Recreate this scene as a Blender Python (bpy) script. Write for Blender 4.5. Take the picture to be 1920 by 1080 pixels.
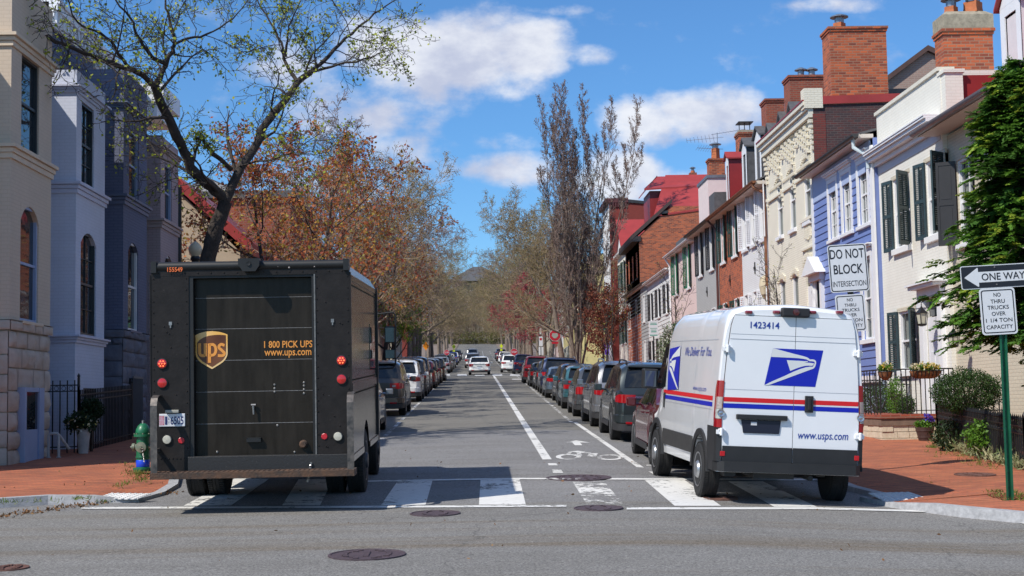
import bpy, bmesh, math, random
import numpy as np
from mathutils import Vector, Matrix, noise as mnoise
R = math.radians
PI = math.pi
for _o in list(bpy.data.objects): bpy.data.objects.remove(_o)
SC = bpy.context.scene
COL = SC.collection

# ------------------------------------------------------------ camera
F = 2700.0                      # focal length in pixels of a 1920 wide frame
ROLL = 0.018
EYE = 2.0
_c, _s = math.cos(ROLL), math.sin(ROLL)
_x0 = -65*_c - 220*_s
_y0 = 65*_s - 220*_c
PITCH = math.atan(-_y0/F)
YAW = math.atan(-_x0/F*math.cos(PITCH))
_r0 = Vector((math.cos(YAW), -math.sin(YAW), 0))
_f0 = Vector((math.sin(YAW)*math.cos(PITCH), math.cos(YAW)*math.cos(PITCH), math.sin(PITCH)))
_u0 = _r0.cross(_f0)
CR = _r0*_c - _u0*_s
CU = _u0*_c + _r0*_s
CF = _f0
CP = Vector((0, 0, EYE))
cam = bpy.data.cameras.new("camera")
cam.sensor_width = 36.0
cam.lens = 36.0*F/1920
cam.clip_start = 0.1
cam.clip_end = 4000
camo = bpy.data.objects.new("camera", cam)
COL.objects.link(camo)
m = Matrix((CR, CU, -CF)).transposed().to_4x4()
m.translation = CP
camo.matrix_world = m
SC.camera = camo

# ------------------------------------------------------------ sun, sky, exposure
SUN_DIR = Vector((-0.72, -0.58, 1.0)).normalized()      # towards the sun
SUN_EL = math.asin(SUN_DIR.z)
sun = bpy.data.lights.new("sun", 'SUN')
sun.energy = 5.0
sun.angle = R(0.53)
sun.color = (1.0, 0.945, 0.85)
suno = bpy.data.objects.new("sun", sun)
COL.objects.link(suno)
suno.rotation_euler = (-SUN_DIR).to_track_quat('-Z', 'Y').to_euler()
suno.location = (-20, -20, 40)
W = bpy.data.worlds.new("World")
SC.world = W
W.use_nodes = True
SKY_STRENGTH = 0.13
def build_world():
    nt = W.node_tree
    N, L = nt.nodes, nt.links
    for n in list(N): N.remove(n)
    out = N.new('ShaderNodeOutputWorld')
    bg = N.new('ShaderNodeBackground')
    bg.inputs['Strength'].default_value = SKY_STRENGTH
    L.new(bg.outputs[0], out.inputs[0])
    sky = N.new('ShaderNodeTexSky')
    sky.sky_type = 'NISHITA'
    sky.sun_disc = False
    sky.sun_elevation = SUN_EL
    sky.sun_rotation = math.atan2(SUN_DIR.x, SUN_DIR.y)
    sky.air_density = 1.0
    sky.dust_density = 0.25
    sky.ozone_density = 2.2
    hs = N.new('ShaderNodeMix'); hs.data_type = 'RGBA'; hs.blend_type = 'MULTIPLY'; hs.inputs['Factor'].default_value = 1.0
    hs.inputs['B'].default_value = (.47, .79, 1.10, 1)
    L.new(sky.outputs[0], hs.inputs['A'])
    tc = N.new('ShaderNodeTexCoord')
    sx = N.new('ShaderNodeSeparateXYZ')
    L.new(tc.outputs['Generated'], sx.inputs[0])
    def M(op, a, b=None, clamp=False):
        n = N.new('ShaderNodeMath'); n.operation = op; n.use_clamp = clamp
        for i, v in enumerate((a, b)):
            if v is None: continue
            if isinstance(v, (int, float)): n.inputs[i].default_value = v
            else: L.new(v, n.inputs[i])
        return n.outputs[0]
    yy = M('MAXIMUM', M('ABSOLUTE', sx.outputs[1]), 0.05)  # repeats the cloud unseen behind the camera, for a neutral fill
    u = M('DIVIDE', sx.outputs[0], yy)
    v = M('DIVIDE', sx.outputs[2], yy)
    # wobble the outline with noise
    cb = N.new('ShaderNodeCombineXYZ'); L.new(u, cb.inputs[0]); L.new(v, cb.inputs[1])
    def noise(scale, detail, rough, off, sc=(1, 1.5, 1)):
        mp = N.new('ShaderNodeMapping'); mp.inputs['Location'].default_value = off
        mp.inputs['Scale'].default_value = sc
        L.new(cb.outputs[0], mp.inputs[0])
        n = N.new('ShaderNodeTexNoise'); n.inputs['Scale'].default_value = scale
        n.inputs['Detail'].default_value = detail; n.inputs['Roughness'].default_value = rough
        L.new(mp.outputs[0], n.inputs['Vector'])
        return n.outputs[0]
    n1 = noise(22, 10, 0.58, (3.1, 1.7, 0))
    n2 = noise(9, 5, 0.5, (7.3, 4.2, 2))
    n3 = noise(30, 6, 0.6, (1.3, 9.2, 5))
    blobs = [(870, 92, 175, 78, 1.15), (985, 85, 95, 60, 1.1), (735, 75, 90, 62, .95), (1085, 96, 75, 20, .55),
             (690, 195, 150, 52, .75), (800, 150, 120, 50, .8), (1330, 212, 100, 52, 1.0), (1225, 230, 80, 46, .9), (1180, 335, 90, 48, .95),
             (955, 312, 75, 34, .85), (955, 262, 60, 22, .6), (790, 290, 80, 50, .5), (1410, 205, 50, 36, .7), (1280, 332, 110, 24, .6),
             (1620, 4, 90, 14, .4), (1050, 8, 60, 10, .3), (560, 130, 90, 60, .5), (640, 330, 120, 40, .4)]
    acc = None
    for (px, py, rx, ry, st) in blobs:
        a = M('MULTIPLY', M('SUBTRACT', u, (px-895)/F), F/rx)
        b = M('MULTIPLY', M('SUBTRACT', v, (760-py)/F), F/ry)
        d = M('SUBTRACT', st+.06, M('MULTIPLY', M('ADD', M('MULTIPLY', a, a), M('MULTIPLY', b, b)), st*0.55))
        acc = d if acc is None else M('MAXIMUM', acc, d)
    acc = M('MAXIMUM', acc, -0.45)
    # unseen cloud added overhead, its cover set to whiten the fill light
    n4 = noise(3.0, 4, 0.5, (0.4, 0.2, 1))
    outside = M('MULTIPLY', M('GREATER_THAN', v, 0.33), M('SUBTRACT', M('MULTIPLY', n4, 3.2), 1.45))
    acc = M('MAXIMUM', acc, outside)
    front = M('GREATER_THAN', sx.outputs[2], 0.0)
    dens = M('ADD', acc, M('MULTIPLY', M('SUBTRACT', n1, 0.5), 2.1))
    mr = N.new('ShaderNodeMapRange'); mr.interpolation_type = 'SMOOTHSTEP'
    mr.inputs['From Min'].default_value = 0.12; mr.inputs['From Max'].default_value = 0.95
    L.new(dens, mr.inputs['Value'])
    al = M('MULTIPLY', M('MULTIPLY', mr.outputs[0], front), 0.93, True)
    # cloud tone: lit white and shaded grey-lavender, painted in by noise
    tone = N.new('ShaderNodeMapRange'); tone.interpolation_type = 'SMOOTHSTEP'
    tone.inputs['From Min'].default_value = 0.36; tone.inputs['From Max'].default_value = 0.62
    L.new(M('ADD', M('MULTIPLY', n2, 0.6), M('MULTIPLY', n3, 0.4)), tone.inputs['Value'])
    cm = N.new('ShaderNodeMix'); cm.data_type = 'RGBA'
    k = 1/SKY_STRENGTH
    cm.inputs['A'].default_value = (0.54*k, 0.58*k, 0.73*k, 1)
    cm.inputs['B'].default_value = (0.90*k, 0.92*k, 0.97*k, 1)
    L.new(tone.outputs[0], cm.inputs['Factor'])
    mx = N.new('ShaderNodeMix'); mx.data_type = 'RGBA'
    L.new(al, mx.inputs['Factor']); L.new(hs.outputs['Result'], mx.inputs['A']); L.new(cm.outputs['Result'], mx.inputs['B'])
    L.new(mx.outputs['Result'], bg.inputs['Color'])
build_world()
SC.view_settings.view_transform = 'Standard'
SC.view_settings.look = 'None'
SC.view_settings.exposure = 0.03
SC.view_settings.gamma = 1.0
SC.render.engine = 'CYCLES'
SC.cycles.max_bounces = 8
SC.cycles.transparent_max_bounces = 12
SC.cycles.caustics_reflective = False
SC.cycles.caustics_refractive = False

# ------------------------------------------------------------ where a pixel of the photograph lies in the street
def ray(px, py):
    return (CF + CR*((px-960)/F) + CU*((540-py)/F)).normalized()
def onY(px, py, Y):
    d = ray(px, py); t = (Y-CP.y)/d.y
    p = CP + d*t
    return p.x, p.z
def onX(px, py, X):
    d = ray(px, py); t = (X-CP.x)/d.x
    p = CP + d*t
    return p.y, p.z
def gprof(y):
    z = 0.037*y
    if y > 135:
        a = min(y, 350)-135
        z += 5.8e-5*a*a
        if y > 350: z += (min(y, 420)-350)*0.02494
        if y > 420: z += (min(y, 590)-420)*0.085 - max(0, y-590)*.05 - (y-420)*.037*.0
    return z
def cross(x):
    if x < 1: return 0.0
    if x < 3: return -0.0125*(x-1)**2
    return -0.05 - 0.05*(min(x, 5.6)-3)
def gz(x, y): return gprof(y) + cross(x)
def onG(px, py, h=0.0):
    d = ray(px, py)
    t = 1.0
    for _ in range(60):
        p = CP + d*t
        e = p.z - (gz(p.x, p.y)+h)
        t += e/0.09*0.6 if e > 0 else e/0.09*0.6
        t = max(2, min(900, t))
    p = CP + d*t
    return p.x, p.y
def zAt(py, x, y):
    """height of the point of the photo row py that stands over (x, y)"""
    # solve  v = 540-py  for z at this x, y
    a = Vector((x, y, 0)) - CP
    b = Vector((0, 0, 1))
    k = (540-py)/F
    # (a+bz).U = k (a+bz).F
    return (k*a.dot(CF)-a.dot(CU))/(b.dot(CU)-k*b.dot(CF))

# ------------------------------------------------------------ mesh builder
ORG = {}
class MB:
    def __init__(s): s.v = []; s.f = []; s.m = []
    def face(s, pts, mi=0):
        b = len(s.v); s.v.extend([tuple(p) for p in pts]); s.f.append(tuple(range(b, b+len(pts)))); s.m.append(mi)
    def raw(s, vs, fs, mi=0):
        b = len(s.v); s.v.extend([tuple(p) for p in vs])
        for f in fs: s.f.append(tuple(i+b for i in f)); s.m.append(mi)
    def box(s, x0, x1, y0, y1, z0, z1, mi=0):
        x0, x1 = min(x0, x1), max(x0, x1); y0, y1 = min(y0, y1), max(y0, y1); z0, z1 = min(z0, z1), max(z0, z1)
        vs = [(x0, y0, z0), (x1, y0, z0), (x1, y1, z0), (x0, y1, z0), (x0, y0, z1), (x1, y0, z1), (x1, y1, z1), (x0, y1, z1)]
        s.raw(vs, [(3, 2, 1, 0), (4, 5, 6, 7), (0, 1, 5, 4), (1, 2, 6, 5), (2, 3, 7, 6), (3, 0, 4, 7)], mi)
    def obox(s, c, ax, ay, az, mi=0):
        """oriented box: centre and three half-axis vectors"""
        c = Vector(c); ax = Vector(ax); ay = Vector(ay); az = Vector(az)
        vs = [c+ax*i+ay*j+az*k for k in (-1, 1) for (i, j) in ((-1, -1), (1, -1), (1, 1), (-1, 1))]
        fs = [(3, 2, 1, 0), (4, 5, 6, 7), (0, 1, 5, 4), (1, 2, 6, 5), (2, 3, 7, 6), (3, 0, 4, 7)]
        if ax.cross(ay).dot(az) < 0: fs = [tuple(reversed(f)) for f in fs]
        s.raw(vs, fs, mi)
    def prism(s, pts, off, mi=0):
        """polygon pts (3d, planar) extruded by the vector off"""
        pts = [Vector(p) for p in pts]; off = Vector(off); n = len(pts)
        nr = Vector((0, 0, 0))
        for i in range(n):
            a, b = pts[i], pts[(i+1) % n]
            nr += Vector(((a.y-b.y)*(a.z+b.z), (a.z-b.z)*(a.x+b.x), (a.x-b.x)*(a.y+b.y)))
        if nr.dot(off) > 0: pts = pts[::-1]
        vs = pts + [p+off for p in pts]
        fs = [tuple(range(n)), tuple(range(2*n-1, n-1, -1))]
        fs += [(i, i+n, (i+1) % n+n, (i+1) % n) for i in range(n)]
        s.raw(vs, fs, mi)
    def tube(s, pts, rad, n=8, cap=True, mi=0):
        pts = [Vector(p) for p in pts]
        if not hasattr(rad, '__len__'): rad = [rad]*len(pts)
        rings = []; ref = None
        for i, p in enumerate(pts):
            d = (pts[min(i+1, len(pts)-1)]-pts[max(i-1, 0)])
            if d.length < 1e-9: d = Vector((0, 0, 1))
            d.normalize()
            if ref is None: ref = Vector((1, 0, 0)) if abs(d.x) < .8 else Vector((0, 1, 0))
            a = ref - d*ref.dot(d); a.normalize(); ref = a
            b = d.cross(a)
            rings.append([p+(a*math.cos(2*PI*k/n)+b*math.sin(2*PI*k/n))*rad[i] for k in range(n)])
        vs = [q for r in rings for q in r]; fs = []
        for i in range(len(pts)-1):
            for k in range(n):
                k2 = (k+1) % n
                fs.append((i*n+k, i*n+k2, (i+1)*n+k2, (i+1)*n+k))
        if cap:
            fs.append(tuple(range(n-1, -1, -1))); fs.append(tuple((len(pts)-1)*n+k for k in range(n)))
        s.raw(vs, fs, mi)
    def cyl(s, p0, p1, r, n=16, mi=0, r1=None): s.tube([p0, p1], [r, r if r1 is None else r1], n, True, mi)
    def lathe(s, c, prof, n=20, mi=0, axis=(0, 0, 1)):
        """profile of (radius, height) turned about an axis through c"""
        d = Vector(axis).normalized(); c = Vector(c)
        ref = Vector((1, 0, 0)) if abs(d.x) < .8 else Vector((0, 1, 0))
        a = (ref-d*ref.dot(d)).normalized(); b = d.cross(a)
        vs = []
        for (r, h) in prof:
            for k in range(n): vs.append(c+d*h+(a*math.cos(2*PI*k/n)+b*math.sin(2*PI*k/n))*max(r, 1e-4))
        fs = []
        for i in range(len(prof)-1):
            for k in range(n):
                k2 = (k+1) % n
                fs.append((i*n+k, i*n+k2, (i+1)*n+k2, (i+1)*n+k))
        fs.append(tuple(range(n-1, -1, -1))); fs.append(tuple((len(prof)-1)*n+k for k in range(n)))
        s.raw(vs, fs, mi)
    def disc(s, c, r, nrm, n=20, mi=0, sy=1.0):
        d = Vector(nrm).normalized(); ref = Vector((1, 0, 0)) if abs(d.x) < .8 else Vector((0, 1, 0))
        a = (ref-d*ref.dot(d)).normalized(); b = d.cross(a); c = Vector(c)
        s.face([c+a*math.cos(2*PI*k/n)*r+b*math.sin(2*PI*k/n)*r*sy for k in range(n)], mi)
    def grid(s, pts, mi=0, flip=False, closed=False):
        """pts[i][j] of 3d points"""
        b = len(s.v); nj = len(pts[0])
        for r in pts: s.v.extend([tuple(p) for p in r])
        for i in range(len(pts)-1):
            for j in range(nj-1):
                q = (b+i*nj+j, b+i*nj+j+1, b+(i+1)*nj+j+1, b+(i+1)*nj+j)
                s.f.append(q[::-1] if flip else q); s.m.append(mi)
    def build(s, name, mats, parent=None, smooth=False, loc=None, bevel=0, angle=35, weld=False):
        if parent is not None: org = ORG.get(parent.name, Vector((0, 0, 0)))
        elif loc is not None: org = Vector(loc)
        else: org = Vector((0, 0, 0))
        me = bpy.data.meshes.new(name)
        vs = [(p[0]-org.x, p[1]-org.y, p[2]-org.z) for p in s.v]
        me.from_pydata(vs, [], s.f)
        if not isinstance(mats, (list, tuple)): mats = [mats]
        for mt in mats: me.materials.append(mt)
        if len(mats) > 1: me.polygons.foreach_set('material_index', s.m)
        if weld:
            bm = bmesh.new(); bm.from_mesh(me); bmesh.ops.remove_doubles(bm, verts=bm.verts, dist=1e-4)
            bm.to_mesh(me); bm.free()
        if smooth:
            me.polygons.foreach_set('use_smooth', [True]*len(me.polygons))
            me.set_sharp_from_angle(angle=R(angle))
        me.update()
        o = bpy.data.objects.new(name, me)
        COL.objects.link(o)
        if parent is not None:
            o.parent = parent; ORG[o.name] = org
        else:
            o.location = org; ORG[o.name] = org
        if bevel:
            md = o.modifiers.new('bevel', 'BEVEL'); md.width = bevel; md.segments = 2; md.limit_method = 'ANGLE'; md.angle_limit = R(40)
        return o
def tag(o, label=None, cat=None, group=None, kind=None):
    if label: o['label'] = label
    if cat: o['category'] = cat
    if group: o['group'] = group
    if kind: o['kind'] = kind
    return o
def thing(name, label, cat, loc=(0, 0, 0), group=None, rot=None, local=False):
    o = bpy.data.objects.new(name, None)
    o.empty_display_size = 0.2
    COL.objects.link(o)
    o.location = loc
    if rot is not None: o.rotation_euler = rot
    ORG[o.name] = Vector((0, 0, 0)) if local else Vector(loc)
    return tag(o, label, cat, group)
def copy_tree(o, parent=None):
    c = o.copy(); COL.objects.link(c)
    if parent is not None: c.parent = parent
    for ch in list(o.children): copy_tree(ch, c)
    return c
_txt = {}
def text_geo(s, bold=0.0, shear=0.0, space=1.0):
    key = (s, bold, shear, space)
    if key in _txt: return _txt[key]
    cu = bpy.data.curves.new('t', 'FONT'); cu.body = s; cu.offset = bold; cu.shear = shear; cu.resolution_u = 3; cu.space_character = space
    o = bpy.data.objects.new('t', cu); COL.objects.link(o)
    dg = bpy.context.evaluated_depsgraph_get()
    me = bpy.data.meshes.new_from_object(o.evaluated_get(dg))
    vs = [(v.co.x, v.co.y) for v in me.vertices]; fs = [tuple(p.vertices) for p in me.polygons]
    bpy.data.objects.remove(o); bpy.data.curves.remove(cu); bpy.data.meshes.remove(me)
    x0 = min(v[0] for v in vs); x1 = max(v[0] for v in vs); y0 = min(v[1] for v in vs); y1 = max(v[1] for v in vs)
    vs = [((x-x0)/(x1-x0), (y-y0)/(y1-y0)) for x, y in vs]
    _txt[key] = (vs, fs)
    return _txt[key]
def put_text(mb, s, o, ru, up, mi=0, bold=0.0, shear=0.0, space=1.0):
    """text filling the box that starts at o and spans the vectors ru and up"""
    vs, fs = text_geo(s, bold, shear, space)
    o = Vector(o); ru = Vector(ru); up = Vector(up)
    mb.raw([o+ru*a+up*b for a, b in vs], fs, mi)

# ------------------------------------------------------------ materials
def mat(name, col, rough=0.6, metal=0.0, var=0.0, vs=4.0, bump=0.0, bs=40.0, coat=0.0, spec=None, emit=0, detail=5, col2=None, dist=0.02, stretch=None, speck=None):
    m = bpy.data.materials.new(name); m.use_nodes = True
    nt = m.node_tree; N, L = nt.nodes, nt.links
    b = N['Principled BSDF']
    b.inputs['Base Color'].default_value = (*col, 1)
    b.inputs['Roughness'].default_value = rough
    b.inputs['Metallic'].default_value = metal
    if coat: b.inputs['Coat Weight'].default_value = coat; b.inputs['Coat Roughness'].default_value = 0.04
    if spec is not None: b.inputs['Specular IOR Level'].default_value = spec
    if emit: b.inputs['Emission Color'].default_value = (*col, 1); b.inputs['Emission Strength'].default_value = emit
    tc = N.new('ShaderNodeTexCoord')
    if var or col2:
        n = N.new('ShaderNodeTexNoise'); n.inputs['Scale'].default_value = vs; n.inputs['Detail'].default_value = detail
        n.inputs['Roughness'].default_value = 0.62
        if stretch:
            mp = N.new('ShaderNodeMapping'); mp.inputs['Scale'].default_value = stretch; L.new(tc.outputs['Object'], mp.inputs[0]); L.new(mp.outputs[0], n.inputs['Vector'])
        else: L.new(tc.outputs['Object'], n.inputs['Vector'])
        mr = N.new('ShaderNodeMapRange'); mr.inputs['From Min'].default_value = 0.3; mr.inputs['From Max'].default_value = 0.7
        L.new(n.outputs[0], mr.inputs['Value'])
        mx = N.new('ShaderNodeMix'); mx.data_type = 'RGBA'
        c2 = col2 or tuple(min(1, c*(1+var)) for c in col)
        c1 = col if col2 else tuple(c*(1-var) for c in col)
        mx.inputs['A'].default_value = (*c1, 1); mx.inputs['B'].default_value = (*c2, 1)
        L.new(mr.outputs[0], mx.inputs['Factor']); L.new(mx.outputs['Result'], b.inputs['Base Color'])
        if speck:
            ns = N.new('ShaderNodeTexNoise'); ns.inputs['Scale'].default_value = speck[1]; ns.inputs['Detail'].default_value = 7; ns.inputs['Roughness'].default_value = .7; L.new(tc.outputs['Object'], ns.inputs['Vector'])
            m2 = N.new('ShaderNodeMapRange'); m2.inputs['From Min'].default_value = speck[2]; m2.inputs['From Max'].default_value = speck[2]+.03; L.new(ns.outputs[0], m2.inputs['Value'])
            x2 = N.new('ShaderNodeMix'); x2.data_type = 'RGBA'; x2.inputs['B'].default_value = (*speck[0], 1); L.new(m2.outputs[0], x2.inputs['Factor']); L.new(mx.outputs['Result'], x2.inputs['A']); L.new(x2.outputs['Result'], b.inputs['Base Color'])
    if bump:
        n2 = N.new('ShaderNodeTexNoise'); n2.inputs['Scale'].default_value = bs; n2.inputs['Detail'].default_value = 4
        L.new(tc.outputs['Object'], n2.inputs['Vector'])
        bp = N.new('ShaderNodeBump'); bp.inputs['Strength'].default_value = bump; bp.inputs['Distance'].default_value = dist
        L.new(n2.outputs[0], bp.inputs['Height']); L.new(bp.outputs[0], b.inputs['Normal'])
    return m
def brick_mat(name, c1, c2, mortar, bw=0.215, bh=0.072, ms=0.010, rough=0.85, bump=0.5, stain=None, flat=False, swap=False):
    """brick coursing on any upright wall (or a pavement when flat)"""
    m = bpy.data.materials.new(name); m.use_nodes = True
    nt = m.node_tree; N, L = nt.nodes, nt.links
    b = N['Principled BSDF']; b.inputs['Roughness'].default_value = rough
    g = N.new('ShaderNodeNewGeometry'); s = N.new('ShaderNodeSeparateXYZ'); L.new(g.outputs['Position'], s.inputs[0])
    cb = N.new('ShaderNodeCombineXYZ')
    if flat:
        L.new(s.outputs[0], cb.inputs[0]); L.new(s.outputs[1], cb.inputs[1])
    else:
        a = N.new('ShaderNodeMath'); a.operation = 'ADD'; L.new(s.outputs[0], a.inputs[0]); L.new(s.outputs[1], a.inputs[1])
        L.new(a.outputs[0], cb.inputs[0]); L.new(s.outputs[2], cb.inputs[1])
    bt = N.new('ShaderNodeTexBrick')
    bt.inputs['Scale'].default_value = 1.0
    bt.inputs['Brick Width'].default_value = bw; bt.inputs['Row Height'].default_value = bh; bt.inputs['Mortar Size'].default_value = ms
    bt.inputs['Mortar Smooth'].default_value = 0.2; bt.inputs['Bias'].default_value = 0.0
    bt.inputs['Color1'].default_value = (*c1, 1); bt.inputs['Color2'].default_value = (*c2, 1); bt.inputs['Mortar'].default_value = (*mortar, 1)
    L.new(cb.outputs[0], bt.inputs['Vector'])
    n = N.new('ShaderNodeTexNoise'); n.inputs['Scale'].default_value = 1.6; n.inputs['Detail'].default_value = 8; n.inputs['Roughness'].default_value = .65
    L.new(cb.outputs[0], n.inputs['Vector'])
    mr = N.new('ShaderNodeMapRange'); mr.inputs['From Min'].default_value = 0.35; mr.inputs['From Max'].default_value = 0.7
    mr.inputs['To Min'].default_value = 0.0; mr.inputs['To Max'].default_value = 0.6 if stain else 0.22
    L.new(n.outputs[0], mr.inputs['Value'])
    mx = N.new('ShaderNodeMix'); mx.data_type = 'RGBA'
    L.new(mr.outputs[0], mx.inputs['Factor']); L.new(bt.outputs['Color'], mx.inputs['A'])
    mx.inputs['B'].default_value = (*(stain or tuple(c*.6 for c in c1)), 1)
    res = mx.outputs['Result']
    if flat:
        for (sc_, lo, hi, a_, c_) in (((1.3, 11, 1), .42, .66, (1, 1, 1), (.50, .48, .50)), ((.5, .8, 1), .40, .70, (1.12, 1.10, 1.08), (.72, .74, .80)), ((4, 22, 1), .50, .72, (1, 1, 1), (1.45, 1.45, 1.4))):
            mp = N.new('ShaderNodeMapping'); mp.inputs['Scale'].default_value = sc_; L.new(cb.outputs[0], mp.inputs[0])
            nn = N.new('ShaderNodeTexNoise'); nn.inputs['Scale'].default_value = 1.0; nn.inputs['Detail'].default_value = 6; nn.inputs['Roughness'].default_value = .7; L.new(mp.outputs[0], nn.inputs['Vector'])
            rr = N.new('ShaderNodeMapRange'); rr.inputs['From Min'].default_value = lo; rr.inputs['From Max'].default_value = hi; L.new(nn.outputs[0], rr.inputs['Value'])
            xx = N.new('ShaderNodeMix'); xx.data_type = 'RGBA'; xx.inputs['A'].default_value = (*a_, 1); xx.inputs['B'].default_value = (*c_, 1); L.new(rr.outputs[0], xx.inputs['Factor'])
            ml = N.new('ShaderNodeMix'); ml.data_type = 'RGBA'; ml.blend_type = 'MULTIPLY'; ml.inputs['Factor'].default_value = 1; L.new(res, ml.inputs['A']); L.new(xx.outputs['Result'], ml.inputs['B']); res = ml.outputs['Result']
    L.new(res, b.inputs['Base Color'])
    bp = N.new('ShaderNodeBump'); bp.inputs['Strength'].default_value = bump; bp.inputs['Distance'].default_value = 0.012; bp.invert = True
    L.new(bt.outputs['Fac'], bp.inputs['Height']); L.new(bp.outputs[0], b.inputs['Normal'])
    return m
def glass_mat(name, col=(0.02, 0.025, 0.03), rough=0.03, trans=0.0):
    m = bpy.data.materials.new(name); m.use_nodes = True
    nt = m.node_tree; N, L = nt.nodes, nt.links
    b = N['Principled BSDF']
    b.inputs['Base Color'].default_value = (*col, 1); b.inputs['Roughness'].default_value = rough
    b.inputs['IOR'].default_value = 1.6
    if trans:
        t = N.new('ShaderNodeBsdfTransparent'); t.inputs[0].default_value = (.9, .95, .95, 1)
        mx = N.new('ShaderNodeMixShader'); mx.inputs[0].default_value = trans
        L.new(b.outputs[0], mx.inputs[1]); L.new(t.outputs[0], mx.inputs[2]); L.new(mx.outputs[0], N['Material Output'].inputs[0])
    # slightly wavy old glass
    tc = N.new('ShaderNodeTexCoord'); n = N.new('ShaderNodeTexNoise'); n.inputs['Scale'].default_value = 2.5
    L.new(tc.outputs['Object'], n.inputs['Vector'])
    bp = N.new('ShaderNodeBump'); bp.inputs['Strength'].default_value = 0.06; bp.inputs['Distance'].default_value = 0.02
    L.new(n.outputs[0], bp.inputs['Height']); L.new(bp.outputs[0], b.inputs['Normal'])
    return m
def leaf_mat(name, cols, rough=0.55, trans=0.3):
    m = bpy.data.materials.new(name); m.use_nodes = True
    nt = m.node_tree; N, L = nt.nodes, nt.links
    b = N['Principled BSDF']; b.inputs['Roughness'].default_value = rough; b.inputs['Specular IOR Level'].default_value = 0.25
    g = N.new('ShaderNodeNewGeometry')
    r = N.new('ShaderNodeValToRGB'); r.color_ramp.interpolation = 'LINEAR'
    e = r.color_ramp.elements
    while len(e) < len(cols): e.new(0.5)
    for i, c in enumerate(cols):
        e[i].position = i/max(1, len(cols)-1); e[i].color = (*c, 1)
    L.new(g.outputs['Random Per Island'], r.inputs[0]); L.new(r.outputs[0], b.inputs['Base Color'])
    if trans:
        t = N.new('ShaderNodeBsdfTranslucent'); L.new(r.outputs[0], t.inputs[0])
        mx = N.new('ShaderNodeMixShader'); mx.inputs[0].default_value = trans
        L.new(b.outputs[0], mx.inputs[1]); L.new(t.outputs[0], mx.inputs[2]); L.new(mx.outputs[0], N['Material Output'].inputs[0])
    return m
white_paint = mat('white paint', (.80, .80, .78), .45, var=.04, vs=2)
black_iron = mat('black iron', (.012, .012, .013), .45, var=.2, vs=9)
glass_dark = glass_mat('window glass')
glass_clear = glass_mat('clear window glass', trans=0.55)
curtain_m = mat('curtain cloth', (.62, .60, .55), .9, var=.12, vs=6)
room_dark = mat('dark room', (.02, .018, .016), .9)  # near black, the darkness of unlit rooms put into the colour
car_glass = glass_mat('car glass', (.012, .014, .016), .03)
rubber = mat('tyre rubber', (.016, .016, .017), .82, var=.25, vs=30, bump=.3, bs=60)
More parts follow.
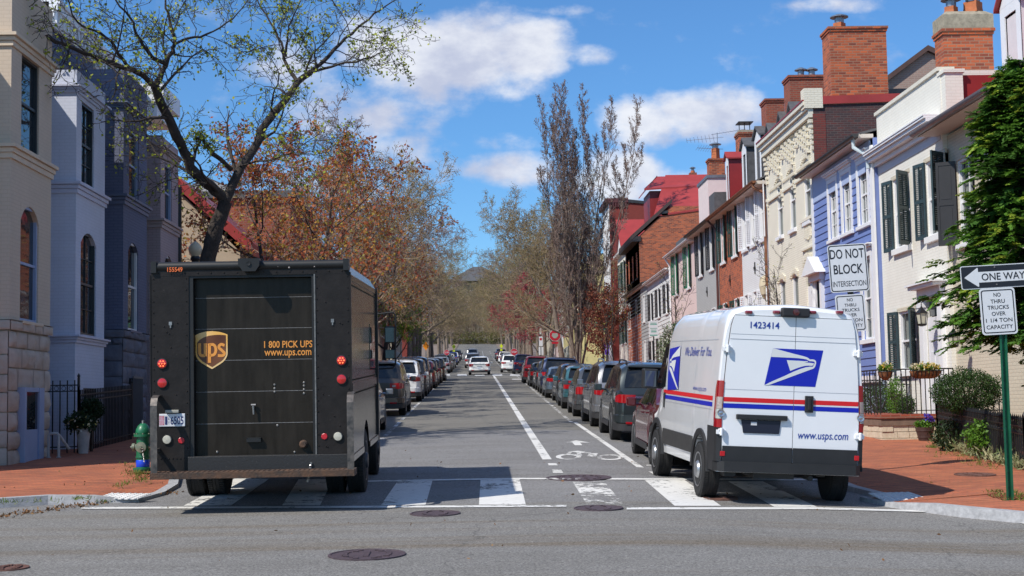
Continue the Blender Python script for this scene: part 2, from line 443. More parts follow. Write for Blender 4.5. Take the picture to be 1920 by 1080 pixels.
# ============================================================ ground, road, pavements
def asphalt_mat():
    m = bpy.data.materials.new('asphalt'); m.use_nodes = True
    nt = m.node_tree; N, L = nt.nodes, nt.links
    b = N['Principled BSDF']; b.inputs['Roughness'].default_value = 0.88
    b.inputs['Specular IOR Level'].default_value = 0.3
    g = N.new('ShaderNodeNewGeometry')
    def tex(scale, det, rough, sc=(1, 1, 1)):
        mp = N.new('ShaderNodeMapping'); mp.inputs['Scale'].default_value = sc; L.new(g.outputs['Position'], mp.inputs[0])
        n = N.new('ShaderNodeTexNoise'); n.inputs['Scale'].default_value = scale; n.inputs['Detail'].default_value = det; n.inputs['Roughness'].default_value = rough
        L.new(mp.outputs[0], n.inputs['Vector']); return n.outputs[0]
    def mix(f, a, c, mode='MIX'):
        x = N.new('ShaderNodeMix'); x.data_type = 'RGBA'; x.blend_type = mode
        for k, v in (('Factor', f), ('A', a), ('B', c)):
            if isinstance(v, tuple): x.inputs[k].default_value = (*v, 1)
            elif isinstance(v, float): x.inputs[k].default_value = v
            else: L.new(v, x.inputs[k])
        return x.outputs['Result']
    def ramp(v, a, c, lo=0.0, hi=1.0):
        x = N.new('ShaderNodeMapRange'); x.interpolation_type = 'SMOOTHSTEP'
        x.inputs['From Min'].default_value = a; x.inputs['From Max'].default_value = c; x.inputs['To Min'].default_value = lo; x.inputs['To Max'].default_value = hi
        L.new(v, x.inputs['Value']); return x.outputs[0]
    s = N.new('ShaderNodeSeparateXYZ'); L.new(g.outputs['Position'], s.inputs[0])
    # crossing (grey), first part of the street (lighter grey), older brown-grey street
    old = ramp(s.outputs[1], 36.6, 36.9)
    crossing = ramp(s.outputs[1], 19.1, 19.3)
    c0 = mix(crossing, (.222, .216, .206), (.232, .230, .233))
    c0 = mix(old, c0, (.195, .187, .170))
    blot = tex(0.55, 6, 0.65, (0.5, 1.6, 1))
    c1 = mix(ramp(blot, .35, .75, 0, .5), c0, (.135, .127, .115))
    band = tex(0.8, 4, 0.6, (0.06, 1.3, 1))
    cs = N.new('ShaderNodeMath'); cs.operation = 'SUBTRACT'; cs.inputs[0].default_value = 1.0; L.new(crossing, cs.inputs[1])
    bf = N.new('ShaderNodeMath'); bf.operation = 'MULTIPLY'; L.new(ramp(band, .48, .66, 0, .8), bf.inputs[0]); L.new(cs.outputs[0], bf.inputs[1])
    c1 = mix(bf.outputs[0], c1, (.165, .135, .100))
    fine = tex(42, 6, 0.85)
    c2 = mix(ramp(fine, .38, .62, 0, 1), (.42, .42, .42), (1.42, 1.41, 1.39))
    c3 = mix(1.0, c1, c2, 'MULTIPLY')
    sp = tex(13, 6, 0.75)
    c3 = mix(ramp(sp, .56, .70, 0, .55), c3, (.34, .335, .33)); c3 = mix(ramp(sp, .44, .32, 0, .5), c3, (.10, .097, .092))
    # long cracks
    wob = N.new('ShaderNodeTexNoise'); wob.inputs['Scale'].default_value = 1.3; wob.inputs['Detail'].default_value = 6
    L.new(g.outputs['Position'], wob.inputs['Vector'])
    va = N.new('ShaderNodeVectorMath'); va.operation = 'MULTIPLY_ADD'; va.inputs[1].default_value = (.9, .9, .9)
    L.new(wob.outputs['Color'], va.inputs[0]); L.new(g.outputs['Position'], va.inputs[2])
    vo = N.new('ShaderNodeTexVoronoi'); vo.feature = 'DISTANCE_TO_EDGE'; vo.inputs['Scale'].default_value = .17
    L.new(va.outputs[0], vo.inputs['Vector'])
    c3 = mix(ramp(vo.outputs['Distance'], .0, .0032, .5, 0), c3, (.06, .058, .056))
    L.new(c3, b.inputs['Base Color'])
    bp = N.new('ShaderNodeBump'); bp.inputs['Strength'].default_value = .55; bp.inputs['Distance'].default_value = .012
    L.new(fine, bp.inputs['Height']); L.new(bp.outputs[0], b.inputs['Normal'])
    return m
def paint_mat(name, wear, col=(.74, .73, .70)):
    """road paint, worn through in patches with a transparent gap to the asphalt below"""
    m = bpy.data.materials.new(name); m.use_nodes = True
    nt = m.node_tree; N, L = nt.nodes, nt.links
    b = N['Principled BSDF']; b.inputs['Roughness'].default_value = .7
    g = N.new('ShaderNodeNewGeometry')
    n = N.new('ShaderNodeTexNoise'); n.inputs['Scale'].default_value = 9; n.inputs['Detail'].default_value = 9; n.inputs['Roughness'].default_value = .75
    L.new(g.outputs['Position'], n.inputs['Vector'])
    n2 = N.new('ShaderNodeTexNoise'); n2.inputs['Scale'].default_value = 1.1; n2.inputs['Detail'].default_value = 3
    L.new(g.outputs['Position'], n2.inputs['Vector'])
    a = N.new('ShaderNodeMath'); a.operation = 'MULTIPLY_ADD'; a.inputs[1].default_value = .7; L.new(n2.outputs[0], a.inputs[0]); L.new(n.outputs[0], a.inputs[2])
    mr = N.new('ShaderNodeMapRange'); mr.inputs['From Min'].default_value = 1.06-wear; mr.inputs['From Max'].default_value = 1.11-wear
    L.new(a.outputs[0], mr.inputs['Value'])
    mx = N.new('ShaderNodeMix'); mx.data_type = 'RGBA'
    mr3 = N.new('ShaderNodeMapRange'); mr3.inputs['From Min'].default_value = .3; mr3.inputs['From Max'].default_value = .7
    L.new(n.outputs[0], mr3.inputs['Value']); L.new(mr3.outputs[0], mx.inputs['Factor'])
    mx.inputs['A'].default_value = (*col, 1); mx.inputs['B'].default_value = (*(c*.78 for c in col), 1)
    L.new(mx.outputs['Result'], b.inputs['Base Color'])
    t = N.new('ShaderNodeBsdfTransparent'); ms = N.new('ShaderNodeMixShader')
    L.new(mr.outputs[0], ms.inputs[0]); L.new(b.outputs[0], ms.inputs[1]); L.new(t.outputs[0], ms.inputs[2])
    L.new(ms.outputs[0], N['Material Output'].inputs[0])
    return m
asphalt = asphalt_mat()
paint = paint_mat('road paint', .12)
paint_worn = paint_mat('worn road paint', .26)
granite = mat('granite kerb', (.36, .36, .37), .8, var=.25, vs=14, bump=.3, bs=60)
concrete = mat('pale concrete', (.50, .47, .41), .9, var=.14, vs=8, bump=.2, bs=50)
paver = brick_mat('brick paving', (.50, .140, .058), (.34, .095, .052), (.20, .105, .06), bw=.205, bh=.10, ms=.007, rough=.9, bump=.35, stain=(.40, .15, .07), flat=True)
earth = mat('earth', (.07, .055, .035), .95, var=.4, vs=3, bump=.4, bs=12)
turf_m = mat('far grass', (.105, .085, .05), .95, var=.4, vs=.4)

# terrain under everything, out to the horizon
mb = MB()
ys = [-60, 0, 60, 135]+list(range(150, 600, 20))+[590, 700, 900, 1400]
pts = [[(x, y, gprof(y)-.35 + (0.02*max(0, abs(x)-60) if y > 0 else 0)) for x in (-900, -300, -60, 0, 60, 300, 900)] for y in ys]
mb.grid(pts, flip=True)
tag(mb.build('ground', turf_m, smooth=True), kind='structure')
mb = MB()
xs = [-80, -30, -10, -5, 0, .5, 1, 1.5, 2, 2.5, 3, 4, 5, 5.6, 8, 30, 80]
ys = [-25, 0, 10, 19.2, 30, 40, 60, 90, 120, 135]+list(range(145, 350, 10))+[350, 380, 412]
mb.grid([[(x, y, gz(x, y)) for x in xs] for y in ys], flip=True)
tag(mb.build('road', asphalt), kind='structure')

SH = .12
def sz(x, y): return gz(x, y)+SH
def sidewalk(line, far, hs):
    """kerb and brick pavement behind the kerb line (list of xy); far = remaining corners; hs = kerb height per point"""
    n = len(line); L2 = [Vector(p) for p in line]
    def off(d):
        out = []
        for i in range(n):
            t = (L2[min(i+1, n-1)]-L2[max(i-1, 0)]).normalized()
            nr = Vector((-t.y, t.x))
            if nr.dot(side(i)) < 0: nr = -nr
            out.append(L2[i]+nr*d)
        return out
    cen = Vector((sum(p[0] for p in far)/len(far), sum(p[1] for p in far)/len(far)))
    def side(i): return cen-L2[i]
    a1, a2, a3 = off(.02), off(.17), off(1.7)
    k = MB()
    k.grid([[(*p, gz(*p)-.05) for p in L2], [(*p, gz(*p)+h) for p, h in zip(a1, hs)], [(*p, gz(*p)+h) for p, h in zip(a2, hs)]], flip=cen.x > 0)
    # joints between kerb stones are cut by thin dark gaps
    ko = k.build('kerb', granite)
    tag(ko, kind='structure')
    b = MB()
    b.grid([[(*p, gz(*p)+h-.002) for p, h in zip(a2, hs)], [(*p, sz(*p)) for p in a3]], flip=cen.x > 0)
    b.face([(*p, sz(*p)) for p in (a3 if cen.x < 0 else a3[::-1])][::-1] + ([(x, y, sz(x, y)) for x, y in far] if cen.x < 0 else [(x, y, sz(x, y)) for x, y in far]))
    tag(b.build('sidewalk', paver), kind='structure')
def px_line(pts): return [onG(*p) for p in pts]
left_line = [(-80, 19.6)]+px_line([(-60, 958), (0, 953), (90, 947), (175, 945), (262, 942), (312, 928), (336, 914)])
xl = -4.95
left_line += [(xl, 24.3), (xl, 30), (xl, 45), (xl, 70), (xl, 100), (xl, 118)]
left_h = [.13, .13, .13, .13, .11, .05, .05, .06, .08, .13, .13, .13, .13, .13]
sidewalk(left_line, [(-80, 118)], left_h)
xr = 5.45
right_line = [(80, 17.2)]+px_line([(1990, 990), (1900, 980), (1800, 970), (1740, 962), (1660, 950), (1610, 938)])
right_line += [(5.75, 20.3), (xr+.05, 21.6), (xr, 24), (xr, 30), (xr, 45), (xr, 70), (xr, 100), (xr, 118)]
right_h = [.13, .13, .13, .13, .12, .06, .05, .05, .08, .13, .13, .13, .13, .13, .13]
sidewalk(right_line, [(80, 118)], right_h)
for (xa, xb) in ((-80, -5.0), (5.5, 80)):
    b = MB(); ys2 = [137]+list(range(150, 350, 20))+[350, 412]
    xi = xa if xa == 5.5 else xb
    b.grid([[(x, y, gprof(y)+cross(xi)+.12) for x in (xa, xb)] for y in ys2], flip=True)
    b.face([(xa, 137, gprof(137)+cross(xi)+.12), (xb, 137, gprof(137)+cross(xi)+.12), (xb, 137, gprof(137)-.4), (xa, 137, gprof(137)-.4)])
    b.grid([[(xi, y, gprof(y)+cross(xi)+.12) for y in ys2], [(xi, y, gprof(y)-.4) for y in ys2]], flip=xa < 0)
    tag(b.build('sidewalk', mat('brown grey far pavement', (.20, .155, .125), .9, var=.2, vs=1)), kind='structure')

# painted markings, about 5 mm above the asphalt
def gp(px, py, h=.005):
    x, y = onG(px, py); return (x, y, gz(x, y)+h)
def marking(polys, m=paint, h=.005, name='road_marking'):
    mb = MB()
    for p in polys:
        q = [gp(*a, h) for a in p]
        ar = sum(q[i][0]*q[(i+1) % len(q)][1]-q[(i+1) % len(q)][0]*q[i][1] for i in range(len(q)))
        mb.face(q if ar > 0 else q[::-1])
    return tag(mb.build(name, m), kind='structure')
def split(p, n=6):
    """cut a quadrilateral (tl, tr, br, bl) into n strips so it follows the camber"""
    (tl, tr, br, bl) = [Vector(a) for a in p]
    return [[tl.lerp(tr, i/n), tl.lerp(tr, (i+1)/n), bl.lerp(br, (i+1)/n), bl.lerp(br, i/n)] for i in range(n)]
marking(split([(746, 902), (811, 901), (798, 947), (714, 948)], 3)+split([(901, 899), (974, 898), (986, 947), (898, 947)], 3)
        + split([(1209, 901), (1283, 900), (1352, 949), (1265, 949)], 4)+split([(1365, 903), (1430, 903), (1532, 951), (1452, 951)], 4)
        + split([(440, 898), (505, 898), (434, 948), (344, 949)], 3)+split([(560, 899), (625, 899), (600, 948), (529, 948)], 3), name='crosswalk')
marking(split([(1072, 901), (1131, 901), (1169, 946), (1100, 946)], 4), paint_worn, name='crosswalk')
marking(split([(660, 902.5), (960, 897), (960, 899.5), (660, 905)], 4)+split([(960, 897), (1645, 899), (1650, 902), (960, 899.5)], 10)
        + split([(152, 952), (1062, 948), (1062, 951.5), (152, 955.5)], 8)+split([(1175, 952.5), (1530, 952), (1530, 956), (1175, 956.5)], 8)
        + split([(1530, 952), (1748, 958.5), (1750, 961.5), (1530, 956)], 4), h=.009)
marking(split([(1826, 963), (1845, 963.5), (1960, 985), (1960, 992)], 3), h=.01)
def stripe(x0, x1, y0, y1, m=paint, w=.075):
    mb = MB(); n = 40
    A = []; B = []
    for i in range(n+1):
        y = y0+(y1-y0)*i/n; x = x0+(x1-x0)*i/n
        A.append((x-w, y, gz(x-w, y)+.006)); B.append((x+w, y, gz(x+w, y)+.006))
    mb.grid([A, B]); return tag(mb.build('road_marking', m), kind='structure')
xa, ya = onG(1026, 862); xb, yb = onG(926, 705)
stripe(xa, xb, ya, yb, w=.085)
xa, ya = onG(1201, 877); xb, yb = onG(1078, 792)
stripe(xa, xb, ya, yb, w=.06)
xc, yc = onG(968, 704); stripe(xb-.10, xc, yb, yc, paint_worn, w=.055)
xa, ya = onG(714, 826); xb, yb = onG(832, 710)
stripe(xa, xb, ya, yb, paint_worn, w=.055)
stripe(-2.75, -2.75, 138, 330, paint_worn); stripe(1.3, 1.3, 138, 330, paint_worn); stripe(3.0, 3.0, 138, 330, paint_worn, .05)
marking([[(1027, 869), (1043, 869), (1046, 873), (1029, 873)], [(1035, 881), (1052, 881), (1056, 887), (1037, 887)],
         [(1216, 884.5), (1228, 885), (1240, 893), (1232, 893)], [(1212, 872), (1340, 872), (1340, 873.5), (1212, 873.5)]])
# bicycle symbol and arrow
def ring(cx, cy, rx, ry, w):
    out = []
    n = 24
    for i in range(n):
        a, b = 2*PI*i/n, 2*PI*(i+1)/n
        f = lambda t, k: (cx+rx*k*math.cos(t), cy+ry*k*math.sin(t))
        out.append([f(a, 1), f(b, 1), f(b, w), f(a, w)])
    return out
marking(ring(1066, 857, 24, 5.2, .60)+ring(1144, 858, 25, 5.2, .64)
        + [[(1067, 847.5), (1085, 845.5), (1108, 849.5), (1108, 851.5), (1086, 849)], [(1080, 848.5), (1088, 847.5), (1092, 855), (1084, 855)],
           [(1104, 850.5), (1121, 850.5), (1117, 858.5), (1100, 858)], [(1066, 848), (1074, 847), (1068, 853), (1060, 853)]], paint_mat('faded symbol paint', .19), h=.007)
marking([[(1080, 826.2), (1107, 830.5), (1060, 830)], [(1073, 830), (1087, 829.8), (1092, 835.5), (1078, 835.5)]], h=.007)
marking([[(a, 701.5), (a+17, 701.5), (a+18, 704.8), (a-1, 704.8)] for a in (826, 858, 891, 924, 957)]
        + [[(960, 710.5), (985, 710.5), (986, 712), (960, 712)]], h=.01, name='crosswalk')

# tactile ramps
tact = mat('tactile pad', (.62, .61, .60), .85, var=.10, vs=10, bump=.4, bs=70)
for q in ([(208, 924.5), (283, 925.5), (258, 935), (174, 935)], [(1627, 924), (1705, 922.5), (1743, 935), (1660, 940)]):
    P4 = []
    for i_, a in enumerate(q):
        x, y = onG(*a, h=.116 if i_ < 2 else .062); P4.append(Vector((x, y, 0)))
    t = MB()
    zc = max(gz(p.x, p.y) for p in P4)
    top = [Vector((p.x, p.y, gz(p.x, p.y)+(.116 if i_ < 2 else .062))) for i_, p in enumerate(P4)]
    t.prism(top, (0, 0, -.012))
    for i in range(7):
        for j in range(7):
            u, v = (i+.5)/7, (j+.5)/7
            c = top[0].lerp(top[1], u).lerp(top[3].lerp(top[2], u), v)
            t.lathe(c-Vector((0, 0, .002)), [(.03, 0), (.02, .012)], 6)
    tag(t.build('tactile_paving', tact), kind='structure')

# manhole covers
iron_rust = mat('rusty cast iron', (.068, .046, .054), .7, var=.35, vs=12, bump=.3, bs=50)
iron_brown = mat('brown cast iron', (.13, .06, .045), .75, var=.35, vs=10, bump=.3, bs=50)
for (px, py, rp, mt, lab, walk) in (
        (688, 1041, 72, iron_rust, 'largest round iron manhole cover in the open foreground of the crossing street', 0),
        (816, 963.5, 47, iron_rust, 'round iron manhole cover just outside the crosswalk near the brown truck', 0),
        (1085, 896.5, 61, iron_rust, 'wide round iron manhole cover on the upper crosswalk line below the bicycle symbol', 0),
        (1122, 953.5, 46, iron_rust, 'round dark iron manhole cover interrupting the lower crosswalk line', 0),
        (1340, 934.5, 43, iron_brown, 'rusty iron drain cover on the crosswalk under the rear wheel of the white van', 0),
        (18, 1066, 35, iron_brown, 'round iron manhole cover cut by the bottom left corner of the photo', 0),
        (1828, 890.5, 38, iron_brown, 'brown round utility cover set into the right brick pavement', 1)):
    x, y = onG(px, py, SH if walk else 0); z = (sz if walk else gz)(x, y)
    r = rp/2700*y*1.0
    o = MB(); c = Vector((0, 0, 0))
    o.lathe(c, [(r, -.03), (r, .008), (r*.93, .009), (r*.92, .002), (r*.9, .002)], 40)
    for k in range(-5, 6):
        if abs(k) > 4.6: continue
        w = math.sqrt(max(0, .85**2-(k*.18)**2))*r
        nseg = max(2, int(w/(.09)))
        for j in range(nseg):
            xx = -w+2*w*(j+.5)/nseg
            o.box(xx-.026, xx+.026, k*.18*r-.028, k*.18*r+.028, -.002, .014)
    ob = o.build('manhole_cover', mt, loc=(0, 0, 0), smooth=False)
    ob.location = (x, y, z+.006); ob.rotation_euler = (math.atan(.037), 0, 0)
    tag(ob, lab, 'manhole cover', 'manhole covers in the road' if not walk else None)
# ============================================================ vehicles
def lerp_list(tab, y):
    if y <= tab[0][0]: return tab[0][1]
    for (a, b), (c, d) in zip(tab, tab[1:]):
        if y <= c:
            t = (y-a)/(c-a) if c > a else 1
            return b+(d-b)*t
    return tab[-1][1]
def wheel_parts(parent, x, y, z, r, w, rim_m, outer, spokes=10, steel=False, hub=None):
    """tyre with tread and a rim of its own; outer = +1 / -1 is the side that shows"""
    t = MB(); n = 36
    x0, x1 = x-w/2, x+w/2
    prof = [(r*.62, 0), (r*.68, .004), (r*.9, -.004), (r*.965, .012), (r, .035), (r, w*.28), (r*.985, w*.30), (r, w*.32), (r, w*.48), (r*.985, w*.5), (r, w*.52), (r, w*.68), (r*.985, w*.7), (r, w*.72), (r, w-.035), (r*.965, w-.012), (r*.9, w+.004), (r*.68, w-.004), (r*.62, w)]
    t.lathe((x0, y, z), prof, n, axis=(1, 0, 0))
    # tread blocks
    for k in range(n*2):
        a = 2*PI*k/(n*2)
        for s_ in (0.17, .83):
            c = Vector((x0+w*s_, y+math.cos(a)*r, z+math.sin(a)*r))
            t.obox(c, (w*.13, 0, 0), (0, -math.sin(a)*.012, math.cos(a)*.012), (0, math.cos(a)*.006, math.sin(a)*.006))
    o = t.build('wheel', rubber, parent, smooth=True)
    q = MB(); xo = x1 if outer > 0 else x0; d = outer
    rr = r*.64
    q.lathe((xo, y, z), [(rr, -.02*1), (rr, .006), (rr*.92, .0), (rr*.86, -.05), (rr*.3, -.05), (.0, -.05)] if d > 0 else [(0, .05), (rr*.3, .05), (rr*.86, .05), (rr*.92, 0), (rr, -.006), (rr, .02)], 28, axis=(1, 0, 0))
    if steel:
        hub_p = [(.13, -.05), (.125, .0), (.10, .03), (0.03, .035)]
        q.lathe((xo, y, z), [(a, b) for a, b in hub_p] if d > 0 else [(a, -b) for a, b in hub_p[::-1]], 18, axis=(1, 0, 0))
        for k in range(8):
            a = 2*PI*k/8
            q.obox((xo-d*.03, y+math.cos(a)*rr*.68, z+math.sin(a)*rr*.68), (.022, 0, 0), (0, -math.sin(a)*.03, math.cos(a)*.03), (0, math.cos(a)*.028, math.sin(a)*.028))
    else:
        for k in range(spokes):
            a = 2*PI*k/spokes
            q.obox((xo-d*.022, y+math.cos(a)*rr*.5, z+math.sin(a)*rr*.5), (.02, 0, 0), (0, -math.sin(a)*.022, math.cos(a)*.022), (0, math.cos(a)*rr*.42, math.sin(a)*rr*.42))
        q.lathe((xo-d*.03, y, z), [(.07, -.03), (.065, .02), (0.01, .03)], 14, axis=(d, 0, 0))
    q.build('rim', rim_m, o, smooth=True)
    return o
rim_silver = mat('silver wheel', (.42, .43, .44), .35, metal=.8, var=.1)
rim_dark = mat('dark wheel', (.06, .06, .065), .4, metal=.6)
black_plastic = mat('black plastic', (.018, .018, .019), .55, var=.15, vs=8)
chrome = mat('chrome', (.6, .6, .62), .15, metal=1)
lamp_red = mat('tail lamp red', (.33, .006, .010), .12, coat=1, var=.12, vs=30)
lamp_red_lit = mat('lit brake lamp', (.95, .06, .03), .2, emit=.75)
lamp_clear = mat('clear lamp', (.55, .53, .50), .1, metal=.3, coat=1, var=.25, vs=40)
lamp_amber = mat('pink clear lamp', (.46, .36, .33), .15, metal=.2, coat=1, var=.25, vs=40)

# ------------------------------------------------------------ the brown step van
TY = 18.7
tx0, _ = onY(286, 700, TY); tx1, _ = onY(659, 700, TY)
txc = (tx0+tx1)/2; tzg = gz(txc, TY)
def U(px, py, dy=0.0):
    x, z = onY(px, py, TY+dy); return x-txc, z-tzg
tr_body = mat('brown black truck paint', (.0195, .0165, .0155), .42, var=.30, vs=5, bump=.12, bs=30, spec=.22, detail=9, speck=((.11, .105, .10), 22, .69))
tr_door = mat('dark brown roller door', (.0115, .0080, .0048), .36, col2=(.027, .0215, .016), vs=3, detail=10, spec=.25, stretch=(3.2, 1, .5), bump=.10, bs=9, speck=((.09, .085, .08), 30, .71))
tr_side = mat('brown truck side', (.016, .012, .0095), .16, var=.25, vs=4, bump=.10, bs=3, spec=.6)
tr_black = mat('truck black', (.010, .010, .010), .5, var=.3, vs=9)
tr_scuff = mat('scuffed black steel', (.022, .021, .021), .5, col2=(.10, .095, .09), vs=38, detail=12, bump=.2)
_cr = tr_scuff.node_tree.nodes
for n_ in _cr:
    if n_.type == 'MAP_RANGE': n_.inputs['From Min'].default_value = .62; n_.inputs['From Max'].default_value = .74
tr_rust = mat('rusty step', (.030, .026, .024), .85, col2=(.13, .065, .035), vs=7, detail=10, bump=.5, bs=40)
gold = mat('orange gold lettering', (.75, .30, .055), .5, var=.08, vs=8)
gold_pale = mat('shield gold', (.82, .42, .07), .42, col2=(.85, .60, .30), vs=2.5, detail=1)
shield_br = mat('shield brown', (.085, .022, .006), .4, col2=(.20, .075, .03), vs=2.5, detail=1)
tr = thing('delivery_truck', 'dark brown parcel delivery truck with a gold shield on its rear roller door', 'truck', (txc, TY, tzg), rot=(math.atan(.037), 0, 0), local=True)
HW = (tx1-tx0)/2
_, ztop = U(470, 500); _, zbot = U(470, 889)
xdl, _ = U(357, 700); xdr, _ = U(592, 700)
_, zdt = U(470, 517); _, zdb = U(470, 856)
b = MB(); FB = 4.75
zs_ = .62
# side walls, roof, floor, front bulkhead of the box
def side_wall(sx):
    # wheel arch cut from the lower edge
    ya, ra = 2.45, .56
    ysx = [0, 1.0, 1.5, ya-ra] + [ya-ra*math.cos(PI*k/14) for k in range(1, 14)] + [ya+ra, 3.6, FB]
    lo = []
    for y in ysx:
        d = abs(y-ya)
        lo.append(max(zs_, .48+math.sqrt(max(0, ra*ra-d*d))) if d < ra else zs_)
    for i in range(len(ysx)-1):
        q = [(sx*HW, ysx[i], lo[i]), (sx*HW, ysx[i+1], lo[i+1]), (sx*HW, ysx[i+1], ztop-.12), (sx*HW, ysx[i], ztop-.12)]
        b.face(q if sx > 0 else q[::-1])
        q = [(sx*(HW-.28), ysx[i], lo[i]), (sx*(HW-.28), ysx[i+1], lo[i+1]), (sx*HW, ysx[i+1], lo[i+1]), (sx*HW, ysx[i], lo[i])]
        b.face(q if sx > 0 else q[::-1])
    b.face([(sx*HW, 0, ztop-.12), (sx*HW, FB, ztop-.12), (sx*(HW-.1), FB, ztop+.04), (sx*(HW-.1), 0, ztop+.04)][::1 if sx > 0 else -1])
    # belt rail and lower rub rail
    for (z0, z1, d) in ((1.52, 1.62, .018), (zs_-.01, zs_+.07, .015), (ztop-.2, ztop-.13, .012)):
        if z0 < 1: b.box(sx*HW, sx*(HW+d), 0.02, ya-ra-.02, z0, z1); b.box(sx*HW, sx*(HW+d), ya+ra+.02, FB, z0, z1)
        else: b.box(sx*HW, sx*(HW+d), 0.02, FB, z0, z1)
    for k in range(26):
        y = .12+k*.18
        for z in (ztop-.26, 1.48, 1.66):
            b.obox((sx*(HW+.004), y, z), (.006, 0, 0), (0, .011, 0), (0, 0, .011))
for sx in (-1, 1): side_wall(sx)
b.face([(-HW+.1, 0, ztop+.04), (HW-.1, 0, ztop+.04), (HW-.1, FB, ztop+.04), (-HW+.1, FB, ztop+.04)])
b.face([(-HW, FB, zs_), (HW, FB, zs_), (HW, FB, ztop-.12), (HW-.1, FB, ztop+.04), (-HW+.1, FB, ztop+.04), (-HW, FB, ztop-.12)][::-1])
b.box(-HW+.3, HW-.3, .1, FB, .5, .62)
b.build('body', tr_side, tr)
# rear frame: two riveted panels and a header around the recessed door
q = MB()
for (xa, xb, s_) in ((-HW, xdl, 1), (xdr, HW, -1)):
    q.box(xa, xb, -.012, .10, zbot, zdt+.005)
    for z in np.arange(zbot+.06, zdt, .145):
        for x in (xa+.035, xb-.03): q.lathe((x, -.012, z), [(.011, 0), (.006, .008)], 6, axis=(0, -1, 0))
    rr_ = random.Random(int(s_)+5)
    for k in range(9): q.lathe((rr_.uniform(xa+.08, xb-.08), -.012, rr_.uniform(zbot+.1, zdt-.2)), [(.012, 0), (.006, .008)], 6, axis=(0, -1, 0))
    for x in np.linspace(xa+.07, xb-.07, 8):
        q.lathe((x, -.012, zbot+.22), [(.011, 0), (.006, .008)], 6, axis=(0, -1, 0))
q.prism([(-HW, -.014, zdt), (HW, -.014, zdt), (HW, -.014, ztop-.10), (HW-.06, -.014, ztop), (-HW+.06, -.014, ztop), (-HW, -.014, ztop-.10)], (0, .12, 0))
for x in np.linspace(-HW+.1, HW-.1, 15): q.lathe((x, -.014, zdt+.035), [(.012, 0), (.006, .008)], 6, axis=(0, -1, 0))
q.box(-HW-.012, -HW, -.02, .05, zbot, ztop-.1); q.box(HW, HW+.012, -.02, .05, zbot, ztop-.1)
q.build('rear_panel', tr_body, tr)
# door surround and roller door
q = MB()
q.box(xdl, xdl+.055, .0, .14, zdb, zdt); q.box(xdr-.035, xdr, -.0, .14, zdb, zdt); q.box(xdl+.055, xdr-.035, .0, .14, zdt-.03, zdt)
q.build('door_frame', tr_black, tr)
q = MB(); q.box(xdr-.004, xdr+.014, -.022, .0, zdb, zdt); q.build('door_edge_strip', mat('worn alloy strip', (.20, .19, .18), .45, metal=.5, var=.3, vs=20), tr)
DY = .115
lines = [U(470, p)[1] for p in (558, 616, 675, 734, 794)]
zz = [zdb]+lines[::-1]+[zdt-.03]
q = MB()
for a, c in zip(zz, zz[1:]):
    q.box(xdl+.055, xdr-.035, DY, DY+.05, a+.004, c-.004)
door = q.build('roller_door', tr_door, tr, bevel=.004)
q = MB()
for z in lines: q.box(xdl+.06, xdr-.04, DY-.002, DY+.03, z-.0035, z+.0035)
q.build('door_seam', mat('pale rubber seam', (.17, .165, .16), .6, var=.3, vs=30), door)
# shield: gold outline, brown field, lower-case letters
def UD(px, py): 
    x, z = onY(px, py, TY+DY); return x-txc, z-tzg
def P_s(a, b_):            # pixel of the 1080 crop of (355..445, 610..700)
    return UD(355+a/12, 610+b_/12)
outl = [(168, 235), (260, 190), (390, 155), (540, 142), (690, 158), (800, 185), (884, 218), (884, 640), (872, 700), (835, 775), (780, 835), (700, 890), (535, 992), (370, 900), (290, 850), (225, 785), (185, 720), (168, 660)]
field = [(205, 400), (260, 340), (350, 285), (470, 245), (600, 228), (720, 224), (848, 234), (848, 640), (835, 690), (800, 755), (745, 810), (670, 858), (535, 945), (400, 868), (315, 815), (255, 755), (215, 695), (205, 650)]
q = MB(); q.face([(P_s(*p)[0], DY-.0035, P_s(*p)[1]) for p in outl][::-1]); q2 = MB()
sh = q.build('shield', gold_pale, door)
q2.face([(P_s(*p)[0], DY-.006, P_s(*p)[1]) for p in field][::-1]); q2.build('shield_field', shield_br, door)
q = MB()
def stroke(pts, w):
    """bold stroke of constant width drawn along pts (crop pixels)"""
    v = [Vector(p) for p in pts]; L_ = []; R_ = []
    for i, p in enumerate(v):
        t = (v[min(i+1, len(v)-1)]-v[max(i-1, 0)]).normalized(); nn = Vector((-t.y, t.x))*w/2
        L_.append(p+nn); R_.append(p-nn)
    for i in range(len(v)-1):
        f = [L_[i], L_[i+1], R_[i+1], R_[i]]
        q.face([(P_s(*a)[0], DY-.0085, P_s(*a)[1]) for a in f])
def arc(cx, cy, rx, ry, a0, a1, n=12): return [(cx+rx*math.cos(R(a0+(a1-a0)*i/n)), cy+ry*math.sin(R(a0+(a1-a0)*i/n))) for i in range(n+1)]
stroke([(260, 415), (260, 560)]+arc(318, 620, 58, 72, 180, 90)+[(385, 690)], 64)
stroke([(385, 415), (385, 705)], 64)
stroke([(478, 420), (478, 852)], 70)
stroke([(478, 445)]+arc(545, 560, 78, 120, -90, 90, 16)+[(478, 690)], 62)
stroke([(820, 460)]+arc(752, 500, 60, 62, -50, -200, 8)+[(745, 560), (790, 605)]+arc(752, 640, 62, 52, -15, 90, 8)+[(668, 690)], 62)
q.build('shield_letters', gold, door)
q = MB()
x0, z0 = UD(497, 653.5); x1, z1 = UD(587, 639)
put_text(q, '1 800 PICK UPS', (x0, DY-.004, z0), (x1-x0, 0, .018*(x1-x0)*0), (0, 0, z1-z0), bold=.014)
x0, z0 = UD(497.5, 672.5); x1, z1 = UD(585, 657)
put_text(q, 'www.ups.com', (x0, DY-.003, z0), (x1-x0, 0, 0), (0, 0, z1-z0), bold=.010)
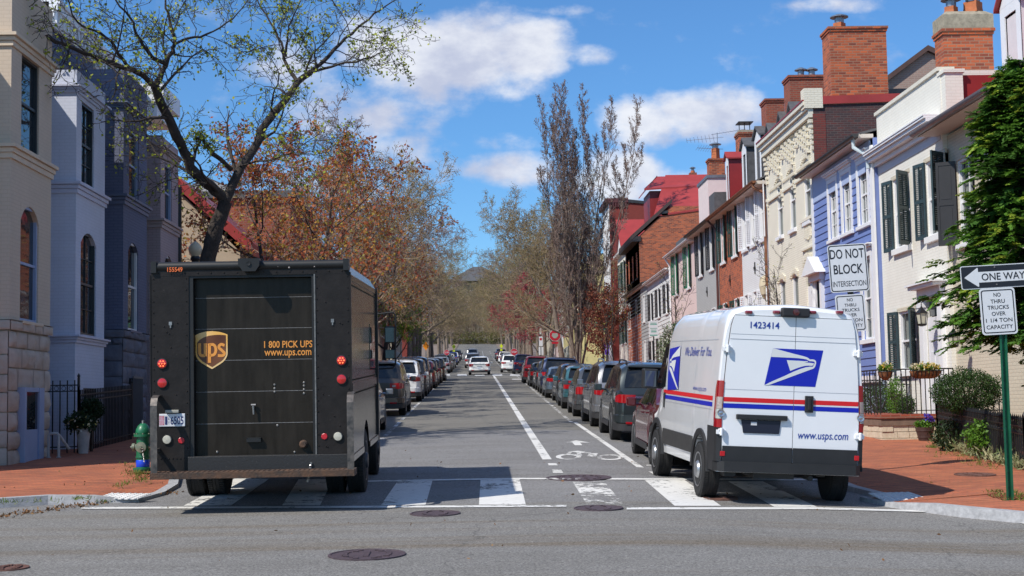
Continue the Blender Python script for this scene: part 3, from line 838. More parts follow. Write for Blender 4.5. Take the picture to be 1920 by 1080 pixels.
q.build('door_lettering', gold, door)
q = MB(); x0, z0 = U(318.5, 511.5); x1, z1 = U(347, 502.5)
put_text(q, '155549', (x0, -.045, z0), (x1-x0, 0, 0), (0, 0, z1-z0), bold=.02)
q.build('fleet_number', mat('orange number', (.75, .16, .04), .5), tr)
# roof end roll, camera, lamps
q = MB(); xa, za = U(291, 496); xb, zb = U(650, 491)
q.tube([(-HW+.03, .02, ztop+.005), (HW-.03, .02, ztop+.005)], .062, 14)
q.box(-HW+.02, HW-.02, .02, .3, ztop-.05, ztop+.03)
for s_ in (-1, 1): q.obox((s_*(HW-.045), .03, ztop-.0), (.035, 0, 0), (0, .08, 0), (0, 0, .075))
q.build('roof_roll', tr_black, tr, smooth=True)
q = MB(); xa, za = U(453, 510); xb, zb = U(492, 487)
q.prism([(xa, -.17, zb), (xb, -.17, zb), (xb+.0, -.17, za+.06), (xb-.05, -.17, za-.01), (xa+.06, -.17, za-.01), (xa, -.17, za+.08)], (0, .17, 0))
q.lathe(((xa+xb)/2, -.17, (za+zb)/2+.01), [(.03, 0), (.028, .015), (.01, .012)], 12, axis=(0, -1, 0))
q.build('rear_camera', tr_black, tr)
pale_lamp = mat('pale marker lamp', (.35, .3, .28), .3)
for (px, py) in ((368, 502), (433, 502), (524, 501), (545, 503), (592, 501)):
    x, z = U(px, py); q = MB(); q.lathe((x, -.014, z), [(.014, 0), (.012, .02), (.004, .024)], 8, axis=(0, -1, 0)); q.build('marker_lamp', pale_lamp, tr)
for (px, py, lit) in ((307, 682, 1), (307, 718, 0), (641.5, 676, 1), (641.5, 711, 0)):
    x, z = U(px, py); q = MB()
    q.lathe((x, -.012, z), [(.070, 0), (.070, .016), (.060, .018)], 24, axis=(0, -1, 0)); ho = q.build('tail_lamp', tr_black, tr, smooth=True)
    q = MB(); q.lathe((x, -.012, z), [(.060, .01), (.058, .022), (.04, .028), (.001, .030)], 24, axis=(0, -1, 0)); q.build('lens', mat('red truck lens', (.50, .012, .010), .2, coat=1, var=.15, vs=40), ho, smooth=True)
    if lit:
        q = MB()
        for k in range(7):
            a = 2*PI*k/6; rr_ = .034 if k < 6 else 0
            q.lathe((x+math.cos(a)*rr_, -.040, z+math.sin(a)*rr_), [(.011, 0), (.006, .004)], 8, axis=(0, -1, 0))
        q.build('lamp_diode', mat('glowing red diode', (1, .16, .05), .3, emit=1.6), ho)
for (px, py) in ((315, 824), (634.5, 818)):
    x, z = U(px, py); q = MB(); q.lathe((x, -.012, z), [(.066, 0), (.066, .014), (.058, .016)], 24, axis=(0, -1, 0)); ho = q.build('reversing_lamp', tr_black, tr, smooth=True)
    q = MB(); q.lathe((x, -.012, z), [(.058, .01), (.05, .026), (.001, .032)], 24, axis=(0, -1, 0)); q.build('lens', mat('milky lens', (.52, .50, .42), .3, var=.1, vs=30), ho, smooth=True)
for (px, py) in ((341.5, 825.5), (609, 818)):
    x, z = U(px, py); q = MB(); q.lathe((x, -.012, z), [(.042, 0), (.042, .008), (.036, .012), (.001, .012)], 8, axis=(0, -1, 0)); q.build('reflector', mat('red reflector', (.50, .02, .03), .35, var=.2, vs=60), tr)
# number plate
x0, z0 = U(300.5, 800); x1, z1 = U(349, 775)
q = MB(); q.box(x0, x1, -.026, -.012, z0, z1); pl = q.build('number_plate', mat('plate white', (.66, .67, .70), .4), tr, bevel=.008)
q = MB(); w_ = x1-x0; h_ = z1-z0
q.face([(x0+.01*w_, -.0275, z0+.12*h_), (x0+.2*w_, -.0275, z0+.12*h_), (x0+.2*w_, -.0275, z0+.85*h_), (x0+.01*w_, -.0275, z0+.85*h_)])
q.build('plate_emblem', mat('plate emblem', (.45, .07, .09), .5, col2=(.55, .45, .55), vs=30), pl)
q = MB(); put_text(q, '1', (x0+.23*w_, -.028, z0+.15*h_), (.045*w_*2, 0, 0), (0, 0, .65*h_), bold=.02); put_text(q, '6505', (x0+.44*w_, -.028, z0+.15*h_), (.5*w_, 0, 0), (0, 0, .65*h_), bold=.02)
put_text(q, 'A', (x0+.345*w_, -.028, z0+.5*h_), (.06*w_, 0, 0), (0, 0, .24*h_)); put_text(q, 'Y', (x0+.345*w_, -.028, z0+.18*h_), (.06*w_, 0, 0), (0, 0, .24*h_))
q.build('plate_characters', mat('plate ink', (.02, .03, .12), .5), pl)
q = MB(); xa, za = U(313, 774); xb, zb = U(338, 768); q.box(xa, xb, -.06, -.012, za, zb); q.build('plate_lamp', mat('plate lamp', (.36, .35, .30), .4), tr, bevel=.006)
# latches, pull handle, hitch and chain, keyholes
steel = mat('dull steel', (.30, .29, .28), .4, metal=.7, var=.3, vs=20)
q = MB(); x, z = UD(477, 764)
q.tube([(x-.03, DY-.03, z+.03), (x+.03, DY-.03, z+.03)], .016, 8); q.tube([(x, DY, z+.02), (x, DY-.05, z)], .018, 8); q.tube([(x, DY-.05, z+.02), (x+.005, DY-.05, z-.09)], .012, 8)
q.build('door_latch', steel, door)
q = MB(); xa, za = UD(464, 826); xb, _ = UD(491, 826)
q.box(xa, xb, DY-.05, DY, za+.02, za+.035); q.box(xa, xa+.02, DY-.05, DY, za-.02, za+.03); q.box(xb-.02, xb, DY-.05, DY, za-.02, za+.03); q.box(xa, xb, DY-.052, DY-.035, za-.02, za+.02)
q.build('pull_handle', tr_black, door)
q = MB(); x, z = UD(570, 833); q.lathe((x, DY, z), [(.055, 0), (.055, .03), (.035, .045), (.035, .08), (.0, .08)], 14, axis=(0, -1, 0)); q.build('hitch_boss', tr_rust, door)
q = MB()
for (px, py) in ((516, 722), (516, 729), (516, 735), (571, 718), (571, 724), (571, 731), (571, 738), (408, 848), (553, 848), (521, 798)):
    x, z = UD(px, py); q = MB(); q.lathe((x, DY-.001, z), [(.016, 0), (.008, .008)], 8, axis=(0, -1, 0)); q.build('door_bolt', steel, door)
q = MB()
for (px, py) in ((323, 609), (625, 603.5)):
    x, z = U(px, py); q = MB(); q.box(x-.02, x+.02, -.026, -.012, z-.01, z+.035); q.box(x-.008, x+.008, -.024, -.012, z-.045, z-.01); q.build('key_plate', steel, tr)
# sill beam, stepped bumper, side guard bars
q = MB(); xa, za = U(353, 886); _, zb = U(353, 856); xb, _ = U(652, 880)
q.box(xdl-.02, HW-.04, -.05, .14, za, zb); q.build('sill_beam', tr_scuff, tr, bevel=.006)
SB = -.34
x0, z0 = onY(281, 897, TY+SB); x1, z1 = onY(665, 886, TY+SB)
x0 -= txc; x1 -= txc; z0 = z0-tzg; z1 = z1-tzg
q = MB(); q.box(x0, x1, SB, .02, z0-.005, z0+.075)
for k in range(40): q.box(x0+.02+(x1-x0-.04)*k/40, x0+.03+(x1-x0-.04)*k/40, SB+.02, -.06, z0+.075, z0+.082)
st = q.build('bumper_step', tr_rust, tr, bevel=.006)
for s_ in (-1, 1):
    q = MB(); X = x0+.045 if s_ < 0 else x1-.05
    zt_ = U(285, 742)[1]+.0
    path = [(X, SB+.05, z0+.07), (X, SB+.045, z0+.45), (X, SB+.045, zt_-.12), (X, SB+.10, zt_-.03), (X, SB+.20, zt_), (X, -.01, zt_)]
    for a, c in zip(path, path[1:]):
        a, c = Vector(a), Vector(c); t = (c-a).normalized(); n_ = Vector((0, -t.z, t.y))
        q.obox((a+c)/2, (.042, 0, 0), t*((c-a).length/2+.004), n_*.008)
    q.box(X-.02, X+.02, SB+.05, -.01, z0+.32, z0+.37)
    q.build('guard_bar', mat('scraped steel bar', (.05, .05, .05), .4, metal=.5, col2=(.20, .17, .15), vs=12, detail=8), tr)
q = MB(); x, z = U(585, 868)
for k in range(9): q.lathe((x-.012*k*.5, -.06-.01*(k % 2), z-k*.028), [(.014, -.014), (.018, 0), (.014, .014)], 6, axis=((1, 0, 0) if k % 2 else (0, 1, 0)))
q.build('chain', steel, tr)
# cab: raked windscreen, nose, doors
q = MB()
prof = [(FB+.004, zs_), (FB+.004, ztop-.25), (FB+.12, ztop-.3), (FB+.55, 1.75), (FB+1.25, 1.45), (FB+1.45, 1.2), (FB+1.5, .55), (FB+.3, .5)]
cw = HW-.06
q.prism([(cw, y, z) for y, z in prof], (-2*cw, 0, 0)); q.build('cab', tr_side, tr, bevel=.03)
q = MB(); q.box(HW-.0, HW+.03, FB-.09, FB+.02, .7, ztop-.1); q.build('door_pillar', tr_black, tr); q = MB(); q.box(-HW-.03, -HW, FB-.09, FB+.02, .7, ztop-.1); q.build('door_pillar', tr_black, tr)
q = MB(); zc = .46
for X in (HW+.012,):
    q.box(HW+.001, HW+.008, 3.3, 4.3, 1.75, 2.45)
q.build('side_window', glass_dark, tr)
# mirror arm
ma = []
for (px, py) in ((703, 590), (738, 586), (742, 592), (742, 684), (738, 690), (704, 692)):
    x, z = onY(px, py, TY+5.15); ma.append((x-txc, 5.15, z-tzg-.19))
q = MB(); q.tube(ma, .014, 8); am = q.build('mirror_arm', tr_black, tr)
for (px, py, w_, h_) in ((731.5, 628, 19, 31), (732, 664, 20, 17)):
    x, z = onY(px, py, TY+5.12); x -= txc; z = z-tzg-.19
    q = MB(); hw, hh = w_/2/2700*(TY+5.1), h_/2/2700*(TY+5.1)
    q.box(x-hw, x+hw, 5.08, 5.20, z-hh, z+hh); mo = q.build('mirror', tr_black, am, bevel=.025)
    q = MB(); q.box(x-hw*.82, x+hw*.82, 5.072, 5.079, z-hh*.86, z+hh*.86); q.build('mirror_glass', mat('mirror glass', (.13, .16, .21), .05, metal=.8), mo)
# wheels
for s_ in (-1, 1):
    for k in (0, 1):
        wheel_parts(tr, s_*(HW-.135-.30*k), 2.45, .45, .45, .25, rim_dark, s_, steel=True)
    wheel_parts(tr, s_*(HW-.17), 5.45, .43, .43, .26, rim_dark, s_, steel=True)
q = MB(); q.tube([(-HW+.3, 2.45, .45), (HW-.3, 2.45, .45)], .09, 10); q.box(-.55, -.42, .2, 5, .42, .62); q.box(.42, .55, .2, 5, .42, .62)
q.build('chassis', tr_black, tr)

# ------------------------------------------------------------ the white mail van
VX, VY = 4.075, 19.1
vr = thing('mail_van', 'white postal van with red and blue stripes, its left wheels on the crosswalk', 'van',
           (VX, VY, gz(VX, VY)), rot=(math.atan(.037), .055, .055), local=True)
vr.rotation_mode = 'XYZ'
v_white = mat('white van paint', (.80, .81, .83), .25, coat=1, var=.02, vs=2)
v_blue = mat('postal blue', (.006, .016, .40), .35)
v_red = mat('postal red', (.62, .012, .018), .35)
v_grey = mat('pale grey decal', (.66, .68, .68), .4)
v_ink = mat('van lettering blue', (.02, .05, .30), .4)
v_seam = mat('dark door seam', (.05, .05, .06), .6)
SV = 141.4
def V(px, py): return ((px-1472+(py-750)*.022)/SV, (946-(py-.040*(px-1472)))/SV)
VL, VHW, VZ0 = 5.35, .985, .42
def v_half(z):
    return lerp_list([(0, .95), (.42, .965), (.8, .985), (1.15, .992), (1.35, .982), (1.6, .972), (2.0, .942), (2.35, .900), (2.48, .868), (2.57, .80), (2.63, .63), (2.67, .0)], z)
def v_top(y): return lerp_list([(0, 2.60), (.03, 2.645), (.12, 2.67), (3.4, 2.67), (3.75, 2.60), (3.95, 2.44), (4.7, 1.35), (5.0, 1.2), (5.3, 1.0), (5.35, .8)], y)
ARC = [(.97, .47), (4.35, .47)]
ZW = .385
def v_bot(y):
    z = VZ0
    for (ya, ra) in ARC:
        d = abs(y-ya)
        if d < ra: z = max(z, ZW+math.sqrt(ra*ra-d*d))
    return z
def ring_van(y):
    zt = v_top(y); zb = v_bot(y)
    k = lerp_list([(0, .985), (.04, 1.0), (4.3, 1.0), (5.0, .93), (5.35, .78)], y)
    zz_ = [zb + (min(zt, 2.67)-zb)*t for t in (0, .06, .15, .25, .33, .40, .5, .6, .7, .78, .86, .92, .955, .98, .995, 1.0)]
    sc_ = 2.67/zt
    pts = []
    for z in zz_:
        f = (z)*sc_ if zt < 2.45 and z > 1.0 else z*(2.67/zt if z > 2.2 else 1)
        pts.append((v_half(min(f, 2.67))*k, z))
    pts[-1] = (0, zt)
    return pts
ysv = [0, .015, .04, .09, .2, .35, .5]+[.97-.47*math.cos(PI*i/16) for i in range(1, 16)]+[1.44, 1.7, 2.2, 2.8, 3.3, 3.5, 3.65, 3.75, 3.85]+[4.35-.47*math.cos(PI*i/16) for i in range(0, 17)]+[4.9, 5.0, 5.15, 5.28, 5.35]
b = MB()
rows = []
for y in ysv:
    h = ring_van(y)
    rows.append([(x, y, z) for x, z in h]+[(-x, y, z) for x, z in h[-2::-1]])
b.grid(rows)
b.face(rows[0][::1]); b.face(rows[-1][::-1])
for i in range(len(rows)-1):     # underside
    b.face([rows[i][0], rows[i][-1], rows[i+1][-1], rows[i+1][0]])
b.build('body', v_white, vr, smooth=True, angle=32)
# rear doors: two raised panels
def vpoly(pts, y): return [(V(*p)[0], y, V(*p)[1]) for p in pts]
zsk = V(1472, 872)[1]
def rear_x(z): return v_half(z)*.985
def door_panel(x0, x1, z0, z1, y, name, m, top_in=True):
    q = MB(); n = 14; L_ = []; R_ = []
    for i in range(n+1):
        z = z0+(z1-z0)*i/n
        lim = rear_x(z)-.055
        L_.append((max(x0, -lim), y, z)); R_.append((min(x1, lim), y, z))
    q.grid([L_, R_], flip=True)
    q.grid([[(p[0], y+.03, p[2]) for p in L_], L_], flip=True); q.grid([R_, [(p[0], y+.03, p[2]) for p in R_]], flip=True)
    q.face([L_[-1], R_[-1], (R_[-1][0], y+.03, z1), (L_[-1][0], y+.03, z1)]); q.face([L_[0], (L_[0][0], y+.03, z0), (R_[0][0], y+.03, z0), R_[0]])
    return q.build(name, m, vr)
ztopd = V(1472, 594)[1]; zlow = V(1472, 838)[1]; zb2 = V(1472, 866)[1]
xmid = V(1477, 740)[0]
q = MB(); zq = np.linspace(zb2-.005, ztopd+.008, 16)
q.grid([[(-rear_x(z)+.045, -.003, z) for z in zq], [(rear_x(z)-.045, -.003, z) for z in zq]], flip=True); q.build('door_gap', v_seam, vr)
dl = door_panel(-2, xmid-.004, zb2, ztopd, -.022, 'rear_door', v_white)
dr = door_panel(xmid+.004, 2, zb2, ztopd, -.022, 'rear_door', v_white)
yD = -.022
# pressed ribs across the doors, their shade put into the grey colour
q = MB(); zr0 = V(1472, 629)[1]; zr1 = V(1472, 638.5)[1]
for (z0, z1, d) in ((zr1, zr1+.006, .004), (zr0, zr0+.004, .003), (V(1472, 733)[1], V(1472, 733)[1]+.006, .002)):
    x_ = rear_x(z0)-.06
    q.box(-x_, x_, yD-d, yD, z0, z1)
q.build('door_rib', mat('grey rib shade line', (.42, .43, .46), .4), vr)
# stripes
def band(z0, z1, y, mat_, name, par):
    q = MB()
    x_ = rear_x((z0+z1)/2)-.058
    q.box(-x_, xmid-.004, y-.003, y, z0, z1); q.box(xmid+.004, x_, y-.003, y, z0, z1)
    # along both sides of the van
    for s_ in (-1, 1):
        A = []; B = []
        for yy in np.linspace(.30, 3.9, 30):
            k = 1.0
            A.append((s_*(v_half(z0)*k+.003), yy, z0)); B.append((s_*(v_half(z1)*k+.003), yy, z1))
        q.grid([A, B], flip=s_ > 0)
    return q.build(name, mat_, vr)
zR0, zR1 = V(1472, 756)[1], V(1472, 747.5)[1]
zB0, zB1 = V(1472, 767.5)[1], V(1472, 759)[1]
band(zR0, zR1, yD, v_red, 'red_stripe', vr); band(zB0, zB1, yD, v_blue, 'blue_stripe', vr)
q = MB(); x_ = rear_x(zR0)-.06; q.box(-x_, xmid-.004, yD-.002, yD, zB1, zR0); q.box(xmid+.004, x_, yD-.002, yD, zB1, zR0); q.build('grey_stripe', v_grey, vr)
# emblem: slanted blue field with a stylised head
def E(a, b_): return V(1400+a/10.8, 640+b_/10.8)
def emb(pts, m, y, name):
    q = MB(); q.face([(E(*p)[0], y, E(*p)[1]) for p in pts][::-1]); return q.build(name, m, vr)
e_out = [(390, 126), (1428, 172), (1268, 908), (222, 868)]
e_band = [(390, 126), (440, 136), (640, 190), (840, 243), (1000, 280), (1090, 308), (1130, 330), (1152, 353), (1215, 352), (1255, 362), (1280, 390), (1284, 425), (1270, 480), (1250, 520), (1225, 540),
          (1060, 598), (840, 678), (600, 765), (300, 872), (222, 868), (400, 785), (620, 692), (830, 595), (950, 548), (1060, 515), (1150, 500), (1215, 500), (1235, 470), (1255, 420), (1240, 398), (1200, 390), (1140, 388), (1125, 375), (1080, 352), (1000, 338), (900, 326), (620, 312), (352, 300)]
e_head = [(678, 368), (900, 378), (1050, 388), (1120, 385), (1105, 402), (1040, 415), (1120, 418), (1240, 430), (1225, 472), (1190, 482), (1120, 478), (1040, 485), (930, 515), (830, 552), (750, 585)]
eb = emb(e_out, v_blue, yD-.003, 'emblem_field'); emb(e_band, v_grey, yD-.005, 'emblem_head'); emb(e_head, v_grey, yD-.005, 'emblem_head')
q = MB()
def vtext(s, bl, br, h, y, **k):
    (xa, za), (xb, zb) = V(*bl), V(*br)
    put_text(q, s, (xa, y, za), (xb-xa, 0, zb-za), (0, 0, h/SV), **k)
vtext('1423414', (1393, 614.2), (1448, 615.8), 12.5, yD-.004, bold=.014)
q.build('fleet_number', v_ink, vr); q = MB()
vtext('www.usps.com', (1485, 825.5), (1581, 828.5), 14.5, yD-.004, shear=.2, bold=.004)
q.build('van_lettering', v_ink, vr)
# black lower cladding, bumper, corner pieces
q = MB(); x_ = rear_x(zlow)-.06
q.box(-x_, xmid-.006, yD-.014, yD-.001, zb2-.01, zlow); q.box(xmid+.006, x_, yD-.014, yD-.001, zb2-.01, zlow); q.build('door_cladding', black_plastic, vr, bevel=.004)
zbt, zbb = V(1472, 866)[1], V(1472, 884)[1]
q = MB(); n = 16
def plan(t, off):           # u-shaped bumper path, t in -1..1
    return None
pth = [(-VHW-.012, 1.0-.52+.02)]
out = [(-VHW-.015, .48), (-VHW-.018, .12), (-VHW+.02, .0), (-VHW+.10, -.075), (0, -.10), (VHW-.10, -.075), (VHW-.02, .0), (VHW+.018, .12), (VHW+.015, .48)]
inn = [(-VHW+.05, .48), (-VHW+.05, .12), (-VHW+.08, .05), (-VHW+.14, .0), (0, -.0), (VHW-.14, .0), (VHW-.08, .05), (VHW-.05, .12), (VHW-.05, .48)]
def ustrip(out, inn, z0, z1, q):
    for i in range(len(out)-1):
        a, b_, c, d = out[i], out[i+1], inn[i+1], inn[i]
        q.face([(*a, z0), (*b_, z0), (*b_, z1), (*a, z1)]); q.face([(*a, z1), (*b_, z1), (*c, z1), (*d, z1)]); q.face([(*a, z0), (*d, z0), (*c, z0), (*b_, z0)])
ustrip(out, inn, zbb-.01, zbt-.005, q)
q.build('rear_bumper', black_plastic, vr, smooth=True, angle=30)
zcor = V(1340, 798)[1]+.0
for s_ in (-1, 1):
    q = MB()
    o2 = [(s_*(rear_x(.8)-.045), -.03), (s_*(VHW+.0), -.012), (s_*(VHW+.016), .05), (s_*(VHW+.014), .51)]
    i2 = [(s_*(rear_x(.8)-.045), .02), (s_*(VHW-.05), .03), (s_*(VHW-.04), .08), (s_*(VHW-.04), .51)]
    for i in range(3):
        a, b_, c, d = o2[i], o2[i+1], i2[i+1], i2[i]
        f1 = [(*a, zbt-.006), (*b_, zbt-.006), (*b_, zcor), (*a, zcor)]; f2 = [(*a, zcor), (*b_, zcor), (*c, zcor), (*d, zcor)]
        q.face(f1 if s_ > 0 else f1[::-1]); q.face(f2 if s_ > 0 else f2[::-1])
    q.build('corner_cladding', black_plastic, vr)
    # wheel arch trims and side rub strip
    for (ya, ra) in ARC:
        q = MB(); A = []; B = []; C = []
        for i in range(21):
            a = PI*i/20; A.append((s_*(VHW+.022), ya-math.cos(a)*ra, ZW+math.sin(a)*ra)); B.append((s_*(VHW+.028), ya-math.cos(a)*(ra+.085), ZW+math.sin(a)*(ra+.085))); C.append((s_*(VHW-.03), ya-math.cos(a)*(ra+.09), ZW+math.sin(a)*(ra+.09)))
        D_ = [(s_*(VHW-.25), p[1], p[2]) for p in A]
        q.grid([D_, A, B, C], flip=s_ < 0); q.build('arch_trim', black_plastic, vr, smooth=True)
    q = MB()
    q.box(s_*(VHW-.03), s_*(VHW+.022), 1.53, 3.78, .56, .80); q.build('side_cladding', mat('dusty black plastic', (.035, .034, .033), .6, var=.2, vs=8), vr, bevel=.01)
    # tail lamp
    zt0, zt1 = V(1344, 799)[1], V(1344, 712)[1]
    sec = [(zt0, 'r'), (zt0+.125, 'c'), (zt0+.285, 'w'), (zt0+.36, 'r'), (zt1, 'r')]
    lo = MB()
    def lamp_ring(z, g=0.0):
        xo = v_half(z)+.012+g; xi = rear_x(z)-.05
        tp = max(0, (z-(zt1-.10))/.10)
        return [(s_*xi, -.032-g, z), (s_*(xo-.05), -.030-g, z), (s_*(xo-.012), -.01, z), (s_*xo, .05, z), (s_*xo, .12-.05*tp, z), (s_*(xo-.03), .14-.05*tp, z)]
    zs2 = np.linspace(zt0, zt1, 12)
    lo.grid([lamp_ring(z) for z in zs2], flip=s_ < 0)
    lo.face(lamp_ring(zt1)[::1 if s_ > 0 else -1]); lo.face(lamp_ring(zt0)[::-1 if s_ > 0 else 1])
    lamp = lo.build('tail_lamp', lamp_red, vr, smooth=True, angle=50)
    for (za, zb_, m_) in ((zt0+.115, zt0+.245, lamp_clear), (zt0+.25, zt0+.40, lamp_amber)):
        c_ = MB(); g_ = []
        for z in (za, zb_):
            l_ = [Vector(p) for p in lamp_ring(z, .004)]; g_.append([l_[0].lerp(l_[1], .25), l_[1], l_[2], l_[3].lerp(l_[2], .3)])
        c_.grid(g_, flip=s_ < 0)
        lens = c_.build('lens', m_, lamp, smooth=True)
    c_ = MB(); r0 = lamp_ring(zt0+.19, .004)
    c_.lathe((r0[0][0]*.5+r0[1][0]*.5, -.036, zt0+.19), [(.05, 0), (.048, .01), (.028, .004), (.012, .012), (.001, .012)], 18, axis=(0, -1, 0)); c_.build('reversing_lens', mat('silver lens', (.5, .5, .52), .12, metal=.8), lamp, smooth=True)
    c_ = MB(); zz0 = V(1344, 848)[1]; c_.box(s_*(VHW-.115), s_*(VHW-.05), -.045, -.02, zz0-.03, zz0+.035); c_.build('reflector', mat('red reflector', (.45, .01, .015), .3), vr, bevel=.006)
    # hinges
    for py in (657, 812):
        z = V(1472, py)[1]; c_ = MB(); x = s_*(rear_x(z)-.04)
        c_.box(x-.062, x+.062, yD-.028, yD+.01, z-.035, z+.025); c_.tube([(x, yD-.045, z-.05), (x, yD-.045, z+.05)], .022, 10); c_.box(x-.035, x+.035, yD-.05, yD, z+.012, z+.042)
        c_.build('hinge', v_white, vr, bevel=.005)
q = MB(); z0, z1 = V(1505, 772)[1], V(1505, 741)[1]; xa, xb = V(1497.5, 757)[0], V(1513.5, 757)[0]
q.box(xa, xb, yD-.03, yD, z0, z1); q.box(xa+.035, xb-.035, yD-.045, yD-.03, z0+.03, z1-.03); q.build('door_handle', black_plastic, dr, bevel=.02)
q = MB(); xa, za = V(1367, 789); xb, zb = V(1464, 779.5)
q.box(xa, xb, yD-.05, yD, zb-.055, zb+.01); q.build('plate_garnish', black_plastic, dl, bevel=.01)
q = MB(); q.prism([(xa+.07, yD-.003, zb-.06), (xb-.08, yD-.003, zb-.06), (xb-.10, yD-.003, zb-.235), (xa+.10, yD-.003, zb-.235)], (0, -.012, 0)); q.build('plate_mount', mat('dark plate mount', (.012, .014, .03), .4), dl, bevel=.01)
q = MB(); q.box(xa+.2, xa+.28, yD-.02, yD-.015, zb-.13, zb-.085); q.build('plate_sticker', mat('sticker', (.6, .6, .62), .4), dl)
q = MB(); x0, z0 = V(1451, 592); x1, z1 = V(1504, 577.5)
q.box(x0, x1, -.10, .08, z0, z1); hb = q.build('high_brake_lamp', black_plastic, vr, bevel=.018)
q = MB(); q.lathe(((x0+x1)/2, -.10, (z0+z1)/2), [(.045, 0), (.04, .012), (.001, .014)], 16, axis=(0, -1, 0)); q.build('lens', mat('dark red lens', (.07, .004, .006), .2, coat=1), hb)
for px in (1390, 1443, 1512, 1564):
    x, z = V(px, 583); q = MB(); q.tube([(x-.04, -.025, z-.01), (x+.04, -.025, z-.01)], .022, 10); q.box(x-.05, x+.05, -.03, .05, z-.03, z+.012)
    q.build('marker_lamp', mat('red marker lamp', (.20, .02, .03), .25, coat=1), vr, bevel=.012)
# side: seams, window, lettering, emblem, mirror, handle
q = MB()
for yy, z0, z1 in ((1.55, .85, 2.2), (2.85, .85, 2.2), (3.75, .5, 2.15)):
    for s_ in (-1, 1):
        A = [(s_*(v_half(z)+.002), yy-.004, z) for z in np.linspace(z0, z1, 10)]; B = [(s_*(v_half(z)+.002), yy+.004, z) for z in np.linspace(z0, z1, 10)]
        q.grid([A, B], flip=s_ < 0)
for z in (2.16, 1.22):
    for s_ in (-1, 1):
        A = [(s_*(v_half(z)+.003), yy, z) for yy in np.linspace(.3, 3.7, 10)]; B = [(s_*(v_half(z+.01)+.003), yy, z+.01) for yy in np.linspace(.3, 3.7, 10)]
        q.grid([A, B], flip=s_ > 0)
q.build('side_seam', mat('grey seam', (.34, .35, .38), .5), vr)
for s_ in (-1, 1):
    q = MB(); wpts = [(3.78, 1.45), (4.55, 1.40), (4.5, 1.5), (4.05, 2.12), (3.80, 2.14)]
    q.face([(s_*(v_half(z)+.006), y, z) for y, z in wpts][::-1 if s_ > 0 else 1]); q.build('side_window', car_glass, vr)
    q = MB(); q.box(s_*(VHW-.01), s_*(VHW+.03), 3.72, 3.76, 1.12, 1.36); q.build('door_handle', black_plastic, vr, bevel=.01)
    # mirror
    q = MB(); mx = s_*(VHW+.16); q.box(mx-.12, mx+.12, 4.22, 4.40, 1.40, 1.72); q.tube([(s_*(VHW-.05), 4.35, 1.45), (mx, 4.32, 1.45)], .05, 8); mo = q.build('mirror', black_plastic, vr, bevel=.045)
    q = MB(); q.box(mx-.095, mx+.095, 4.205, 4.221, 1.43, 1.69); q.build('mirror_glass', mat('mirror glass', (.10, .12, .15), .06, metal=.6), mo, bevel=.02)
sx = lambda z: -(v_half(z)+.006)
def sideP(a, b_):            # (0..1 along, 0..1 up) of the emblem on the left side; the head looks forward
    y = 2.74-a*(-.0)+(3.62-2.62)*a-.05; z = 1.40+(2.09-1.40)*b_
    return (sx(z), y, z)
def side_emb(pts, m, off, name):
    bm = bmesh.new(); vs = []
    for (a, b_) in pts:
        t = (a-222)/(1428-222); zf = 1-(b_-126)/(908-126)
        _, y, z = sideP(t, zf); vs.append(bm.verts.new((0, y, z)))
    bm.faces.new(vs)
    for z in np.linspace(1.38, 2.12, 16): bmesh.ops.bisect_plane(bm, geom=bm.verts[:]+bm.edges[:]+bm.faces[:], plane_co=(0, 0, float(z)), plane_no=(0, 0, 1))
    bm.verts.ensure_lookup_table(); bm.verts.index_update()
    q = MB(); q.raw([(-(v_half(v.co.z)+.010+off), v.co.y, v.co.z) for v in bm.verts], [tuple(v.index for v in f.verts) for f in bm.faces]); bm.free()
    return q.build(name, m, vr)
side_emb(e_out, v_blue, 0, 'emblem_field'); side_emb(e_band, v_grey, .003, 'emblem_head'); side_emb(e_head, v_grey, .003, 'emblem_head')
q = MB()
def side_text(s, y0, y1, z0, z1, **k):
    vs, fs = text_geo(s, **k)
    q.raw([(sx(z0+(z1-z0)*b_)-.001, y0+(y1-y0)*a, z0+(z1-z0)*b_) for a, b_ in vs], fs)
side_text('We Deliver For You.', 2.45, .62, 1.94, 2.07, shear=.25, bold=.004)
q.build('van_motto', v_ink, vr); q = MB()
side_text('www.usps.com', 1.62, .74, 1.43, 1.50, shear=.2)
q.build('van_lettering', v_ink, vr)
for s_ in (-1, 1):
    wheel_parts(vr, s_*(VHW-.09), .97, .375, .375, .235, rim_silver, s_, steel=True); wheel_parts(vr, s_*(VHW-.09), 4.35, .375, .375, .235, rim_silver, s_, steel=True)
q = MB(); q.tube([(-.8, .97, .36), (.8, .97, .36)], .06, 8); q.box(-.45, .1, .1, .6, .34, .5); q.box(-.85, -.7, .05, .3, .36, .44); q.tube([(.3, .0, .37), (.3, 1.8, .37)], .035, 8)
q.box(-.55, -.45, .2, 4, .38, .46); q.box(.45, .55, .2, 4, .38, .46); q.build('chassis', tr_black, vr)
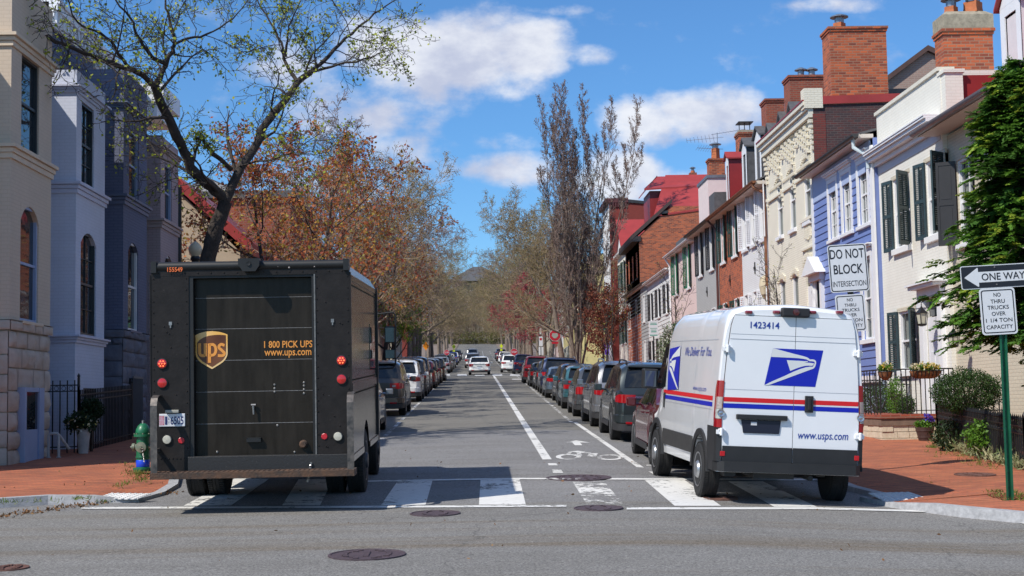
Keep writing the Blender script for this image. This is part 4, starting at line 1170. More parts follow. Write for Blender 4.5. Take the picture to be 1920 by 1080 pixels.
# ============================================================ parked and driving cars
def paint_mat_car(name, col, metal=.35, rough=.32):
    m = mat(name, col, rough, metal=metal, coat=1.0)
    return m
CARP = {k: paint_mat_car(k, *v) for k, v in {
    'grey green paint': ((.035, .045, .047), .5), 'silver paint': ((.32, .32, .33), .7), 'pewter paint': ((.11, .115, .12), .6),
    'teal paint': ((.05, .15, .175), .5), 'black paint': ((.012, .012, .014), .2), 'pale blue paint': ((.16, .22, .28), .6),
    'navy paint': ((.012, .025, .075), .4), 'charcoal paint': ((.03, .032, .035), .5), 'red paint': ((.25, .010, .014), .35),
    'dark red paint': ((.13, .008, .012), .4), 'white car paint': ((.75, .75, .74), .0), 'bronze paint': ((.075, .062, .05), .55),
    'blue paint': ((.02, .06, .28), .4), 'light silver paint': ((.45, .46, .47), .6), 'brown paint': ((.06, .04, .03), .5)}.items()}
plate_m = mat('car plate', (.55, .60, .68), .4)
valance_m = mat('car lower trim', (.022, .022, .024), .6, var=.2, vs=8)
KIN = {
 'suv': dict(L=4.75, W=1.94, sill=.30, wr=.365, wy=(.98, 3.80), k=.24,
    top=[(0, 1.03), (.05, 1.09), (.10, 1.13), (.36, 1.58), (.50, 1.675), (.9, 1.72), (2.3, 1.72), (2.9, 1.62), (3.55, 1.18), (3.7, 1.12), (4.5, .98), (4.7, .85), (4.75, .7)],
    belt=[(0, 1.03), (.2, 1.12), (1.5, 1.08), (3.5, 1.02), (4.75, .7)], rw=(.125, .40), ws=(2.95, 3.52), sw=((.55, 1.10), (1.16, 2.02), (2.08, 3.05)), lamp=(.84, 1.03, .25, .26), bump=.60),
 'crossover': dict(L=4.55, W=1.86, sill=.28, wr=.35, wy=(.90, 3.58), k=.25,
    top=[(0, .98), (.05, 1.03), (.12, 1.07), (.48, 1.50), (.62, 1.57), (1.0, 1.62), (2.1, 1.62), (2.75, 1.52), (3.4, 1.12), (3.6, 1.05), (4.3, .92), (4.5, .8), (4.55, .66)],
    belt=[(0, .98), (.2, 1.05), (1.5, 1.0), (3.4, .96), (4.55, .66)], rw=(.15, .50), ws=(2.8, 3.38), sw=((.70, 1.15), (1.2, 1.95), (2.0, 2.95)), lamp=(.74, .98, .20, .20), bump=.56),
 'sedan': dict(L=4.80, W=1.85, sill=.24, wr=.335, wy=(1.0, 3.80), k=.30,
    top=[(0, .98), (.04, 1.02), (.2, 1.05), (.70, 1.06), (1.35, 1.36), (1.6, 1.42), (2.2, 1.45), (2.7, 1.40), (3.55, .98), (3.7, .95), (4.5, .82), (4.75, .7), (4.8, .6)],
    belt=[(0, .96), (.6, .97), (1.5, .95), (3.5, .90), (4.8, .6)], rw=(.74, 1.30), ws=(2.78, 3.50), sw=((1.15, 1.40), (1.46, 2.08), (2.14, 3.05)), lamp=(.76, .95, .36, .28), bump=.58),
 'hatchback': dict(L=4.25, W=1.80, sill=.25, wr=.325, wy=(.78, 3.40), k=.25,
    top=[(0, .96), (.04, 1.0), (.10, 1.02), (.40, 1.38), (.55, 1.44), (1.0, 1.49), (1.9, 1.49), (2.4, 1.42), (3.15, 1.0), (3.3, .97), (4.0, .86), (4.2, .74), (4.25, .6)],
    belt=[(0, .95), (.2, 1.0), (1.5, .96), (3.2, .90), (4.25, .6)], rw=(.13, .42), ws=(2.45, 3.12), sw=((.60, .98), (1.03, 1.75), (1.8, 2.7)), lamp=(.70, .98, .22, .22), bump=.54),
}
def make_car(kind, name, rails=False, spoiler=True, wide_lamp=False, dark_lower=False):
    s = KIN[kind]; Wh = s['W']/2; Ln = s['L']
    root = thing(name, None, 'car', local=True)
    plan = [(0, .80), (.05, .885), (.14, .94), (.3, .975), (.7, 1), (Ln-1.0, 1), (Ln-.5, .96), (Ln-.2, .88), (Ln-.05, .76), (Ln, .66)]
    P = lambda y: lerp_list(plan, y)*Wh
    T = lambda y: lerp_list(s['top'], y)
    Bt = lambda y: min(lerp_list(s['belt'], y), T(y)-.012)
    ra = s['wr']+.055
    def bot(y):
        z = s['sill']+ (.06 if y < .25 else 0)*(1-y/.25) + (.05 if y > Ln-.4 else 0)
        for ya in s['wy']:
            d = abs(y-ya)
            if d < ra: z = max(z, s['wr']+math.sqrt(ra*ra-d*d))
        return z
    def ring(y):
        zt, zb, b_, w = T(y), bot(y), Bt(y), P(y)
        f = max(0, zt-b_)
        x6 = w*.955-s['k']*min(f, .62)*.9
        r = min(.10, f*.35)
        zl = zb+.07 if zb < .5 else zb+.02
        return [(0, zb), (w*.93, zb), (w*.985, zl), (w*1.0, max(zl+.01, zb+.42*(b_-zb))), (w*.99, max(zl+.02, b_-.05)), (w*.955, b_), (x6+.01, zt-r), (x6-.05-min(.05, f*.1), zt-r*.25), (x6*.55, zt+.012), (0, zt+.02)]
    ya = set([round(y, 4) for y, _ in s['top']]+[.02, .2, .3, .65, 1.2, 1.5, 1.9, 2.5, 3.1, 3.3, 4.1])
    for c in s['wy']: ya |= set(round(c-ra*math.cos(PI*i/14), 4) for i in range(15)) | {round(c-ra-.01, 4), round(c+ra+.01, 4)}
    ys_ = sorted(y for y in ya if 0 <= y <= Ln)
    rows = []
    for y in ys_:
        h = ring(y); rows.append([(x, y, z) for x, z in h]+[(-x, y, z) for x, z in h[-2:0:-1]]+[(0, y, h[0][1])])
    b = MB(); b.grid(rows); b.face(rows[0][:-1]); b.face(rows[-1][:-1][::-1])
    # crease in the tailgate
    body = b.build('body', CARP['silver paint'], root, smooth=True, angle=28)
    # glass laid just proud of the body surface
    def slope(y): 
        a = (T(y+.03)-T(y-.03))/.06; n_ = Vector((0, -a, 1)).normalized(); return n_
    def top_patch(y0, y1, m, name, wk=.97, n=8, zmin=None):
        q = MB(); g = []
        for i in range(n+1):
            y = y0+(y1-y0)*i/n; h = ring(y); n_ = slope(y)*.007
            pl = [h[7], ((h[7][0]+h[8][0])/2, (h[7][1]+h[8][1])/2+.004), h[8], h[9]]
            pl = [(x*wk, z) for x, z in pl]
            row = [(x, y, z) for x, z in pl]+[(-x, y, z) for x, z in pl[-2::-1]]
            g.append([(x+0, yy+n_.y, z+n_.z) for x, yy, z in row])
        q.grid(g); return q.build(name, m, root, smooth=True)
    top_patch(s['rw'][0], s['rw'][1], car_glass, 'rear_window'); top_patch(s['ws'][0], s['ws'][1], car_glass, 'windscreen')
    for (y0, y1) in s['sw']:
        for sd in (-1, 1):
            q = MB(); g = []
            for i in range(7):
                y = y0+(y1-y0)*i/6; h = ring(y); a, c = h[5], h[6]
                L2 = lambda t: (a[0]+(c[0]-a[0])*t, a[1]+(c[1]-a[1])*t)
                (xa, za), (xb, zb) = L2(.10), L2(.93)
                g.append([(sd*(xa+.006), y, za), (sd*(xb+.006), y, zb)])
            q.grid(g, flip=sd < 0); q.build('window', car_glass, root)
    # lamps wrapped round the rear corners
    z0, z1, inw, outw = s['lamp']
    for sd in (-1, 1):
        xr = P(0)
        path = [(xr-inw, -.014), (xr-.02, -.016), (P(.03)+.012, .02), (P(.08)+.014, .07), (P(outw)+.010, outw)]
        q = MB(); g = []
        for i, (x, y) in enumerate(path):
            t = i/(len(path)-1)
            lo = z0+.06*(1-abs(2*t-1))*0+(.05 if i == 0 else 0); hi = z1-(.05 if i == len(path)-1 else 0)
            if kind == 'sedan' or kind == 'suv': lo += .02*t
            g.append([(sd*(x-.03), y+.03, lo), (sd*x, y, lo), (sd*x, y, hi), (sd*(x-.03), y+.03, hi)])
        q.grid(g, flip=sd > 0)
        q.face([p for p in g[0]][::1 if sd > 0 else -1])
        lm = q.build('tail_lamp', lamp_red, root, smooth=True)
        c = MB(); xx = xr-inw*.55; c.box(sd*(xx-.05), sd*(xx+.05), -.022, -.012, (z0+z1)/2+.01-.03, (z0+z1)/2+.03); c.build('reversing_lens', lamp_clear, lm)
    if wide_lamp:
        q = MB(); xr = P(0); q.box(-xr+inw, xr-inw, -.022, -.001, z1-.07, z1-.02); q.build('trim_bar', chrome, root)
    # bumper and lower trim, wrapped round
    def strip(zs, d, m, name, yend, bev=.012):
        path = [(P(yend)+.006, yend), (P(.12)+d*.5, .10), (P(.04)+d*.3, .0), (P(0)-.06, -d*.85), (0, -d)]
        path = path+[(-x, y) for x, y in path[-2::-1]]
        q = MB(); g = []
        for (x, y) in path:
            s_ = 1 if x > 0 else -1 if x < 0 else 0
            g.append([(x-s_*.05, y+.06, zs[0]), (x, y, zs[0]+.02), (x, y, zs[1]-.02), (x-s_*.03, y+.05, zs[1])])
        q.grid(g, flip=True); return q.build(name, m, root, smooth=True, angle=40)
    wy0 = s['wy'][0]-ra-.03
    bz = s['bump']
    strip((.40, bz), .055, CARP['silver paint'], 'bumper', min(wy0, .5)); strip((.235, .42), .05, valance_m, 'lower_bumper', min(wy0, .5))
    for sd in (-1, 1):
        q = MB(); xx = P(0)-.16; q.box(sd*(xx-.11), sd*(xx+.11), -.066, -.05, .395, .445); q.build('reflector', lamp_red, root, bevel=.01)
        q = MB(); xm = P(3.0)+.03; ym = s['ws'][1]-.50; zm = Bt(ym)+.07
        q.box(sd*(xm+.02), sd*(xm+.20), ym-.08, ym+.06, zm-.07, zm+.09); q.box(sd*(xm-.09), sd*(xm+.04), ym-.02, ym+.04, zm-.06, zm-.01); q.build('mirror', CARP['silver paint'], root, bevel=.04)
        q = MB(); q.box(sd*(P(1.5)+.0), sd*(P(1.5)+.012), s['wy'][0]+ra+.04, s['wy'][1]-ra-.04, s['sill']-.02, s['sill']+.09); q.build('side_sill', valance_m, root)
        for yy in (s['sw'][1][0]+.06, s['sw'][2][0]+.06):
            q = MB(); zh = Bt(yy)-.10; q.box(sd*(P(yy)*.99), sd*(P(yy)+.028), yy, yy+.20, zh-.012, zh+.014); q.build('door_handle', CARP['silver paint'], root, bevel=.008)
        if rails:
            q = MB(); xr = ring(1.5)[7][0]-.02; pts_ = [(sd*xr, .62, T(.62)+.0), (sd*xr, .75, T(.75)+.05), (sd*xr, 1.5, T(1.5)+.055), (sd*xr, 2.2, T(2.2)+.05), (sd*xr, 2.4, T(2.4)+.0)]
            q.tube(pts_, .02, 6); q.build('roof_rail', rim_silver if rails == 1 else black_plastic, root, smooth=True)
        if dark_lower:
            q = MB()
            for c in s['wy']:
                A = []; B = []
                for i in range(15):
                    a = PI*i/14; yy = c-math.cos(a)*ra; y2 = c-math.cos(a)*(ra+.06)
                    A.append((sd*(P(yy)*1.0+.004), yy, s['wr']+math.sin(a)*ra)); B.append((sd*(P(y2)+.006), y2, s['wr']+math.sin(a)*(ra+.06)))
                q.grid([A, B], flip=sd < 0)
            q.build('arch_trim', valance_m, root)
    q = MB(); zp = (s['lamp'][0]-.10 if kind != 'sedan' else .84); q.box(-.16, .16, -.018, -.002, zp-.08, zp+.08); q.build('number_plate', plate_m, root, bevel=.01)
    q = MB(); q.box(-.22, .22, -.03, .0, zp+.09, zp+.125); q.build('tailgate_trim', chrome if kind != 'suv' else CARP['silver paint'], root, bevel=.008)
    if spoiler and kind != 'sedan':
        y = s['rw'][1]+.04; h = ring(y); q = MB()
        q.box(-h[7][0]*.97, h[7][0]*.97, y-.14, y+.16, T(y)-.012, T(y)+.022); q.build('spoiler', CARP['silver paint'], root, bevel=.012)
    for sd in (-1, 1):
        for wy_ in s['wy']: wheel_parts(root, sd*(Wh-.12), wy_, s['wr'], s['wr'], .225, rim_silver if kind != 'crossover' else rim_silver, sd)
    q = MB(); q.box(-Wh+.3, Wh-.3, .35, Ln-.3, .22, .45); q.build('chassis', tr_black, root)
    q = MB(); q.tube([(.5, -.03, .27), (.5, .3, .27)], .035, 10); q.build('exhaust', steel, root)
    return root
PAINTED = ('body', 'bumper', 'mirror', 'door_handle', 'spoiler')
def repaint(o, m):
    for ch in o.children:
        if ch.name.split('.')[0] in PAINTED or (ch.name.startswith('tailgate_trim') and ch.material_slots[0].material == CARP['silver paint']):
            ch.material_slots[0].link = 'OBJECT'; ch.material_slots[0].material = m
PROTO = {}
def car(kind, paint_, x, y, label, group, yaw=0.0, name=None, rails=0, wide=False, dark=False, sc=(1, 1, 1)):
    key = (kind, rails, wide, dark)
    if key not in PROTO:
        o = PROTO[key] = make_car(kind, 'parked_car', rails, True, wide, dark)
    else: o = copy_tree(PROTO[key])
    repaint(o, CARP[paint_])
    g = (gprof(y+3)-gprof(y+1))/2
    rx = (gz(x+.8, y)-gz(x-.8, y))/1.6
    jr = random.Random(int(y*10)+int(x*3)); x += jr.uniform(-.07, .07); yaw += jr.uniform(-.008, .008); k1, k2 = jr.uniform(.97, 1.03), jr.uniform(.95, 1.06)
    o.location = (x, y, gz(x, y)); o.rotation_euler = (math.atan(g), -math.atan(rx), yaw); o.scale = (sc[0]*k1, sc[1], sc[2]*k2)
    tag(o, label, 'car', group)
    return o
GR = 'cars parked along the right kerb'
GL = 'cars parked along the left kerb'
# right kerb, near to far (rear bumper distance)
car('sedan', 'dark red paint', 4.02, 24.7, 'dark red sedan parked just in front of the white mail van, mostly hidden by it', GR)
car('suv', 'grey green paint', 4.02, 32.0, 'dark grey green SUV with wide red tail lamps parked ahead of the dark red sedan', GR, rails=2, wide=True, dark=True)
car('suv', 'silver paint', 4.0, 37.9, 'silver grey SUV parked second ahead of the mail van row, between two darker cars', GR, rails=1)
car('crossover', 'pewter paint', 3.95, 44.0, 'pewter grey crossover with silver roof bars parked in front of the silver SUV', GR, rails=1)
car('hatchback', 'teal paint', 3.92, 50.2, 'teal hatchback in the row of cars by the right kerb', GR)
car('crossover', 'black paint', 3.98, 55.8, 'black crossover parked directly in front of the teal hatchback', GR, dark=True)
car('sedan', 'pale blue paint', 3.95, 61.8, 'pale blue sedan parked beyond the black crossover on the right', GR)
car('suv', 'navy paint', 4.0, 68.4, 'navy blue SUV with tall roof standing out of the right row of cars', GR, rails=1)
car('crossover', 'charcoal paint', 3.95, 75.2, 'charcoal crossover parked beyond the navy SUV on the right', GR)
car('hatchback', 'black paint', 3.95, 82.0, 'small black hatchback near the far end of the right row before the stop sign', GR)
car('suv', 'red paint', 3.8, 91.0, 'bright red SUV at the far end of the right row before the next corner', GR)
# left kerb
car('crossover', 'silver paint', -3.28, 34.5, 'silver crossover half hidden behind the brown delivery truck', GL)
car('suv', 'bronze paint', -3.22, 45.8, 'bronze brown SUV with large rear lamps parked beyond the truck', GL, rails=2)
car('suv', 'white car paint', -3.22, 58.6, 'white SUV parked by the left kerb between two dark SUVs', GL, dark=True)
for i, (k_, p_, y, lab) in enumerate((('suv', 'black paint', 65.5, 'black SUV parked right in front of the white SUV on the left'), ('suv', 'charcoal paint', 72.5, 'charcoal SUV second beyond the white SUV on the left'),
        ('crossover', 'dark red paint', 79.5, 'dark red crossover among black cars in the left row'), ('suv', 'black paint', 86.5, 'black SUV beyond the dark red crossover on the left'),
        ('crossover', 'brown paint', 93.5, 'dark brown crossover in the left row near the next corner'), ('suv', 'black paint', 100.5, 'last black SUV on the left before the next corner'))):
    car(k_, p_, -3.25, y, lab, GL)
# driving cars
car('crossover', 'white car paint', .28, 124.6, 'white crossover driving away through the far intersection', 'cars driving up the street', wide=True)
car('suv', 'silver paint', -.45, 172, 'silver brown SUV driving ahead of the white crossover', 'cars driving up the street')
car('suv', 'light silver paint', -.6, 232, 'pale silver van-like SUV driving farthest up the hill', 'cars driving up the street', sc=(1, 1, 1.08))
GF = 'cars parked up the hill'
car('suv', 'navy paint', 4.2, 128.5, 'navy SUV with a white plate parked just beyond the far right corner', GF, wide=True)
car('suv', 'white car paint', 3.2, 137, 'white SUV parked behind the navy SUV beyond the far corner', GF)
rc = random.Random(4)
far_l = [('crossover', 'light silver paint', 137, 'light silver crossover first in the left row beyond the far corner'), ('suv', 'bronze paint', 144, 'bronze SUV second in the left row beyond the far corner'),
         ('sedan', 'light silver paint', 151, 'light silver sedan third in the left row up the hill'), ('suv', 'charcoal paint', 158, 'charcoal SUV in the left row up the hill'), ('sedan', 'pale blue paint', 166, 'pale blue sedan in the left row up the hill'),
         ('suv', 'white car paint', 174, 'white SUV in the left row up the hill'), ('hatchback', 'navy paint', 182, 'navy hatchback in the left row up the hill'), ('suv', 'blue paint', 197, 'blue SUV high in the left row up the hill'),
         ('suv', 'white car paint', 212, 'white SUV high in the left row up the hill'), ('suv', 'black paint', 228, 'tall black SUV high in the left row up the hill'), ('suv', 'charcoal paint', 246, 'farthest charcoal SUV in the left row up the hill')]
for k_, p_, y, lab in far_l: car(k_, p_, -3.5, y, lab, GF)
far_r = [('hatchback', 'blue paint', 145, 'bright blue hatchback beyond the far right corner'), ('sedan', 'teal paint', 152, 'teal sedan in the right row up the hill'), ('crossover', 'white car paint', 160, 'white crossover in the right row up the hill'),
         ('sedan', 'red paint', 170, 'red sedan in the right row up the hill'), ('suv', 'light silver paint', 185, 'light silver SUV in the right row up the hill'), ('sedan', 'blue paint', 198, 'blue sedan in the right row up the hill'),
         ('crossover', 'white car paint', 212, 'white crossover high in the right row up the hill'), ('suv', 'dark red paint', 228, 'dark red SUV high in the right row up the hill'), ('suv', 'navy paint', 246, 'farthest navy SUV in the right row up the hill')]
for k_, p_, y, lab in far_r: car(k_, p_, 4.1, y, lab, GF)
# ============================================================ buildings
br_red = brick_mat('red brick', (.33, .070, .035), (.20, .045, .028), (.24, .14, .10))
br_orange = brick_mat('orange red brick', (.56, .125, .042), (.17, .040, .026), (.30, .18, .12), ms=.011, bw=.24, bh=.085)
br_dark = brick_mat('dark weathered brick', (.115, .03, .028), (.05, .032, .036), (.11, .085, .08), stain=(.035, .024, .028))
br_oxblood = brick_mat('oxblood brick', (.25, .035, .025), (.20, .03, .022), (.19, .05, .04))
br_cream = brick_mat('cream painted brick', (.76, .74, .67), (.75, .73, .66), (.70, .675, .60), bump=.25)
br_ivory = brick_mat('ivory painted brick', (.76, .715, .60), (.74, .695, .58), (.63, .58, .46), bump=.45)
br_tan = brick_mat('tan painted brick', (.60, .54, .42), (.575, .515, .40), (.50, .45, .35), bump=.4)
br_white = brick_mat('white painted brick', (.74, .74, .74), (.71, .71, .71), (.60, .60, .60))
br_grey = brick_mat('grey painted brick', (.42, .425, .42), (.40, .405, .40), (.34, .34, .34))
br_pink = brick_mat('pink painted brick', (.72, .56, .53), (.70, .545, .515), (.62, .48, .45), bump=.25)
br_old = brick_mat('old rose brick', (.40, .26, .21), (.33, .21, .17), (.40, .33, .28), stain=(.30, .22, .19))
br_beige = brick_mat('beige painted brick', (.60, .49, .38), (.59, .48, .37), (.55, .445, .34), bump=.2)
br_lav = brick_mat('lavender painted brick', (.60, .63, .74), (.59, .62, .73), (.55, .58, .68), bump=.2)
br_navy = brick_mat('navy painted brick', (.135, .15, .225), (.125, .14, .21), (.10, .115, .18), bump=.35)
br_rose = brick_mat('dusty rose painted brick', (.42, .33, .335), (.40, .31, .32), (.34, .27, .27), bump=.35)
clap_blue = mat('blue clapboard', (.15, .205, .44), .5, var=.05, vs=3)
clap_white = mat('white clapboard', (.66, .66, .66), .5, var=.05, vs=3)
clap_grey = mat('grey clapboard', (.34, .35, .36), .5, var=.05, vs=3)
trim_white = mat('white trim', (.76, .76, .77), .45, var=.04, vs=3)
trim_cream = mat('cream trim', (.68, .64, .53), .5, var=.05, vs=3)
trim_beige = mat('beige trim', (.62, .50, .37), .6, var=.06, vs=3)
trim_lav = mat('lavender trim', (.52, .54, .66), .5, var=.04, vs=3)
trim_navy = mat('navy trim', (.12, .135, .20), .5, var=.05, vs=3)
trim_rose = mat('rose trim', (.40, .32, .31), .5, var=.05, vs=3)
trim_blue = mat('pale blue frame', (.30, .38, .55), .5, var=.05, vs=3)
red_metal = mat('red metal roof', (.33, .040, .036), .45, var=.12, vs=1.5)
red_dark = mat('deep red metal', (.25, .022, .022), .45, var=.12, vs=1.5)
slate = mat('grey slate', (.085, .085, .09), .7, var=.25, vs=6, bump=.3, bs=12)
copper = mat('aged copper', (.26, .105, .05), .45, metal=.35, var=.3, vs=6)
gutter_m = mat('grey gutter', (.20, .19, .21), .4, metal=.4, var=.15, vs=4)
gutter_dk = mat('dark gutter', (.05, .05, .05), .45, metal=.3, var=.2, vs=4)
soffit_m = mat('soffit paint', (.58, .52, .46), .6, var=.05, vs=3)
sh_green = mat('slate green shutters', (.030, .055, .062), .5, var=.15, vs=6)
sh_dkgreen = mat('bottle green shutters', (.012, .050, .040), .5, var=.15, vs=6)
sh_black = mat('black shutters', (.016, .015, .017), .5, var=.15, vs=6)
sh_white = mat('white shutters', (.72, .72, .74), .5, var=.05, vs=6)
clay = mat('clay chimney pot', (.42, .13, .05), .8, var=.15, vs=6)
cem = mat('weathered cement', (.30, .265, .20), .9, var=.3, vs=7, bump=.4, bs=20)
tin = mat('tin cap', (.28, .29, .31), .35, metal=.7, var=.2, vs=6)
door_m = mat('painted door', (.70, .70, .72), .4)
XR = 10.6

def front(mb, X, n, y0, y1, z0, z1, holes, depth=.13, board=0, mi=0):
    """street wall with real openings; n is the outward x direction"""
    def quad(ya, yb, za, zb, xa=None, xb=None):
        xa = X if xa is None else xa; xb = X if xb is None else xb
        q = [(xa, ya, za), (xa, yb, za), (xb, yb, zb), (xb, ya, zb)]
        mb.face(q if n > 0 else q[::-1], mi)
    ys_ = sorted({y0, y1}|{v for h in holes for v in h[:2] if y0 < v < y1}); zs_ = sorted({z0, z1}|{v for h in holes for v in h[2:4] if z0 < v < z1})
    if board:
        k = math.ceil((z0+.001)/board)
        bs_ = []
        while k*board < z1: bs_.append(k*board); k += 1
        zs_ = sorted(set(zs_)|set(bs_))
    for ya, yb in zip(ys_, ys_[1:]):
        for za, zb in zip(zs_, zs_[1:]):
            ym, zm = (ya+yb)/2, (za+zb)/2
            if any(h[0] < ym < h[1] and h[2] < zm < h[3] for h in holes): continue
            if board:
                f0 = 1-((za/board+1e-6) % 1); f1 = 1-(((zb-1e-6)/board) % 1)
                xa, xb = X+n*.024*f0, X+n*.024*f1
                quad(ya, yb, za, zb, xa, xb)
                if f0 > .98:
                    q = [(X, ya, za), (X, yb, za), (xa, yb, za), (xa, ya, za)]; mb.face(q if n > 0 else q[::-1], mi)
            else: quad(ya, yb, za, zb)
    for (ya, yb, za, zb) in [h[:4] for h in holes]:
        xi = X-n*depth
        for q in ([(X, ya, za), (X, ya, zb), (xi, ya, zb), (xi, ya, za)], [(X, yb, zb), (X, yb, za), (xi, yb, za), (xi, yb, zb)], [(X, ya, zb), (X, yb, zb), (xi, yb, zb), (xi, ya, zb)], [(X, yb, za), (X, ya, za), (xi, ya, za), (xi, yb, za)]):
            mb.face(q[::-1] if n > 0 else q, mi)
def box_rest(mb, X, n, y0, y1, z0, z1, dep, near=True, mi=0):
    """side, back and top faces behind a street wall"""
    Xb = X-n*dep
    f = [[(X, y0, z0), (Xb, y0, z0), (Xb, y0, z1), (X, y0, z1)], [(X, y1, z0), (X, y1, z1), (Xb, y1, z1), (Xb, y1, z0)], [(Xb, y0, z0), (Xb, y1, z0), (Xb, y1, z1), (Xb, y0, z1)], [(X, y0, z1), (Xb, y0, z1), (Xb, y1, z1), (X, y1, z1)]]
    for i, q in enumerate(f):
        if i == 0 and not near: continue
        mb.face(q if n < 0 else q[::-1], mi)
def window(root, X, n, h, cols=2, rows=2, frame=trim_white, casing=0.0, sill=.10, curtain=True, arch=0, hood=None, glass=None, sillm=None, proud=.03, wallm=None):
    ya, yb, za, zb = h[:4]
    d = .07
    q = MB()
    def bx(y0, y1, z0, z1, x0, x1): q.box(X-n*x0, X-n*x1, y0, y1, z0, z1)
    fw = .055
    bx(ya, ya+fw, za, zb, d-.04, d+.06); bx(yb-fw, yb, za, zb, d-.04, d+.06); bx(ya+fw, yb-fw, zb-fw, zb, d-.04, d+.06); bx(ya+fw, yb-fw, za, za+fw, d-.04, d+.06)
    zm = (za+zb)/2
    bx(ya+fw, yb-fw, zm-.025, zm+.025, d-.02, d+.05)
    iy0, iy1 = ya+fw, yb-fw
    for k in range(1, cols):
        y = iy0+(iy1-iy0)*k/cols; w_ = .05 if (cols == 2 and rows == 1) else .014
        bx(y-w_/2, y+w_/2, za+fw, zb-fw, d-.006, d+.03)
    for (a, b_) in ((za+fw, zm-.025), (zm+.025, zb-fw)):
        for k in range(1, rows):
            z = a+(b_-a)*k/rows; bx(iy0, iy1, z-.007, z+.007, d-.006, d+.03)
    if casing:
        c = casing
        for (y0, y1, z0, z1) in ((ya-c, ya, za, zb+c), (yb, yb+c, za, zb+c), (ya, yb, zb, zb+c)): q.box(X-n*.0, X+n*proud, y0, y1, z0, z1)
    w = q.build('window', frame, root)
    p = MB(); px_ = X-n*(d+.02)
    f = [(px_, iy0, za+fw), (px_, iy1, za+fw), (px_, iy1, zb-fw), (px_, iy0, zb-fw)]; p.face(f if n > 0 else f[::-1])
    p.build('pane', glass or (glass_clear if curtain else glass_dark), w)
    if curtain:
        c = MB(); xc = X-n*.17; wd = (yb-ya)
        for (s0, s1) in ((.06, .34), (.66, .94)):
            A = []; B = []
            for i in range(9):
                y = ya+wd*(s0+(s1-s0)*i/8); x = xc-n*.03*math.cos(i*PI)
                A.append((x, y, za+.06)); B.append((x, y, zb-.06))
            c.grid([A, B])
        c.build('curtain', curtain_m, w)
        c = MB(); xb_ = X-n*.7; f = [(xb_, ya-.5, za-.4), (xb_, yb+.5, za-.4), (xb_, yb+.5, zb+.4), (xb_, ya-.5, zb+.4)]; c.face(f if n > 0 else f[::-1])  # backing box painted near black in place of the room's shade
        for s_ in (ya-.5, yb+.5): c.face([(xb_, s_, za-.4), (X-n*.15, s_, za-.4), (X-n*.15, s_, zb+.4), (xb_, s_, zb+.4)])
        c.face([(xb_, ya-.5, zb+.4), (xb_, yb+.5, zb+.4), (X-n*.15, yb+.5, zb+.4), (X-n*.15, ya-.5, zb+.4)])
        c.build('dark_backing', room_dark, w)
    if sill:
        c = MB(); c.box(X-n*.10, X+n*.09, ya-.08-casing, yb+.08+casing, za-sill, za-.003); c.build('sill', sillm or frame, w, bevel=.008)
    if hood:
        c = MB(); e = casing+.04
        zt = zb+casing+.006
        c.box(X+n*.003, X+n*.06, ya-e, yb+e, zt, zt+.08); c.box(X+n*.003, X+n*.13, ya-e-.06, yb+e+.06, zt+.083, zt+.13); c.box(X+n*.003, X+n*.17, ya-e-.09, yb+e+.09, zt+.133, zt+.17)
        c.build('window_hood', frame, w)
    if arch:
        # segmental head: wall-coloured corners above the curve, moulded arch round it
        c = MB(); m_ = []
        yc = (ya+yb)/2; hw = (yb-ya)/2
        Rr = (hw*hw+arch*arch)/(2*arch); zc = zb-Rr
        pts_ = [(yc-hw+2*hw*i/16, zc+math.sqrt(max(0, Rr*Rr-(-hw+2*hw*i/16)**2))) for i in range(17)]
        c.prism([(X+n*.004, ya-.001, zb-arch)]+[(X+n*.004, y, z) for y, z in pts_[1:9]]+[(X+n*.004, yc, zb+.003), (X+n*.004, ya-.001, zb+.003)], (-n*.12, 0, 0))
        c.prism([(X+n*.004, yb+.001, zb-arch)]+[(X+n*.004, y, z) for y, z in pts_[15:8:-1]]+[(X+n*.004, yc, zb+.003), (X+n*.004, yb+.001, zb+.003)], (-n*.12, 0, 0))
        c.build('arched_head', wallm or frame, w)
    return w
def shutter(root, X, n, yh, dirn, w, z0, z1, m, ang=0.0, louvre=True, near=False):
    """leaf hinged at y=yh, opening towards dirn along the wall, swung out by ang degrees"""
    q = MB(); a = R(ang)
    t = Vector((n*math.sin(a), dirn*math.cos(a), 0)); nn = Vector((n*math.cos(a), -dirn*math.sin(a), 0)); o = Vector((X+n*.035, yh, 0))
    up = Vector((0, 0, 1))
    def bar(u0, u1, za, zb, th=.02): q.obox(o+t*((u0+u1)/2)+up*((za+zb)/2), t*((u1-u0)/2), nn*th, up*((zb-za)/2))
    st = .055
    zm = (z0+z1)/2
    bar(0, st, z0, z1); bar(w-st, w, z0, z1); bar(st, w-st, z0, z0+.10); bar(st, w-st, z1-.08, z1); bar(st, w-st, zm-.04, zm+.04)
    if louvre:
        step = .045 if near else .075
        for (za, zb) in ((z0+.10, zm-.04), (zm+.04, z1-.08)):
            k = max(1, int((zb-za)/step))
            for i in range(k):
                z = za+(zb-za)*(i+.5)/k
                q.obox(o+t*(w/2)+up*z, t*(w/2-st), nn*.014+up*-.012, up*.006+nn*.003)
        bar(w/2-.006, w/2+.006, z0+.1, z1-.08, .022)
    else:
        bar(st, w-st, z0+.1, z1-.08, .008); bar(st+.04, w-st-.04, z0+.16, zm-.1, .015); bar(st+.04, w-st-.04, zm+.1, z1-.15, .015)
    return q.build('shutter', m, root)
def wpx(X, xl, xr, yt, yb):
    xc = (xl+xr)/2; ym = (yt+yb)/2
    yA, _ = onX(xl, ym, X); yB, _ = onX(xr, ym, X)
    _, zt = onX(xc, yt, X); _, zb = onX(xc, yb, X)
    return (min(yA, yB), max(yA, yB), zb, zt)
